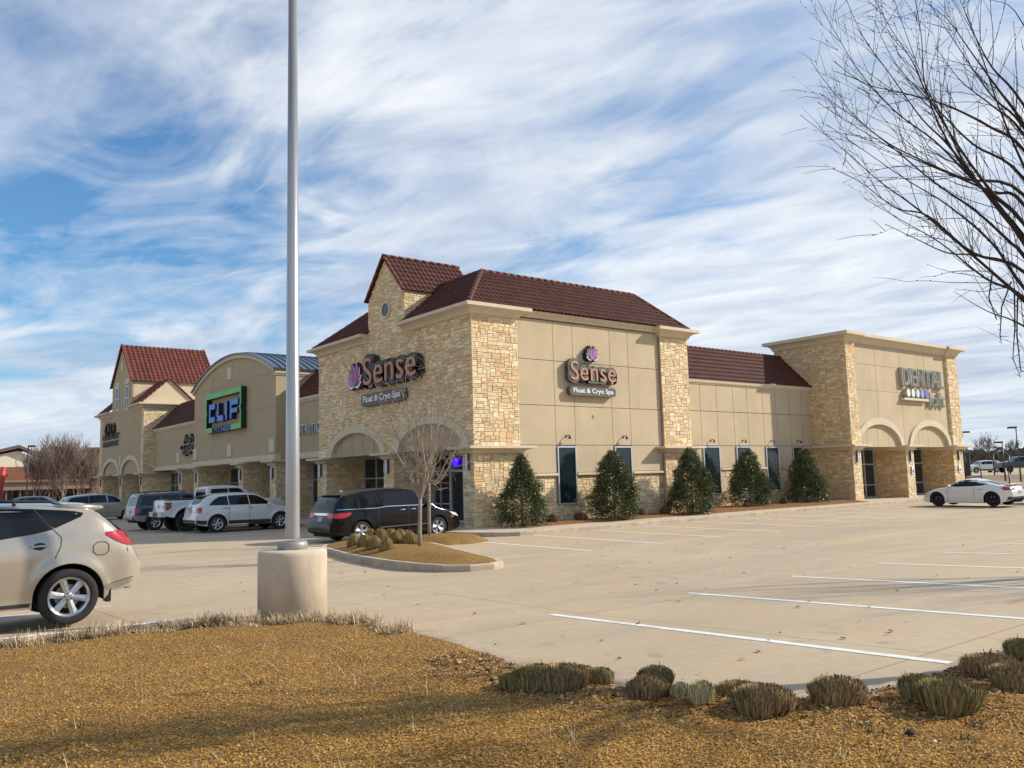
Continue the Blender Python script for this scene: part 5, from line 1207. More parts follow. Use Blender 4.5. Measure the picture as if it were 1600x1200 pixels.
def terr(x, y):
    d = math.hypot(x, y); a = math.atan2(y, x)
    right = smoothstep(72, 92, x-(y-30)*.0)*smoothstep(-400, -80, y)
    z = -2.1+1.12*right
    z += 8.5*smoothstep(260, 620, d)*smoothstep(R(80), R(45), a)*(.85+.15*math.sin(a*17))
    return z
xs = [-1800, -900, -400, -200, -120, -60]+frange(-40, 110, 60)+[120, 140, 170, 210, 260, 320, 400, 500, 620, 800, 1200, 1900]
ys = [-1800, -900, -400, -200, -100, -60, -40, -20]+frange(-10, 110, 30)+[120, 140, 160, 200, 260, 340, 450, 620, 900, 1800]
grid_sheet('terrain', xs, ys, terr, DRY)
# raised lot beyond the bank, on the right
g = MB(); g.box((92, -30, -1.1), (230, 160, -.965)); tag(wb(g, 'upper_parking_lot', [LOT]), kind='structure')
# pavements: L shaped walk along both faces; kerb faces are part of the slab
WALK = mat('walk concrete', (.56, .465, .34), .85, var=.10, vscale=1.2, bump=.2, bscale=60, var2=(2.2, .52, .75, (.42, .33, .23), .6))
KERB = mat('kerb concrete', (.42, .335, .24), .9, var=.22, vscale=3, bump=.4, bscale=40)
def slab(name, pts, z0, z1, m, ms=None, rnd=.03, lab=None):
    g = MB(); n = len(pts)
    top = [Vector((x, y, z1)) for x, y in pts]
    # small rounded nose
    P2 = [Vector((x, y)) for x, y in pts]; ar = sum(P2[i].x*P2[(i+1) % n].y-P2[(i+1) % n].x*P2[i].y for i in range(n)); s = 1 if ar > 0 else -1
    ins = []
    for i in range(n):
        d0 = (P2[i]-P2[i-1]).normalized(); d1 = (P2[(i+1) % n]-P2[i]).normalized(); n0 = Vector((-d0.y, d0.x))*s; n1 = Vector((-d1.y, d1.x))*s; mm = n0+n1; mm = mm/max(.3, mm.dot(n0)); ins.append(P2[i]+mm*rnd)
    a = [(p.x, p.y, z0) for p in P2]; b = [(p.x, p.y, z1-rnd) for p in P2]; c = [(p.x, p.y, z1) for p in ins]
    g.add(a+b+c, [(i, (i+1) % n, n+(i+1) % n, n+i) for i in range(n)]+[(n+i, n+(i+1) % n, 2*n+(i+1) % n, 2*n+i) for i in range(n)], 1 if ms else 0)
    g.add(c, [list(range(n))], 0)
    return tag(wb(g, name, [m, ms] if ms else [m]), lab, kind='structure')
def ky(x): return 22.75+(x-17.5)*.043
slab('sidewalk', [(17.0, 95), (17.0, 25.2), (17.15, 24.1), (17.6, 23.3), (18.3, 22.85), (19, ky(19)), (62, ky(62)), (62, 25.8), (xL+.1, 25.8+.2), (xL+.1, 26.1), (20.9, 26.1), (20.9, 28.3), (20.9, 95)], -2.3, -1.77, WALK, KERB)
g = MB(); g.box((44.7, 25.6, -1.8), (58.2, 28.0, -1.765)); tag(wb(g, 'entrance_paving', [WALK]), kind='structure')
# planting bed along the lit wall
MULCH = None
def mulch_material(name='bark mulch', base=((.40, .225, .07), (.235, .125, .042), (.52, .31, .11)), sc=1.0):
    m = bpy.data.materials.new(name); m.use_nodes = True; t = NT(m.node_tree); b = t.n['Principled BSDF']; b.inputs['Roughness'].default_value = .95; b.inputs['Specular IOR Level'].default_value = .15
    tc = t.new('ShaderNodeTexCoord').outputs['Object']
    v = t.new('ShaderNodeTexVoronoi'); t.set(v.inputs['Vector'], t.mapping(tc, scale=(1, 1.5, 1))); v.inputs['Scale'].default_value = 42*sc
    n = t.noise(tc, 30*sc, 5, .7); n2 = t.noise(tc, 1.4, 5, .6, .8)
    c = t.mix(t.ramp(n, [(.35, 0), (.62, 1)]), base[1], base[0]); sp_ = t.new('ShaderNodeSeparateColor'); t.set(sp_.inputs[0], v.outputs['Color'])
    c = t.mix(t.ramp(sp_.outputs[0], [(.68, 0), (.8, 1)]), c, base[2]); c = t.mix(t.math('MULTIPLY', t.ramp(n2, [(.45, 0), (.75, 1)]), .5), c, (.20, .12, .06))
    t.set(b.inputs['Base Color'], c); bn = t.new('ShaderNodeBump'); bn.inputs['Strength'].default_value = .9; bn.inputs['Distance'].default_value = .03
    t.set(bn.inputs['Height'], t.math('ADD', v.outputs['Distance'], n)); t.set(b.inputs['Normal'], bn.outputs[0]); return m
MUL = mulch_material(); MUL2 = mulch_material('red brown mulch', ((.30, .15, .06), (.18, .085, .035), (.40, .22, .10)), .7)
def inside(p, poly):
    x, y = p; c = False; n = len(poly)
    for i in range(n):
        x1, y1 = poly[i]; x2, y2 = poly[(i+1) % n]
        if (y1 > y) != (y2 > y) and x < (x2-x1)*(y-y1)/(y2-y1)+x1: c = not c
    return c
def dist_edge(p, poly):
    x, y = p; best = 1e9
    for (x1, y1), (x2, y2) in zip(poly, poly[1:]+poly[:1]):
        dx, dy = x2-x1, y2-y1; t = max(0, min(1, ((x-x1)*dx+(y-y1)*dy)/(dx*dx+dy*dy+1e-9))); best = min(best, math.hypot(x-x1-t*dx, y-y1-t*dy))
    return best
def mound(name, poly, zb, h, run, m, step=.25, nz=.02, lab=None, seed=1):
    """soft heap of mulch filling a polygon"""
    from mathutils import noise as mn
    bm = bmesh.new(); f = bm.faces.new([bm.verts.new((x, y, 0)) for x, y in poly])
    x0, x1 = min(p[0] for p in poly), max(p[0] for p in poly); y0, y1 = min(p[1] for p in poly), max(p[1] for p in poly)
    q = x0+step
    while q < x1: bmesh.ops.bisect_plane(bm, geom=bm.verts[:]+bm.edges[:]+bm.faces[:], plane_co=(q, 0, 0), plane_no=(1, 0, 0)); q += step
    q = y0+step
    while q < y1: bmesh.ops.bisect_plane(bm, geom=bm.verts[:]+bm.edges[:]+bm.faces[:], plane_co=(0, q, 0), plane_no=(0, 1, 0)); q += step
    for v in bm.verts:
        d = dist_edge((v.co.x, v.co.y), poly); t = min(1, d/run); k = math.sin(t*PI/2)
        zz = zb(v.co.x, v.co.y) if callable(zb) else zb
        v.co.z = zz+h*k+(nz*mn.noise(Vector((v.co.x*1.7, v.co.y*1.7, seed)))+nz*.6*mn.noise(Vector((v.co.x*6, v.co.y*6, seed))))*min(1, d/.15)
    for f in bm.faces: f.smooth = True
    bmesh.ops.recalc_face_normals(bm, faces=bm.faces); me = bpy.data.meshes.new(name); bm.to_mesh(me); bm.free(); me.materials.append(m)
    o = bpy.data.objects.new(name, me); COL.objects.link(o); return tag(o, lab, kind='structure')
mound('planting_bed', [(20.6, 24.45), (44.4, 24.75), (44.4, 26.0), (44.5, 28.15), (31.3, 28.15), (31.3, 26.0), (29.35, 26.1), (20.9, 26.15), (20.3, 25.95)], -1.775, .10, .5, MUL2, .4, .03)
# foreground bed
BED = [(-14, 14.4), (-4, 12.85), (1.7, 12.02), (3.0, 11.88), (3.95, 11.62), (4.55, 11.25), (5.0, 10.92), (5.40, 10.45), (5.58, 9.85), (5.62, 9.25), (5.55, 8.5), (5.38, 7.5), (5.15, 6.6), (5.05, 5.8), (5.12, 5.0), (5.30, 4.3), (5.65, 3.80), (6.1, 3.58), (6.9, 3.50), (7.7, 3.52), (9.0, 3.45), (14, 3.2), (40, 2.0), (40, -14), (-14, -14)]
def bedz(x, y): return -1.64-.205*smoothstep(6.5, 12.4, y)-.0*x
mound('foreground_bed', BED, lambda x, y: G(x, y)+.018, .058, .5, MUL, .28, .045)
g = MB()     # kerb round the bed, mostly under the mulch
n = len(BED)
off = []
for i in range(n-2):
    p = Vector(BED[i]); d = (Vector(BED[min(i+1, n-3)])-Vector(BED[max(i-1, 0)])).normalized(); nn = Vector((-d.y, d.x)); off.append(p+nn*.10 if True else p)
sweep(g, [tuple(p) for p in off], [(-.02, -2.2), (-.02, -1.70), (.0, -1.69), (.14, -1.69), (.15, -2.2)])
for i, v in enumerate(g.v):
    if v[2] > -2: x, y, z = v; g.v[i] = (x, y, G(x, y)+.022+(z+1.69))
tag(wb(g, 'bed_kerb', [KERB]), kind='structure')
# island with kerb
ISL = [(10.77, 21.9), (10.45, 20.6), (10.20, 19.2), (10.05, 17.6), (10.05, 16.4), (10.2, 15.45), (10.6, 14.95), (11.15, 14.85), (11.6, 15.1), (11.95, 15.7), (12.35, 16.9), (12.9, 18.6), (13.5, 20.2), (13.85, 21.3), (13.8, 22.6), (13.1, 23.9), (12.2, 24.2), (11.5, 23.8), (11.0, 22.9)]
IN = []
for i in range(len(ISL)):
    d = (Vector(ISL[(i+1) % len(ISL)])-Vector(ISL[i-1])).normalized(); nn = Vector((-d.y, d.x))
    p = Vector(ISL[i])+nn*.16; p = p if inside(tuple(p), ISL) else Vector(ISL[i])-nn*.16; IN.append(tuple(p))
slab('island_kerb', ISL, -2.3, -1.775, WALK, KERB)
mound('island_bed', IN, -1.768, .15, 1.1, MUL, .2, .03)
B2 = [(14.6, 21.7), (15.4, 21.55), (16.3, 21.9), (16.9, 22.9), (16.85, 24.2), (16.2, 24.7), (14.4, 24.7), (14.1, 23.5)]
mound('corner_bed', B2, -1.93, .22, .7, MUL, .2, .03)
# parking paint
PAINT = mat('worn white paint', (.82, .81, .77), .7, var=.12, vscale=9, var2=(2.5, .50, .78, (.46, .38, .28), .75))
def stripe(g, a, b, w=.12, dz=.004):
    a, b = Vector(a), Vector(b); d = (b-a); L = d.length; n = max(1, int(L/.5)); nn = Vector((-d.y, d.x))/L*w/2
    for k in range(n):
        p, q = a+d*k/n, a+d*(k+1)/n; g.add([(v.x, v.y, G(v.x, v.y)+dz) for v in (p-nn, q-nn, q+nn, p+nn)], [(0,1,2,3)])
g = MB()
for k in range(6): stripe(g, (7.66+k*2.78, 8.95), (7.66+k*2.78, 3.62 if k < 1 else 2.2))
for k in range(6, 9): stripe(g, (7.66+k*2.78, 8.95), (7.66+k*2.78, 0))
for k in range(10): x = 15.95+k*2.84; stripe(g, (x, ky(x)-.12), (x, 16.9), .14)
stripe(g, (-4, 12.95+1.35), (1.7, 12.95+.03), .14); stripe(g, (1.7, 12.98), (4.0, 12.72), .14); stripe(g, (-3, 16.35), (3.75, 15.75), .10)
for k in range(9): y = 28.2+k*2.85; stripe(g, (11.3, y), (16.9, y), .10)
tag(wb(g, 'parking_lines', [PAINT]), kind='structure')
# debris on the concrete
g = MB(); rg = random.Random(5)
for k in range(150):
    x, y = rg.uniform(5.5, 22), rg.uniform(4.2, 20); 
    if inside((x, y), BED) or inside((x, y), ISL): continue
    s = rg.uniform(.010, .035); a = rg.uniform(0, 6); z = G(x, y)+.008
    g.add([(x+s*math.cos(a+q*1.57)*(1+.6*(q % 2)), y+s*math.sin(a+q*1.57), z+rg.uniform(0, .02)) for q in range(4)], [(0,1,2,3)])
tag(wb(g, 'leaf_litter', [mat('dead leaf', (.09, .05, .03), .9)], None), 'small dead leaves scattered on the pale concrete', kind='stuff')
# ---------------------------------------------------------------- chips of mulch (bulk arrays)
def bulk(name, V, F, C, m):
    me = bpy.data.meshes.new(name); nv, nf, k = len(V), len(F), F.shape[1]
    me.vertices.add(nv); me.vertices.foreach_set('co', V.astype(np.float32).ravel()); me.loops.add(nf*k); me.loops.foreach_set('vertex_index', F.astype(np.int32).ravel())
    me.polygons.add(nf); me.polygons.foreach_set('loop_start', np.arange(0, nf*k, k, dtype=np.int32)); me.polygons.foreach_set('loop_total', np.full(nf, k, dtype=np.int32))
    me.update(calc_edges=True)
    at = me.color_attributes.new('Col', 'FLOAT_COLOR', 'CORNER'); cc = np.ones((nf*k, 4), np.float32); cc[:, :3] = np.repeat(C, k, axis=0); at.data.foreach_set('color', cc.ravel())
    me.materials.append(m); o = bpy.data.objects.new(name, me); COL.objects.link(o); return o
nr = np.random.RandomState(3)
CHIP = mat('mulch chip', (1, 1, 1), .9, attr=True, spec=.2)
pal = np.array([(.46, .255, .055), (.50, .29, .075), (.40, .21, .045), (.30, .15, .035), (.56, .36, .12), (.44, .235, .05), (.36, .20, .065), (.50, .28, .065)])*np.array([1.20, 1.16, .98])
def chips(name, n, sampler, size, palette, lab, hfun, seed=1):
    pts = sampler(n); n = len(pts); V = np.zeros((n, 4, 3)); a = nr.uniform(0, 2*PI, n); l = nr.uniform(*size[0], n); PT = pts; w = l*nr.uniform(.25, .6, n)
    tl = nr.normal(0, .32, n); tw = nr.normal(0, .4, n)
    u = np.stack([np.cos(a)*np.cos(tl), np.sin(a)*np.cos(tl), np.sin(tl)], 1); b = np.stack([-np.sin(a)*np.cos(tw), np.cos(a)*np.cos(tw), np.sin(tw)], 1)
    c = np.stack([pts[:, 0], pts[:, 1], hfun(pts)+nr.uniform(0, size[1], n)], 1)
    for k, (su, sb) in enumerate(((-1, -1), (1, -.7), (1, .8), (-.9, 1))): V[:, k] = c+u*(l*su/2)[:, None]+b*(w*sb/2)[:, None]
    F = np.arange(n*4).reshape(n, 4); C = palette[nr.choice(len(palette), n)]*nr.uniform(.75, 1.2, (n, 1)); X, Yy = pts[:, 0], pts[:, 1]; pt = np.sin(X*1.9+1.3*np.sin(Yy*1.1))*np.sin(Yy*2.3+1.7*np.sin(X*.9)); C = C*(1-.30*np.clip(pt-.15, 0, 1)[:, None]*np.array([.7, .9, 1.1])); C = C*(1+.06*np.sin(X*7+Yy*5)[:, None])
    o = bulk(name, V.reshape(-1, 3), F, C, CHIP); return tag(o, lab, kind='stuff')
BEDo = bpy.data.objects['foreground_bed']; dg = bpy.context.evaluated_depsgraph_get(); bpy.context.view_layer.update()
bvb = BVHTree.FromObject(BEDo, bpy.context.evaluated_depsgraph_get())
def ground_z(bv, pts, default=-1.6):
    out = np.zeros(len(pts))
    for i, (x, y) in enumerate(pts):
        h = bv.ray_cast(Vector((float(x), float(y), 5)), Vector((0, 0, -1))); out[i] = h[0].z if h[0] else default
    return out
def samp_bed(n):
    out = []
    az0, az1 = R(14), R(92)
    while len(out) < n:
        m = 20000; r = 2.6*np.power(13.5/2.6, nr.uniform(0, 1, m)**.9); a = nr.uniform(az0, az1, m); x, y = r*np.cos(a), r*np.sin(a)
        for p in zip(x, y):
            if (p[1] > 4.8 or inside(p, BED)) and (p[1] < 3.3 or inside(p, BED)): out.append(p)
    return np.array(out[:n])
chips('mulch_chips', 230000, samp_bed, ((.008, .022), .010), pal, 'golden brown wood chips covering the foreground bed', lambda p: ground_z(bvb, p))
# ---------------------------------------------------------------- blades: dry grass fringe, ornamental clumps
BLADE = mat('grass blade', (1, 1, 1), .8, attr=True, spec=.25)
def blades(centres, n, h, lean, w, palette, spread, zf, taper=.25, droop=.35, nseg=3, rs=nr, flat=None):
    """returns V, F, C of bent blades; every blade = nseg quads"""
    k = n; ci = rs.randint(0, len(centres), k); c = centres[ci]+rs.normal(0, 1, (k, 2))*spread
    a = rs.uniform(0, 2*PI, k); hh = rs.uniform(h[0], h[1], k); ln = np.abs(rs.normal(0, lean, k)); ww = w*rs.uniform(.6, 1.3, k)
    z0 = zf(c); V = np.zeros((k, (nseg+1)*2, 3)); sd = np.stack([-np.sin(a), np.cos(a)], 1)
    for s in range(nseg+1):
        t = s/nseg; r = hh*(ln*t+droop*t*t*ln); z = z0+hh*t*np.cos(np.minimum(1.3, ln*(.6+.5*t))); cx = c[:, 0]+np.cos(a)*r; cy = c[:, 1]+np.sin(a)*r; q = ww*(1-(1-taper)*t)/2
        V[:, 2*s] = np.stack([cx-sd[:, 0]*q, cy-sd[:, 1]*q, z], 1); V[:, 2*s+1] = np.stack([cx+sd[:, 0]*q, cy+sd[:, 1]*q, z], 1)
    base = (np.arange(k)*(nseg+1)*2)[:, None, None]; q = np.array([[2*s, 2*s+1, 2*s+3, 2*s+2] for s in range(nseg)])[None]; F = (base+q).reshape(-1, 4)
    C = np.repeat(palette[rs.choice(len(palette), k)]*rs.uniform(.7, 1.2, (k, 1)), nseg, axis=0); return V.reshape(-1, 3), F, C
# dead turf fringe along the far edge of the bed
edge_pts = []
E_ = BED[1:11]
for (x0, y0), (x1, y1) in zip(E_, E_[1:]):
    L = math.hypot(x1-x0, y1-y0); d = ((x1-x0)/L, (y1-y0)/L)
    for k in range(int(L/.012)):
        t = k*.012/L; x, y = x0+(x1-x0)*t, y0+(y1-y0)*t; dens = .62+.38*math.sin(x*3.1+y*2.3)*math.sin(x*1.3-y*4.1)
        fade = 1 if y > 10 else max(.1, (y-8.7)/1.3)
        if y > 8.7 and rng.random() < dens*fade:
            q = rng.uniform(-.05, .42); edge_pts.append((x+d[1]*q+rng.uniform(-.05, .05), y-d[0]*q+rng.uniform(-.05, .05)))
edge_pts = np.array(edge_pts)
straw = np.array([(.70, .54, .31), (.80, .64, .40), (.56, .41, .23), (.36, .25, .15), (.48, .35, .20), (.24, .16, .10), (.74, .59, .37)])
zfb = lambda c: ground_z(bvb, c, -1.8)-.005
def tufts(pts, seed, hs=(.06, .215), per=(40, 100)):
    rs = np.random.RandomState(seed); VV, FF, CC = [], [], []; off = 0; step = 0
    for (x, y) in pts:
        k = rs.randint(*per); hmax = hs[0]+(hs[1]-hs[0])*rs.uniform(0, 1)**1.4; a = rs.uniform(0, 2*PI, k); ln = np.abs(rs.normal(.75, .5, k)); L = hmax*rs.uniform(.4, 1.15, k); w = rs.uniform(.006, .015, k)
        bx = x+rs.normal(0, .035, k); by = y+rs.normal(0, .035, k); z0 = ground_z(bvb, [(x, y)], -1.8)[0]-.01; V = np.zeros((k, 8, 3)); sx, sy = -np.sin(a), np.cos(a); kink = rs.uniform(-.5, .9, k)
        for s_ in range(4):
            t = s_/3; th = ln*(.5+.9*t)+kink*t*t*.5; r = L*t*np.sin(np.clip(th, 0, 1.75)); z = z0+L*t*np.cos(np.clip(th, 0, 1.5)); q = w*(1-.7*t)/2; cx = bx+np.cos(a)*r; cy = by+np.sin(a)*r
            V[:, 2*s_] = np.stack([cx-sx*q, cy-sy*q, z], 1); V[:, 2*s_+1] = np.stack([cx+sx*q, cy+sy*q, z], 1)
        b = (np.arange(k)*8)[:, None, None]+off; F = (b+np.array([[2*q, 2*q+1, 2*q+3, 2*q+2] for q in range(3)])[None]).reshape(-1, 4); off += k*8
        tone = rs.choice([1.0, 1.05, .85, .5, .32], p=[.35, .25, .2, .12, .08]); C = np.repeat(straw[rs.choice(len(straw), k)]*rs.uniform(.7, 1.2, (k, 1))*tone, 3, axis=0); VV.append(V.reshape(-1, 3)); FF.append(F); CC.append(C)
    return np.concatenate(VV), np.concatenate(FF), np.concatenate(CC)
sel = edge_pts[np.random.RandomState(4).choice(len(edge_pts), min(len(edge_pts), 2100), replace=False)]
V, F, C = tufts(sel, 8)
tag(bulk('dry_grass', V, F, C, BLADE), 'strip of pale dead grass along the far edge of the mulch bed round the pole base', kind='stuff')
def samp_near(n):
    out = []
    while len(out) < n:
        x, y = nr.uniform(3.6, 9.5), nr.uniform(1.6, 7.2)
        if inside((x, y), BED) and dist_edge((x, y), BED) < 1.1*nr.uniform(.3, 1): out.append((x, y))
    return np.array(out)
chips('coarse_litter', 9000, samp_near, ((.018, .05), .02), np.array([(.34, .18, .07), (.26, .14, .07), (.44, .27, .11), (.20, .13, .08), (.50, .36, .20), (.30, .16, .06)]), 'coarser red brown bark and litter round the ornamental clumps', lambda p: ground_z(bvb, p))
def scatter_pts(n): return samp_bed(n)
P = samp_bed(260); P = P[P[:, 1] > 2.3]
V, F, C = blades(P, 900, (.05, .16), 1.15, .005, straw, .04, zfb)
tag(bulk('dry_stalks', V, F, C, BLADE), 'loose dead stalks lying on the mulch', kind='stuff')
P = np.array([tuple(PZ(u, v, -1.66).xy) for u, v in ((1030, 1012), (690, 1030), (640, 1085), (130, 1125), (30, 1180), (1370, 1165), (1345, 1150), (1530, 1150), (1510, 1180), (400, 1062))])
V, F, C = blades(P, 260, (.02, .06), .9, .012, np.array([(.12, .13, .05), (.16, .15, .07)]), .05, zfb)
tag(bulk('weeds', V, F, C*.8, BLADE), 'few low green weeds sprouting in the mulch', kind='stuff')
# ornamental clumps, sheared
def clump_mesh(seed, rx, h, palette, n=1500, box=1.0):
    rs = np.random.RandomState(seed); a = rs.uniform(0, 2*PI, n); r = np.sqrt(rs.uniform(0, 1, n)); ang = r*rs.uniform(.75, 1.1, n)
    bx, by = .82*rx*r*np.cos(a), .66*rx*r*np.sin(a)
    tx, ty = rx*r*np.cos(a)*rs.uniform(.9, 1.06, n), rx*r*np.sin(a)*rs.uniform(.9, 1.06, n)
    th = h*(1-(1-box)*.55*r**3)*rs.uniform(.72, 1.05, n)*(1-.12*r**4); th = np.where(rs.uniform(0, 1, n) < .006, th*1.18, th)
    nseg = 3; V = np.zeros((n, 8, 3)); w = rs.uniform(.004, .009, n); sd = np.stack([-np.sin(a+rs.normal(0, .5, n)), np.cos(a)], 1)
    for s in range(4):
        t = s/3; k = t**.62; cx = bx+(tx-bx)*k+rs.normal(0, .004, n); cy = by+(ty-by)*k+rs.normal(0, .004, n); z = th*t-.02; q = w*(1-.45*t)
        V[:, 2*s] = np.stack([cx-sd[:, 0]*q, cy-sd[:, 1]*q, z], 1); V[:, 2*s+1] = np.stack([cx+sd[:, 0]*q, cy+sd[:, 1]*q, z], 1)
    base = (np.arange(n)*8)[:, None, None]; q = np.array([[2*s, 2*s+1, 2*s+3, 2*s+2] for s in range(3)])[None]
    C = np.repeat(palette[rs.choice(len(palette), n)]*rs.uniform(.7, 1.25, (n, 1)), 3, axis=0)
    return V.reshape(-1, 3), (base+q).reshape(-1, 4), C
PBR = np.array([(.28, .20, .105), (.37, .26, .13), (.19, .135, .075), (.29, .24, .095), (.42, .31, .16), (.33, .20, .10)]); PGR = np.array([(.25, .215, .08), (.31, .26, .10), (.18, .145, .065), (.36, .28, .12), (.26, .175, .085)]); PPA = np.array([(.56, .46, .26), (.64, .53, .32), (.38, .34, .16)])
CL = [(-808, 1072, .17, .20, PGR, 'low green brown ornamental grass clump, leftmost of the clumps at the bed edge'), (838, 1072, .20, .26, PGR, 'tall green streaked ornamental grass clump, second from the left'), (880, 1073, .25, .26, PBR, 'wide brown grass clump in the left cluster at the bed edge'),
      (908, 1055, .16, .19, PBR, 'dark brown grass clump behind the left cluster'), (937, 1060, .14, .20, PGR, 'bright green grass clump right of the left cluster'), (1025, 1071, .17, .22, PBR, 'dark flat topped grass clump behind a rounder one'),
      (1014, 1090, .19, .22, PBR, 'round brown green grass clump in front of the dark flat topped one'), (1064, 1094, .085, .16, PPA, 'thin pale upright tuft between two brown clumps'), (1098, 1106, .115, .22, PPA, 'pale straw upright tuft with open blades'),
      (1156, 1089, .23, .19, PBR, 'wide dark flat cut clump at the concrete edge'), (1196, 1120, .25, .26, PBR, 'large brown rounded clump in front of the dark flat cut one'), (1311, 1110, .23, .25, PBR, 'square sheared clump standing alone at the bed corner'),
      (1436, 1104, .15, .24, PGR, 'dark green clump behind the large greenish one at right'), (1487, 1124, .24, .26, PGR, 'large greenish brown round clump near the right corner'), (1548, 1064, .24, .21, PBR, 'brown mounded clump at the end of the nearest white line'),
      (1592, 1092, .22, .24, PBR, 'brown clump cut by the right edge of the picture, lower one'), (1598, 1040, .16, .22, PGR, 'green brown clump at the right edge above the others')]
for i, (u, v, r, h, pl, lb) in enumerate(CL):
    u = abs(u); p = PZ(u, v, -1.66); z = ground_z(bvb, [(p.x, p.y)], -1.66)[0]
    V, F, C = clump_mesh(50+i, r, h, pl, 2000 if r > .12 else 500, .55 if 'flat' in lb or 'square' in lb else .75); C = C
    o = bulk('plant_clump', V, F, C, BLADE); o.location = (p.x, p.y, z); o.scale = (.92, .92, .74); tag(o, lb, 'plant', 'sheared ornamental grass clumps in the foreground bed')
# island clumps
isl_bv = BVHTree.FromObject(bpy.data.objects['island_bed'], bpy.context.evaluated_depsgraph_get())
PIS = np.array([(.30, .22, .085), (.38, .27, .11), (.22, .17, .06), (.46, .34, .15)])
IC = [(510, 608, 'leftmost clipped olive bush on the kerbed island'), (612, 618, 'olive bush second from the left in the island front row'), (703, 640, 'largest olive bush in the middle front of the island'), (825, 655, 'nearest low olive bush on the island, right of the largest'), (908, 606, 'wide olive bush right of centre on the island'), (1050, 608, 'rightmost olive bush beside the slim tree trunk'),
      (672, 572, 'olive bush in the back row near the van rear wheel'), (770, 570, 'pale olive bush in the island back row'), (862, 545, 'olive bush standing tallest in the island back row'), (1035, 548, 'olive bush behind the rightmost one by the trunk'), (960, 580, 'small olive bush half hidden between two others')]
for i, (a, b, lb) in enumerate(IC):
    p = PZ(470+a/6.154, 750+b/6.154, -1.62); z = ground_z(isl_bv, [(p.x, p.y)], -1.68)[0]
    V, F, C = clump_mesh(150+i, .21+.03*((i*7) % 3), .34, PIS, 1100, -.4); o = bulk('clipped_bush', V, F, C, BLADE); o.location = (p.x, p.y, z); tag(o, lb, 'bush', 'clipped olive bushes on the island')
for i, (u, v, y, lb) in enumerate(((863, 816, 25.1, 'small brown clipped shrub left of the first narrow window'), (907, 814, 25.1, 'rounded brown shrub between the first two evergreens'), (1001, 806, 25.4, 'small brown shrub right of the second evergreen'), (1039, 804, 25.2, 'small brown shrub beside the stone pier'), (1225, 788, 26.6, 'tiny brown shrub between the last two evergreens'))):
    p = PY(u, v, y); V, F, C = clump_mesh(250+i, .30 if i == 1 else .24, .36, np.array([(.16, .085, .045), (.22, .12, .06), (.12, .07, .04)]), 900, .5); o = bulk('low_shrub', V, F, C, BLADE); o.location = (p.x, y, -1.70); tag(o, lb, 'shrub', 'low brown shrubs along the lit wall')
# debris: dark clod and white scraps in the mulch
for u, v, s, m, nm, lb, ct in ((1424, 1160, .022, mat('dark clod', (.03, .026, .022), .9), 'bark_clod', 'dark clod lying on the mulch below the greenish clump', 'clod'), (1461, 1178, .011, mat('pale scrap', (.5, .5, .45), .8), 'paper_scrap', 'small pale scrap on the mulch at lower right', 'litter')):
    p = PZ(u, v, -1.63); z = ground_z(bvb, [(p.x, p.y)])[0]; g = MB(); g.ball((0, 0, 0), s*1.8, s, s*.8, 9, 6)
    for i, q in enumerate(g.v): k = 1+.25*math.sin(i*2.7); g.v[i] = (q[0]*k, q[1]*k, q[2]*k)
    o = g.build(nm, [m]); o.location = (p.x, p.y, z+s*.7); tag(o, lb, ct)
# ================================================================== light pole, trees, background
GALV = mat('galvanised steel', (.47, .46, .44), .34, metal=.75, var=.10, vscale=3, bump=.05, bscale=30, stretch=(1, 1, .12)); GALD = mat('grey base cover', (.33, .33, .32), .5, metal=.4, var=.12, vscale=8)
pb = (5.12, 11.55, -1.86)
lp = empty('light_pole', pb, label='tall tapered grey steel light pole on a thick round concrete base at the bed edge', cat='light pole')
g = MB(); g.lathe([(0, 0-.2), (.475, -.2), (.475, .895), (.472, .94), (.452, .96), (.30, .967), (0, .967)], 64); g.build('concrete_base', [mat('rubbed concrete', (.60, .50, .38), .85, var=.10, vscale=4, bump=.14, bscale=35, var2=(2.2, .45, .7, (.44, .35, .25), .75), stretch=(1, 1, .45))], lp)
g = MB(); g.lathe([(0, .967), (.215, .967), (.222, .975), (.222, 1.05), (.205, 1.075), (.11, 1.08), (0, 1.08)], 8); g.build('base_cover', [GALD], lp)
g = MB(); g.lathe([(.101, 1.12), (.099, 1.9), (.062, 10.0), (0, 10.0)], 32); g.build('pole', [GALV], lp)
g = MB(); g.tube([(0, 0, 9.85), (-.5, .35, 9.95)], .04, 8); g.box((-1.05, .2, 9.90), (-.45, .55, 10.02)); g.build('lamp_head', [mat('dark bronze', (.05, .04, .035), .4)], lp)
# ---------------------------------------------------------------- bare trees
def grow(mb, p, d, r, L, depth, rg, spread=.5, up=.12, nb=3, seg=4, thin=.62, wig=.12, tips=None, rmin=.0022):
    P = [p.copy()]; rr = [r]; q = d.copy()
    for i in range(seg):
        q = (q+Vector((rg.gauss(0, wig), rg.gauss(0, wig), rg.gauss(0, wig)+up))).normalized(); p = p+q*(L/seg); P.append(p.copy()); rr.append(max(rmin, r*(1-(1-thin)*(i+1)/seg)))
    mb.tube(P, rr, 3 if r < .006 else 5 if r < .02 else 7, 0, caps=False)
    if depth == 0: return
    for k in range(nb):
        t = rg.uniform(.35, 1.0) if k else 1.0; idx = min(seg, max(1, int(round(t*seg)))); a = q.orthogonal().normalized(); ax = Matrix.Rotation(rg.uniform(0, 2*PI), 3, q) @ a
        nd = (Matrix.Rotation(rg.uniform(spread*.5, spread*1.2) if k else rg.uniform(0, spread*.5), 3, ax) @ q).normalized()
        grow(mb, P[idx], nd, max(rmin, rr[idx]*rg.uniform(.62, .8)), L*rg.uniform(.62, .85), depth-1, rg, spread, up, nb, seg, thin, wig, rmin=rmin)
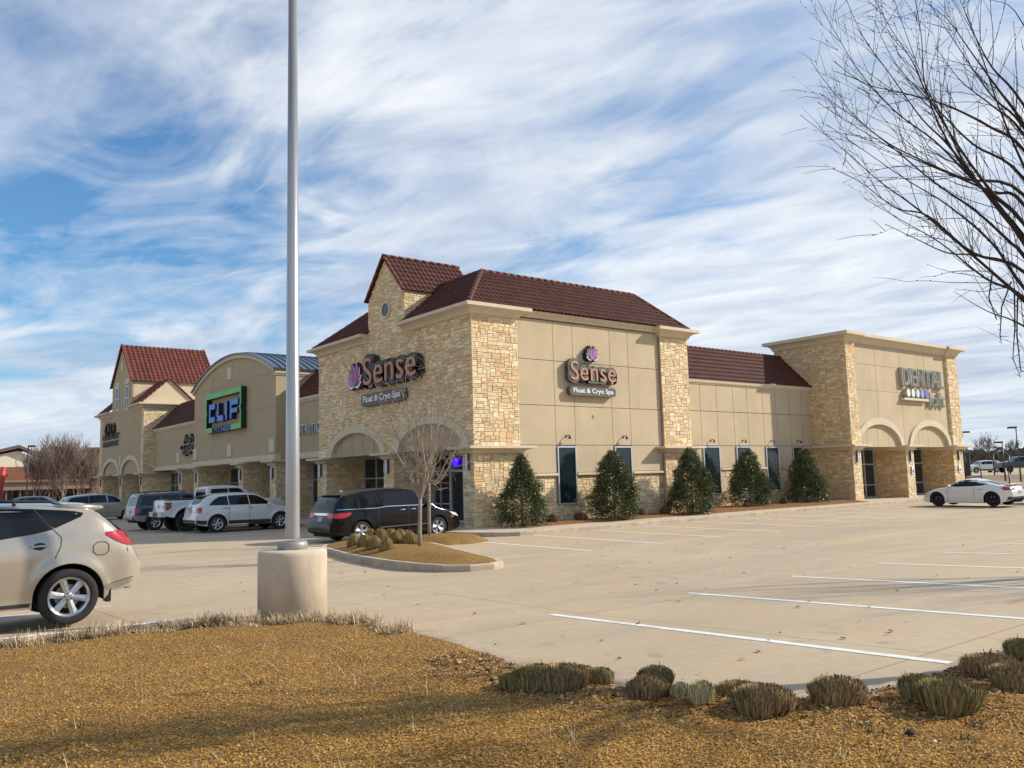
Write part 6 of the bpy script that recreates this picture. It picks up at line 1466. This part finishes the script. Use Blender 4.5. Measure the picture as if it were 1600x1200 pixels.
def bare_tree(name, base, H, r, seed, label, group, depth=5, spread=.48, fork=.35, nb=3, up=.13, m=None, limbs=4, parts=True, rmin=.0022):
    rg = random.Random(seed); root = empty(name, base, label=label, cat='tree', group=group); m = m or BARK
    t = MB(); P = [Vector((0, 0, -.1))]; rr = [r*1.25]
    for i in range(1, 7): P.append(Vector((rg.gauss(0, .012)*i, rg.gauss(0, .012)*i, fork*H*i/6))); rr.append(r*(1-.28*i/6))
    t.tube(P, rr, 10); t.build('trunk', [m], root)
    c = MB()
    for k in range(limbs):
        a = 2*PI*k/limbs+rg.uniform(-.4, .4); sp_ = rg.uniform(.25, .55) if k else .08; d = Vector((math.sin(sp_)*math.cos(a), math.sin(sp_)*math.sin(a), math.cos(sp_)))
        s = P[-1] if k < 2 else P[-2].lerp(P[-1], rg.random()); grow(c, s-d*.02, d, r*rg.uniform(.42, .6), (H*(1-fork))*rg.uniform(.30, .38), depth, rg, spread, up, nb, rmin=rmin)
    c.build('crown', [m], root); return root
YB = mat('pale tree bark', (.30, .24, .18), .9, var=.25, vscale=14, bump=.5, bscale=40)
def young_tree(u, v, z, bvname, forks, seed, label):
    """trunk forking into long arching limbs with sparse twigs"""
    rg = random.Random(seed); p = PZ(u, v, z); bv = BVHTree.FromObject(bpy.data.objects[bvname], bpy.context.evaluated_depsgraph_get())
    h = bv.ray_cast(Vector((p.x, p.y, 5)), Vector((0, 0, -1))); base = Vector((p.x, p.y, h[0].z if h[0] else z)); dist = p.x*.621+p.y*.783
    root = empty('young_tree', base, label=label, cat='tree', group='slim bare young trees at the building corner')
    right = Vector((math.sin(YAW), -math.cos(YAW), 0)); fwd = Vector((math.cos(YAW), math.sin(YAW), 0)); sc = dist/1332.6
    W3 = lambda du, dv, dep: right*(du*sc*.85)+fwd*dep+Vector((0, 0, dv*sc))
    hf = forks['h']; t = MB(); t.tube([W3(forks['b']*0, -8, 0), W3(0, hf*.3, 0), W3(forks['b']*.6, hf*.7, 0), W3(forks['b'], hf, 0)], [.062, .052, .048, .045], 10); t.build('trunk', [YB], root)
    c = MB()
    def twig(P, r0, L, d, lvl):
        ns = 5; Q = [P]; q = d.normalized()
        curl = Vector((rg.gauss(0, .10), rg.gauss(0, .10), rg.uniform(-.02, .16)))
        for s in range(ns): q = (q+curl+Vector((rg.gauss(0, .10), rg.gauss(0, .10), rg.gauss(0, .08)))).normalized(); Q.append(Q[-1]+q*L/ns)
        c.tube(Q, [max(.0038, r0*(1-.6*s/ns)) for s in range(ns+1)], 4, caps=False)
        if lvl > 0:
            for k in range(rg.randint(2, 3)):
                i = rg.randint(1, ns); ax = q.orthogonal().normalized(); ax = Matrix.Rotation(rg.uniform(0, 6.28), 3, q) @ ax
                twig(Q[i], max(.0042, r0*.55), L*rg.uniform(.5, .8), Matrix.Rotation(rg.uniform(.4, 1.0), 3, ax) @ q, lvl-1)
    for L in forks['limbs']:
        dep = rg.uniform(-.7, .7); n = len(L); Q = [W3(forks['b'], hf-2, 0)]+[W3(a, b, dep*((i+1)/n)) for i, (a, b) in enumerate(L)]
        R_ = []
        for i in range(len(Q)-1):
            p0, p1, p2, p3 = Q[max(0, i-1)], Q[i], Q[i+1], Q[min(len(Q)-1, i+2)]
            for k in range(5): w = k/5; R_.append(.5*((2*p1)+(p2-p0)*w+(2*p0-5*p1+4*p2-p3)*w*w+(3*p1-p0-3*p2+p3)*w**3))
        R_.append(Q[-1]); N = len(R_); rad = [.030*(1-i/N)**1.1+.005 for i in range(N)]; c.tube(R_, rad, 6, caps=False)
        for k in range(int(N*.5)):
            i = rg.randint(3, N-2); d = (R_[i+1]-R_[i]).normalized(); ax = d.orthogonal().normalized(); ax = Matrix.Rotation(rg.uniform(0, 6.28), 3, d) @ ax
            twig(R_[i], max(.005, rad[i]*.45), rg.uniform(.35, .85), Matrix.Rotation(rg.uniform(.45, 1.0), 3, ax) @ d, 2 if rg.random() < .6 else 1)
    c.build('crown', [YB], root); return root
YB = mat('pale tree bark', (.20, .148, .105), .9, var=.25, vscale=14, bump=.5, bscale=40)
young_tree(656, 852, -1.60, 'island_bed', dict(h=73, b=2, limbs=[[(-12, 95), (-20, 125), (-40, 175), (-62, 215), (-90, 240)], [(-8, 100), (-14, 150), (-18, 200), (-30, 245)], [(8, 88), (14, 120), (10, 165), (22, 215), (26, 260)], [(12, 92), (28, 140), (50, 185), (66, 225)],
    [(-18, 108), (-48, 150), (-72, 165), (-108, 185)], [(-4, 120), (0, 175), (-8, 235)], [(10, 110), (34, 165), (40, 215), (48, 250)]]), 11, 'slim bare young tree standing on the kerbed island in front of the minivan')
young_tree(671, 834, -1.66, 'corner_bed', dict(h=86, b=1, limbs=[[(14, 78), (34, 100), (46, 126), (64, 150), (84, 176)], [(4, 100), (8, 140), (26, 185), (40, 235)], [(-4, 104), (-14, 150), (-22, 195), (-26, 240)], [(8, 96), (22, 130), (50, 160), (72, 205)],
    [(-6, 100), (-30, 140), (-48, 190)], [(2, 110), (6, 170), (10, 235), (14, 262)], [(16, 84), (40, 118), (70, 132), (92, 146)]]), 23, 'slim bare young tree in the small bed behind the island, close to the spa door')
# big tree just outside the frame on the right: limbs reach in
LM = [[(100,358),(240,470),(340,560),(450,640),(560,730),(700,850),(800,940)], [(200,527),(290,570),(400,650),(500,675),(640,790),(800,850)], [(130,185),(190,270),(290,380),(400,470),(520,570),(650,660),(760,760),(800,800)],
 [(155,0),(215,110),(290,230),(400,350),(520,440),(620,540),(720,640),(800,760)], [(245,0),(300,120),(380,230),(480,370),(560,450),(680,600),(800,740)], [(335,0),(390,100),(450,190),(500,300),(590,450),(700,600),(800,700)],
 [(395,0),(440,130),(490,260),(560,400),(620,520),(740,680),(800,750)], [(480,0),(560,60),(640,170),(720,280),(800,390)], [(580,0),(640,100),(700,210),(800,330)], [(700,0),(800,80)], [(580,910),(680,970),(800,1020)],
 [(365,700),(450,740),(560,790),(660,800),(800,850)], [(160,290),(260,360),(380,450),(500,510),(620,560),(800,610)], [(155,320),(280,400),(420,480),(560,540),(700,600),(800,640)], [(205,190),(300,260),(420,290),(560,330),(700,400),(800,470)], [(520,140),(600,250),(700,330),(800,420)],
 [(330,60),(400,200),(520,330),(640,450),(800,560)], [(460,0),(480,120),(490,260),(540,400),(640,560),(800,700)], [(600,0),(650,120),(720,330),(800,520)], [(185,390),(300,470),(430,560),(560,640),(700,760),(800,900)], [(300,620),(420,690),(540,760),(680,870),(800,930)], [(500,0),(590,140),(700,300),(800,400)]]
def big_tree():
    rg = random.Random(5)
    J = PD(1790, 640, 7.4); base = Vector((J.x+.25, J.y-.25, -1.66))
    root = empty('large_tree', base, label='large dark bare tree at the right whose long branches sweep into the sky', cat='tree')
    t = MB(); P = [base+Vector((0, 0, -.1)), base.lerp(J, .35)+Vector((.03, 0, 0)), base.lerp(J, .7), J, J+Vector((.1, -.1, .8)), J+Vector((.2, -.15, 2.0))]
    t.tube(P, [.16, .135, .12, .11, .07, .012], 14); wb(t, 'trunk', [BARKD], root)
    c = MB()
    for k, L in enumerate(LM):
        dep = 5.9+1.9*rg.random(); n = len(L); Q = []
        for i, (a, b) in enumerate(L):
            f = i/(n-1); d = dep*(1-f)+7.2*f+.15*math.sin(k+i); Q.append(PD(1200+a/2, b/2, d))
        last = Q[-1]; top = b < 500
        jt = J+Vector((.1, -.1, .7)) if L[-1][1] < 480 else J
        Q += [last.lerp(jt, .5)+Vector((0, 0, -.04)), jt]
        # resample smooth
        R_ = []
        for i in range(len(Q)-1):
            p0, p1, p2, p3 = Q[max(0, i-1)], Q[i], Q[i+1], Q[min(len(Q)-1, i+2)]
            for q in range(5): u = q/5; R_.append(.5*((2*p1)+(p2-p0)*u+(2*p0-5*p1+4*p2-p3)*u*u+(3*p1-p0-3*p2+p3)*u**3))
        R_.append(Q[-1]); N = len(R_)
        rad = [.0022+.022*(i/(N-1))**1.75*(1 if len(L) > 3 else .8) for i in range(N)]
        c.tube(R_, rad, 6, caps=False)
        # side twigs with buds
        m = int(N*.45)
        for q in range(m):
            i = rg.randint(1, N-4); p = R_[i]; d = (R_[i-1]-R_[i+1]).normalized(); ax = d.orthogonal().normalized(); ax = Matrix.Rotation(rg.uniform(0, 2*PI), 3, d) @ ax
            nd = (Matrix.Rotation(rg.uniform(.25, .75), 3, ax) @ d+Vector((0, 0, .10))).normalized(); tl = rg.uniform(.25, .85)*(1 if i > 4 else .4); r0 = min(rad[i]*.55, .0036)
            W_ = [p.copy()]; dd = nd.copy(); ns = 7
            for s in range(ns): dd = (dd+Vector((rg.gauss(0, .09), rg.gauss(0, .09), rg.gauss(.03, .09)))).normalized(); W_.append(W_[-1]+dd*tl/ns)
            c.tube(W_, [r0*(1-.6*s/ns) for s in range(ns+1)], 4, caps=False)
            for s in range(2, ns+1):
                if rg.random() < .5: b_ = W_[s]+Vector((rg.gauss(0, .005), rg.gauss(0, .005), .004)); c.tube([b_, b_+dd*.014], [.0042, .001], 4)
                if rg.random() < .22:
                    d3 = (dd+Vector((rg.gauss(0, .5), rg.gauss(0, .5), rg.gauss(.1, .5)))).normalized(); e = W_[s]; c.tube([e, e+d3*rg.uniform(.06, .18), e+d3*rg.uniform(.2, .34)+Vector((0, 0, -.02))], [.0022, .0018, .0012], 3, caps=False)
    # drooping shoots at the lower right
    for L in ([(770,900),(772,1020),(765,1120),(790,1180)], [(760,880),(730,960),(725,1050),(730,1075)], [(780,930),(778,1050),(790,1160)], [(700,860),(690,930),(715,1000)]):
        Q = [PD(1200+a/2, b/2, 6.0) for a, b in L]; c.tube(Q, [.006, .005, .0035, .002][:len(Q)], 5, caps=False)
        for i in range(14): a = Q[rg.randint(0, len(Q)-2)]; b_ = a.lerp(Q[rg.randint(1, len(Q)-1)], rg.random()); c.tube([b_, b_+Vector((rg.gauss(0, .03), rg.gauss(0, .03), rg.gauss(0, .02)))], [.003, .001], 3, caps=False)
    for k in range(9):                       # limbs of the far side, away from the camera's view
        az = math.atan2(-math.cos(YAW), math.sin(YAW))+rg.uniform(-1.1, .75); el = rg.uniform(.45, 1.1); d = Vector((math.cos(az)*math.cos(el), math.sin(az)*math.cos(el), math.sin(el)))
        grow(c, J+Vector((.05, -.05, rg.uniform(0, .8))), d, .05, 1.5, 4, rg, .42, .05, 3, rmin=.003)
    wb(c, 'crown', [BARKD], root)
    return root
big_tree()
bare_tree('large_tree', (19.5, 2.4, -1.66), 7.6, .14, 77, 'bare tree beyond the right edge, throwing faint shadows on the lot', None, 4, .5, .25, 3, .12, BARKD, 4, rmin=.0035)
# ---------------------------------------------------------------- evergreens
LEAF = mat('glossy evergreen leaf', (1, 1, 1), .38, attr=True, spec=.5)
def evergreen(loc, H, rb, seed, label, open_=0):
    rs = np.random.RandomState(seed); root = empty('evergreen_shrub', loc, label=label, cat='shrub', group='conical evergreens along the lit wall')
    t = MB(); t.tube([(0, 0, -.05), (.01, 0, H*.5), (0, .02, H*.94)], [.045, .03, .008], 7); rg = random.Random(seed)
    for k in range(40):
        z = H*rg.uniform(.08, .85); a = rg.uniform(0, 6.28); L = rb*(1-z/H)**.75*.85; t.tube([(0, 0, z), (math.cos(a)*L*.6, math.sin(a)*L*.6, z+L*.25), (math.cos(a)*L, math.sin(a)*L, z+L*.5)], [.012, .008, .004], 4, caps=False)
    t.build('trunk', [BARK], root)
    # clumps of leaves on branch ends
    ncl = int(760*(1-.42*open_)); z = rs.beta(1.15, 1.5, ncl); prof = np.interp(z, [0, .06, .25, .5, .75, .92, 1], [.80, 1.0, 1.0, .80, .52, .28, .10] if not open_ else [.72, .95, 1.0, .70, .36, .14, .05]); a = rs.uniform(0, 2*PI, ncl)
    lob = 1+.16*np.sin(a*3+z*9+seed)+.10*np.sin(a*5-z*14); rad = rb*prof*lob*np.sqrt(rs.uniform(.25, 1, ncl)); cc = np.stack([rad*np.cos(a), rad*np.sin(a), .10+z*(H-.12)], 1)
    nl = 34; n = ncl*nl; ci = np.repeat(np.arange(ncl), nl); csz = (.085+.05*rs.uniform(0, 1, ncl))*(1.25-.55*z); c = cc[ci]+rs.normal(0, 1, (n, 3))*csz[ci][:, None]*np.array([.75, .75, .7])
    out = c-np.array([0, 0, H*.35]); out[:, 2] += .35; out /= np.linalg.norm(out, axis=1)[:, None]; d = out+rs.normal(0, .55, (n, 3)); d /= np.linalg.norm(d, axis=1)[:, None]
    s = np.cross(d, rs.normal(0, 1, (n, 3))); s /= np.linalg.norm(s, axis=1)[:, None]; L = rs.uniform(.05, .095, n)[:, None]; w = L*.23; nn = np.cross(d, s)
    V = np.stack([c, c+d*L*.45+s*w+nn*w*.25, c+d*L, c+d*L*.45-s*w+nn*w*.25], 1).reshape(-1, 3)
    ctint = rs.uniform(.6, 1.45, ncl)[ci]; pl = np.array([(.040, .060, .018), (.060, .088, .024), (.090, .120, .034), (.14, .145, .05), (.12, .085, .035)]); C = pl[rs.choice(5, n, p=[.3, .32, .2, .1, .08])]*ctint[:, None]
    V = V[V[:, 2].reshape(-1, 4).min(1).repeat(4) > .0] if False else V
    o = bulk('crown', V, np.arange(n*4).reshape(n, 4), C, LEAF); o.parent = root; return root
for i, (u, vb, vt, yy, wpx, lb, op) in enumerate(((817, 824, 712, 24.95, 83, 'open leaved conical evergreen beside the corner of the spa block, nearest of the row', .5), (961, 810, 706, 24.9, 78, 'broad evergreen covering the second narrow window of the spa block', 0), (1083, 800, 702, 24.9, 74, 'evergreen in front of the right stone pier of the spa block', 0),
                                              (1173, 793, 704, 26.7, 68, 'evergreen between the first and third windows of the low wing', 0), (1261, 785, 702, 26.7, 62, 'darkest evergreen, standing in the corner by the dental block', 0))):
    b_ = PY(u, vb, yy); t_ = PY(u, vt, yy); evergreen((b_.x, yy, -1.72), t_.z+1.74, wpx*.5/1332.6*(b_.x*.621+yy*.783)*(.90+.05*(i % 2)), 300+i, lb, op)
# ---------------------------------------------------------------- far left: brick school, trees, lamps
BR = mat('red brown brick', (.27, .105, .065), .9, var=.15, vscale=.6); WF = mat('cream gable wall', (.78, .70, .52), .8); CAN = mat('canopy fascia', (.30, .20, .15), .7); RF = mat('brown roof edge', (.16, .10, .08), .7)
def P0(u, z, dist): d = ray(u, 770); k = dist/math.hypot(d.x, d.y); return Vector((d.x*k, d.y*k, z))
DB = 118.0
def wallseg(mb, u0, u1, d0, d1, z0, z1, th=3, mi=0):
    a, b = P0(u0, z0, d0), P0(u1, z0, d1); N = Vector((b.y-a.y, -(b.x-a.x), 0)).normalized()
    if N.dot(a) < 0: N = -N
    h = z1-z0; mb.obox(a, b-a, Vector((0, 0, h)), N*th, mi)
sch = empty('brick_building', P0(40, -2.1, DB), label='long low red brick building with a cream gable end far behind at the left', cat='building')
g = MB(); wallseg(g, -60, 60, DB, DB, -2.1, 3.1, 14); wallseg(g, 60, 150, DB, DB, -2.1, 3.8, 14); wallseg(g, 134, 175, DB-4, DB-4, -2.1, 4.9, 10); wb(g, 'wall', [BR], sch)
g = MB(); a, b, c = P0(-46, 3.1, DB+.0), P0(26, 5.05, DB), P0(66, 3.1, DB); g.prism([a+Vector((0,0,.02)), c+Vector((0,0,.02)), P0(52, 4.0, DB), b, P0(-46, 4.0, DB)], Vector((0, 9, 0))); wb(g, 'gable', [WF], sch)
g = MB(); q0, q1, q2 = P0(-60, 3.9, DB-.6), P0(27, 5.35, DB-.6), P0(75, 3.9, DB-.6); up = Vector((0, 0, .38)); g.prism([q0, q1, q2, q2+up, q1+up, q0+up], Vector((2, 10, 0))); wallseg(g, 132, 177, DB-4.4, DB-4.4, 4.9, 5.2, 10.5); wallseg(g, 70, 134, DB-.4, DB-.4, 3.8, 4.0, 14.4); wb(g, 'roof', [RF], sch)
g = MB(); wallseg(g, 4, 152, DB-9, DB-9, .35, 1.25, 8.5); wallseg(g, 4, 152, DB-9.3, DB-9.3, 1.20, 1.42, .4); wb(g, 'canopy', [CAN], sch)
g = MB(); wallseg(g, -10, 148, DB-3.5, DB-3.5, -2.1, .34, .5); wb(g, 'dark_shopfront', [GLASS], sch)
g = MB()
for u in (9, 31, 52, 76, 99, 122, 146): wallseg(g, u, u+1.6, DB-8.8, DB-8.8, -2.1, .36, .5)
wb(g, 'canopy_posts', [CAN], sch)
for u in (9, 44): g = MB(); wallseg(g, u-1, u+1, DB-.2, DB-.2, 2.0, 2.25, .3); wb(g, 'wall_vent', [DARK], sch)
for u, h, sdd, lb in ((60, 5.9, 31, 'leftmost of the bare crape like trees before the brick building'), (84, 6.9, 32, 'bare tree second from the left before the brick building'), (100, 7.1, 33, 'multi stemmed bare tree in the middle of the far left row'), (124, 6.3, 34, 'reddish bare tree near the gabled block'), (142, 5.2, 35, 'small bare tree half hidden by the gabled block')):
    p = P0(u, -2.05, 96+2*(sdd % 3)); bare_tree('bare_tree', p, h, .12, sdd, lb, 'bare trees before the brick building', 5, .42, .16, 3, .12, mat('far bark', (.21, .155, .125), .95), 7, rmin=.011)
BZ = mat('dark bronze', (.05, .04, .035), .4)
def street_lamp(base, H, label, arm=.0, az=0, double=False, cat='street lamp', grp='parking lot lamps'):
    r = empty('street_lamp', base, az, label=label, cat=cat, group=grp)
    g = MB(); g.tube([(0, 0, -.2), (0, 0, H)], [.07, .05], 8); g.build('pole', [BZ], r)
    for sg in ((1, -1) if double else (1,)):
        g = MB(); x0 = .0; g.box((sg*.02 if sg > 0 else -.62, -.18, H-.02), (.62 if sg > 0 else -.02, .18, H+.13)); g.build('lamp_head', [BZ], r)
    return r
vaz = math.atan2(-math.cos(YAW), math.sin(YAW))       # image right
street_lamp(P0(42, -2.0, 92), 6.3, 'single lamp pole over the brick building at the far left', 0, vaz)
fl = empty('stadium_light', P0(83, -2.0, 100), label='twin floodlight pole rising behind the bare trees at far left', cat='flood light')
g = MB(); g.tube([P0(83, -2.0, 100), P0(83, 3.6, 100)], [.10, .07], 8); wb(g, 'pole', [BZ], fl)
for u in (80, 90): g = MB(); c = P0(u, 4.5, 100); g.tube([P0(83.2, 3.4, 100), c], .05, 6); g.box((c.x-.3, c.y-.3, c.z-.12), (c.x+.3, c.y+.3, c.z+.15)); wb(g, 'floodlight', [BZ], fl)
rd = empty('red_canopy', P0(3, -2.0, 90), label='bit of a red sign post at the far left edge behind the beige suv', cat='sign')
g = MB(); g.tube([P0(-3, -1, 90), P0(1, 1.2, 90), P0(5, 2.4, 90)], [.25, .3, .18], 8); wb(g, 'post', [mat('bright red', (.50, .04, .03), .5)], rd)
# pale sign in front of the trees
tag(wb((lambda g: (g.box(tuple(P0(97, -1.9, 84)), tuple(P0(98.6, -.75, 84)+Vector((.02, .1, 0)))), g)[1])(MB()), 'small_sign', [WHT]), 'small white sign standing before the far bare trees', 'sign')
# ---------------------------------------------------------------- far right beyond the lot
UZ = -.96
for u, d, H, lb, az in ((1511.5, 88, 5.1, 'lamp pole just right of the dental block, head pointing right', vaz), (1573, 84, 3.95, 'shorter lamp pole whose head points left, between two taller ones', vaz+PI), (1597, 80, 5.0, 'lamp pole at the right edge of the picture', vaz+PI)):
    street_lamp(P0(u, UZ-.2, d), H-.9, lb, 0, az)
street_lamp(P0(1565, UZ, 150), 3.6, 'distant small lamp pole above the dark shelter roof', 0, vaz+PI)
# tower house
h = empty('brick_house', P0(1506, UZ, 104), label='dark brick house with a hipped roof and porch columns right of the dental block', cat='house')
a = P0(1480, UZ, 100); b = P0(1519, UZ, 100); U = (b-a); Nn = Vector((-U.y, U.x, 0)).normalized()*1.0
if Nn.dot(a) < 0: Nn = -Nn
g = MB(); g.obox(a, U*.70, Z_*2.35, Nn*6); g.obox(a, U, Z_*1.4, Nn*6); wb(g, 'wall', [mat('dark brick', (.10, .05, .04), .9, var=.2, vscale=1)], h)
g = MB(); c0 = a-U*.05-Nn*.4+Z_*2.35; 
pts = [c0+Z_*.0, c0+U*1.12, c0+U*1.12+Nn*7, c0+Nn*7]; top = [c0+U*.2+Nn*2+Z_*.8, c0+U*.93+Nn*2+Z_*.8]
g.add([*pts, *top], [(0,1,5,4), (1,2,5), (2,3,4,5), (3,0,4), (0,3,2,1)]); wb(g, 'roof', [mat('slate roof', (.06, .045, .045), .7)], h)
for t_ in (.84, 1.0): g = MB(); q = a+U*t_; g.box((q.x-.06, q.y-.06, UZ), (q.x+.06, q.y+.06, UZ+2.34)); wb(g, 'column', [mat('dark column', (.07, .06, .055), .7)], h)
# arched shelter
sh = empty('shelter', P0(1572, UZ, 98), label='open shelter with a curved dark roof behind the parked dark truck', cat='shelter')
g = MB(); a = P0(1556, 0, 97); b = P0(1582, 0, 97); U = b-a; N2 = Vector((-U.y, U.x, 0)).normalized()*3
P = [a+U*t_+Z_*(.95+.55*math.sin(PI*t_)-.0) for t_ in frange(-.05, 1.05, 14)]; g.prism(P+[p+Z_*.30 for p in P[::-1]], N2); wb(g, 'roof', [mat('shelter roof', (.07, .07, .08), .3, metal=.4)], sh)
for t_ in (0.02, .98):
    for k in (0, 1): g = MB(); q = a+U*t_+N2*k; g.tube([(q.x, q.y, UZ), (q.x, q.y, 1.0)], .06, 6); wb(g, 'post', [BZ], sh)
# far cars
def far_car(px, d, az, sp_, lb, cat, name='parked_car'):
    p = P0(px, -.96, d); return build_car(name, sp_, tuple(p), az, lb, cat)
e2 = dict(edge); e2['lines'] = []; e2['handles'] = []; e2['paint'] = PWH
far_car(1539, 135, vaz+PI, e2, 'white suv parked far off on the bank behind the sports coupe', 'suv', 'parked_suv')
p2 = dict(pk); p2['paint'] = paint('dark blue', (.02, .025, .035), .2); p2['zw'] = .40; p2['tr'] = .38; p2['Ra'] = .46; p2['lines'] = []; p2['handles'] = []
far_car(1597, 128, vaz+PI, p2, 'dark blue pickup truck parked far off at the right edge', 'pickup truck', 'parked_pickup')
build_car('parked_sedan', sd, (47.6, 16.2, -1.9), PI/2+.05, 'grey sedan mostly hidden behind the tail of the white sports coupe', 'sedan')
e3 = dict(edge); e3['lines'] = []; e3['handles'] = []; e3['paint'] = paint('dark silver', (.16, .17, .18), .4)
p = P0(66, -1.95, 78); build_car('parked_crossover', e3, tuple(p), vaz+.2, 'dark silver crossover far off behind the beige suv roof', 'crossover')
# thin black posts on the bank
for u, lb in ((1535.5, 'thin black post on the grassy bank left of the distant lamp'), (1579, 'thin black post on the bank below the dark truck')):
    q = P0(u, -1.5, 78); g = MB(); g.tube([(q.x, q.y, -2), (q.x, q.y, .3 if u < 1550 else -.6)], .05, 6); tag(wb(g, 'post', [BLACK]), lb, 'post')
# distant trees and woods
FT = mat('far bare twigs', (.20, .17, .14), .95)
for u, d, H, sd_, lb in ((1551, 330, 10.5, 41, 'rounded bare tree on the horizon right of the brick house'), (1590, 340, 8.5, 42, 'bare tree on the horizon at the right edge'), (1537, 340, 7, 43, 'fainter bare tree on the horizon beside the rounded one')):
    bare_tree('horizon_tree', P0(u, .2, d), H, .2, sd_, lb, 'bare trees on the horizon', 4, .60, .15, 3, .10, FT, 6, rmin=.03)
rs = np.random.RandomState(9); n = 16000; a = rs.uniform(R(-25), R(33), n); d = rs.uniform(300, 520, n); x, y = d*np.cos(a), d*np.sin(a)
z = np.array([terr(xx, yy) for xx, yy in zip(x, y)])+rs.uniform(-1, 3.0, n)+1.2*np.sin(a*60)
s = rs.uniform(1.0, 2.6, n); V = np.zeros((n, 4, 3))
for k in range(4):
    ph = k*PI/2+rs.uniform(-.4, .4, n); V[:, k, 0] = x-np.sin(a)*s*np.cos(ph)+rs.normal(0, .4, n); V[:, k, 1] = y+np.cos(a)*s*np.cos(ph); V[:, k, 2] = z+s*.8*np.sin(ph)
C = np.array([(.10, .085, .06), (.13, .105, .085), (.15, .09, .075), (.08, .085, .05), (.17, .15, .12)])[rs.choice(5, n)]*rs.uniform(.7, 1.1, (n, 1))
tag(bulk('distant_woods', V.reshape(-1, 3), np.arange(n*4).reshape(n, 4), C, BLADE), 'dark bare woodland on the low rise along the horizon', kind='stuff')
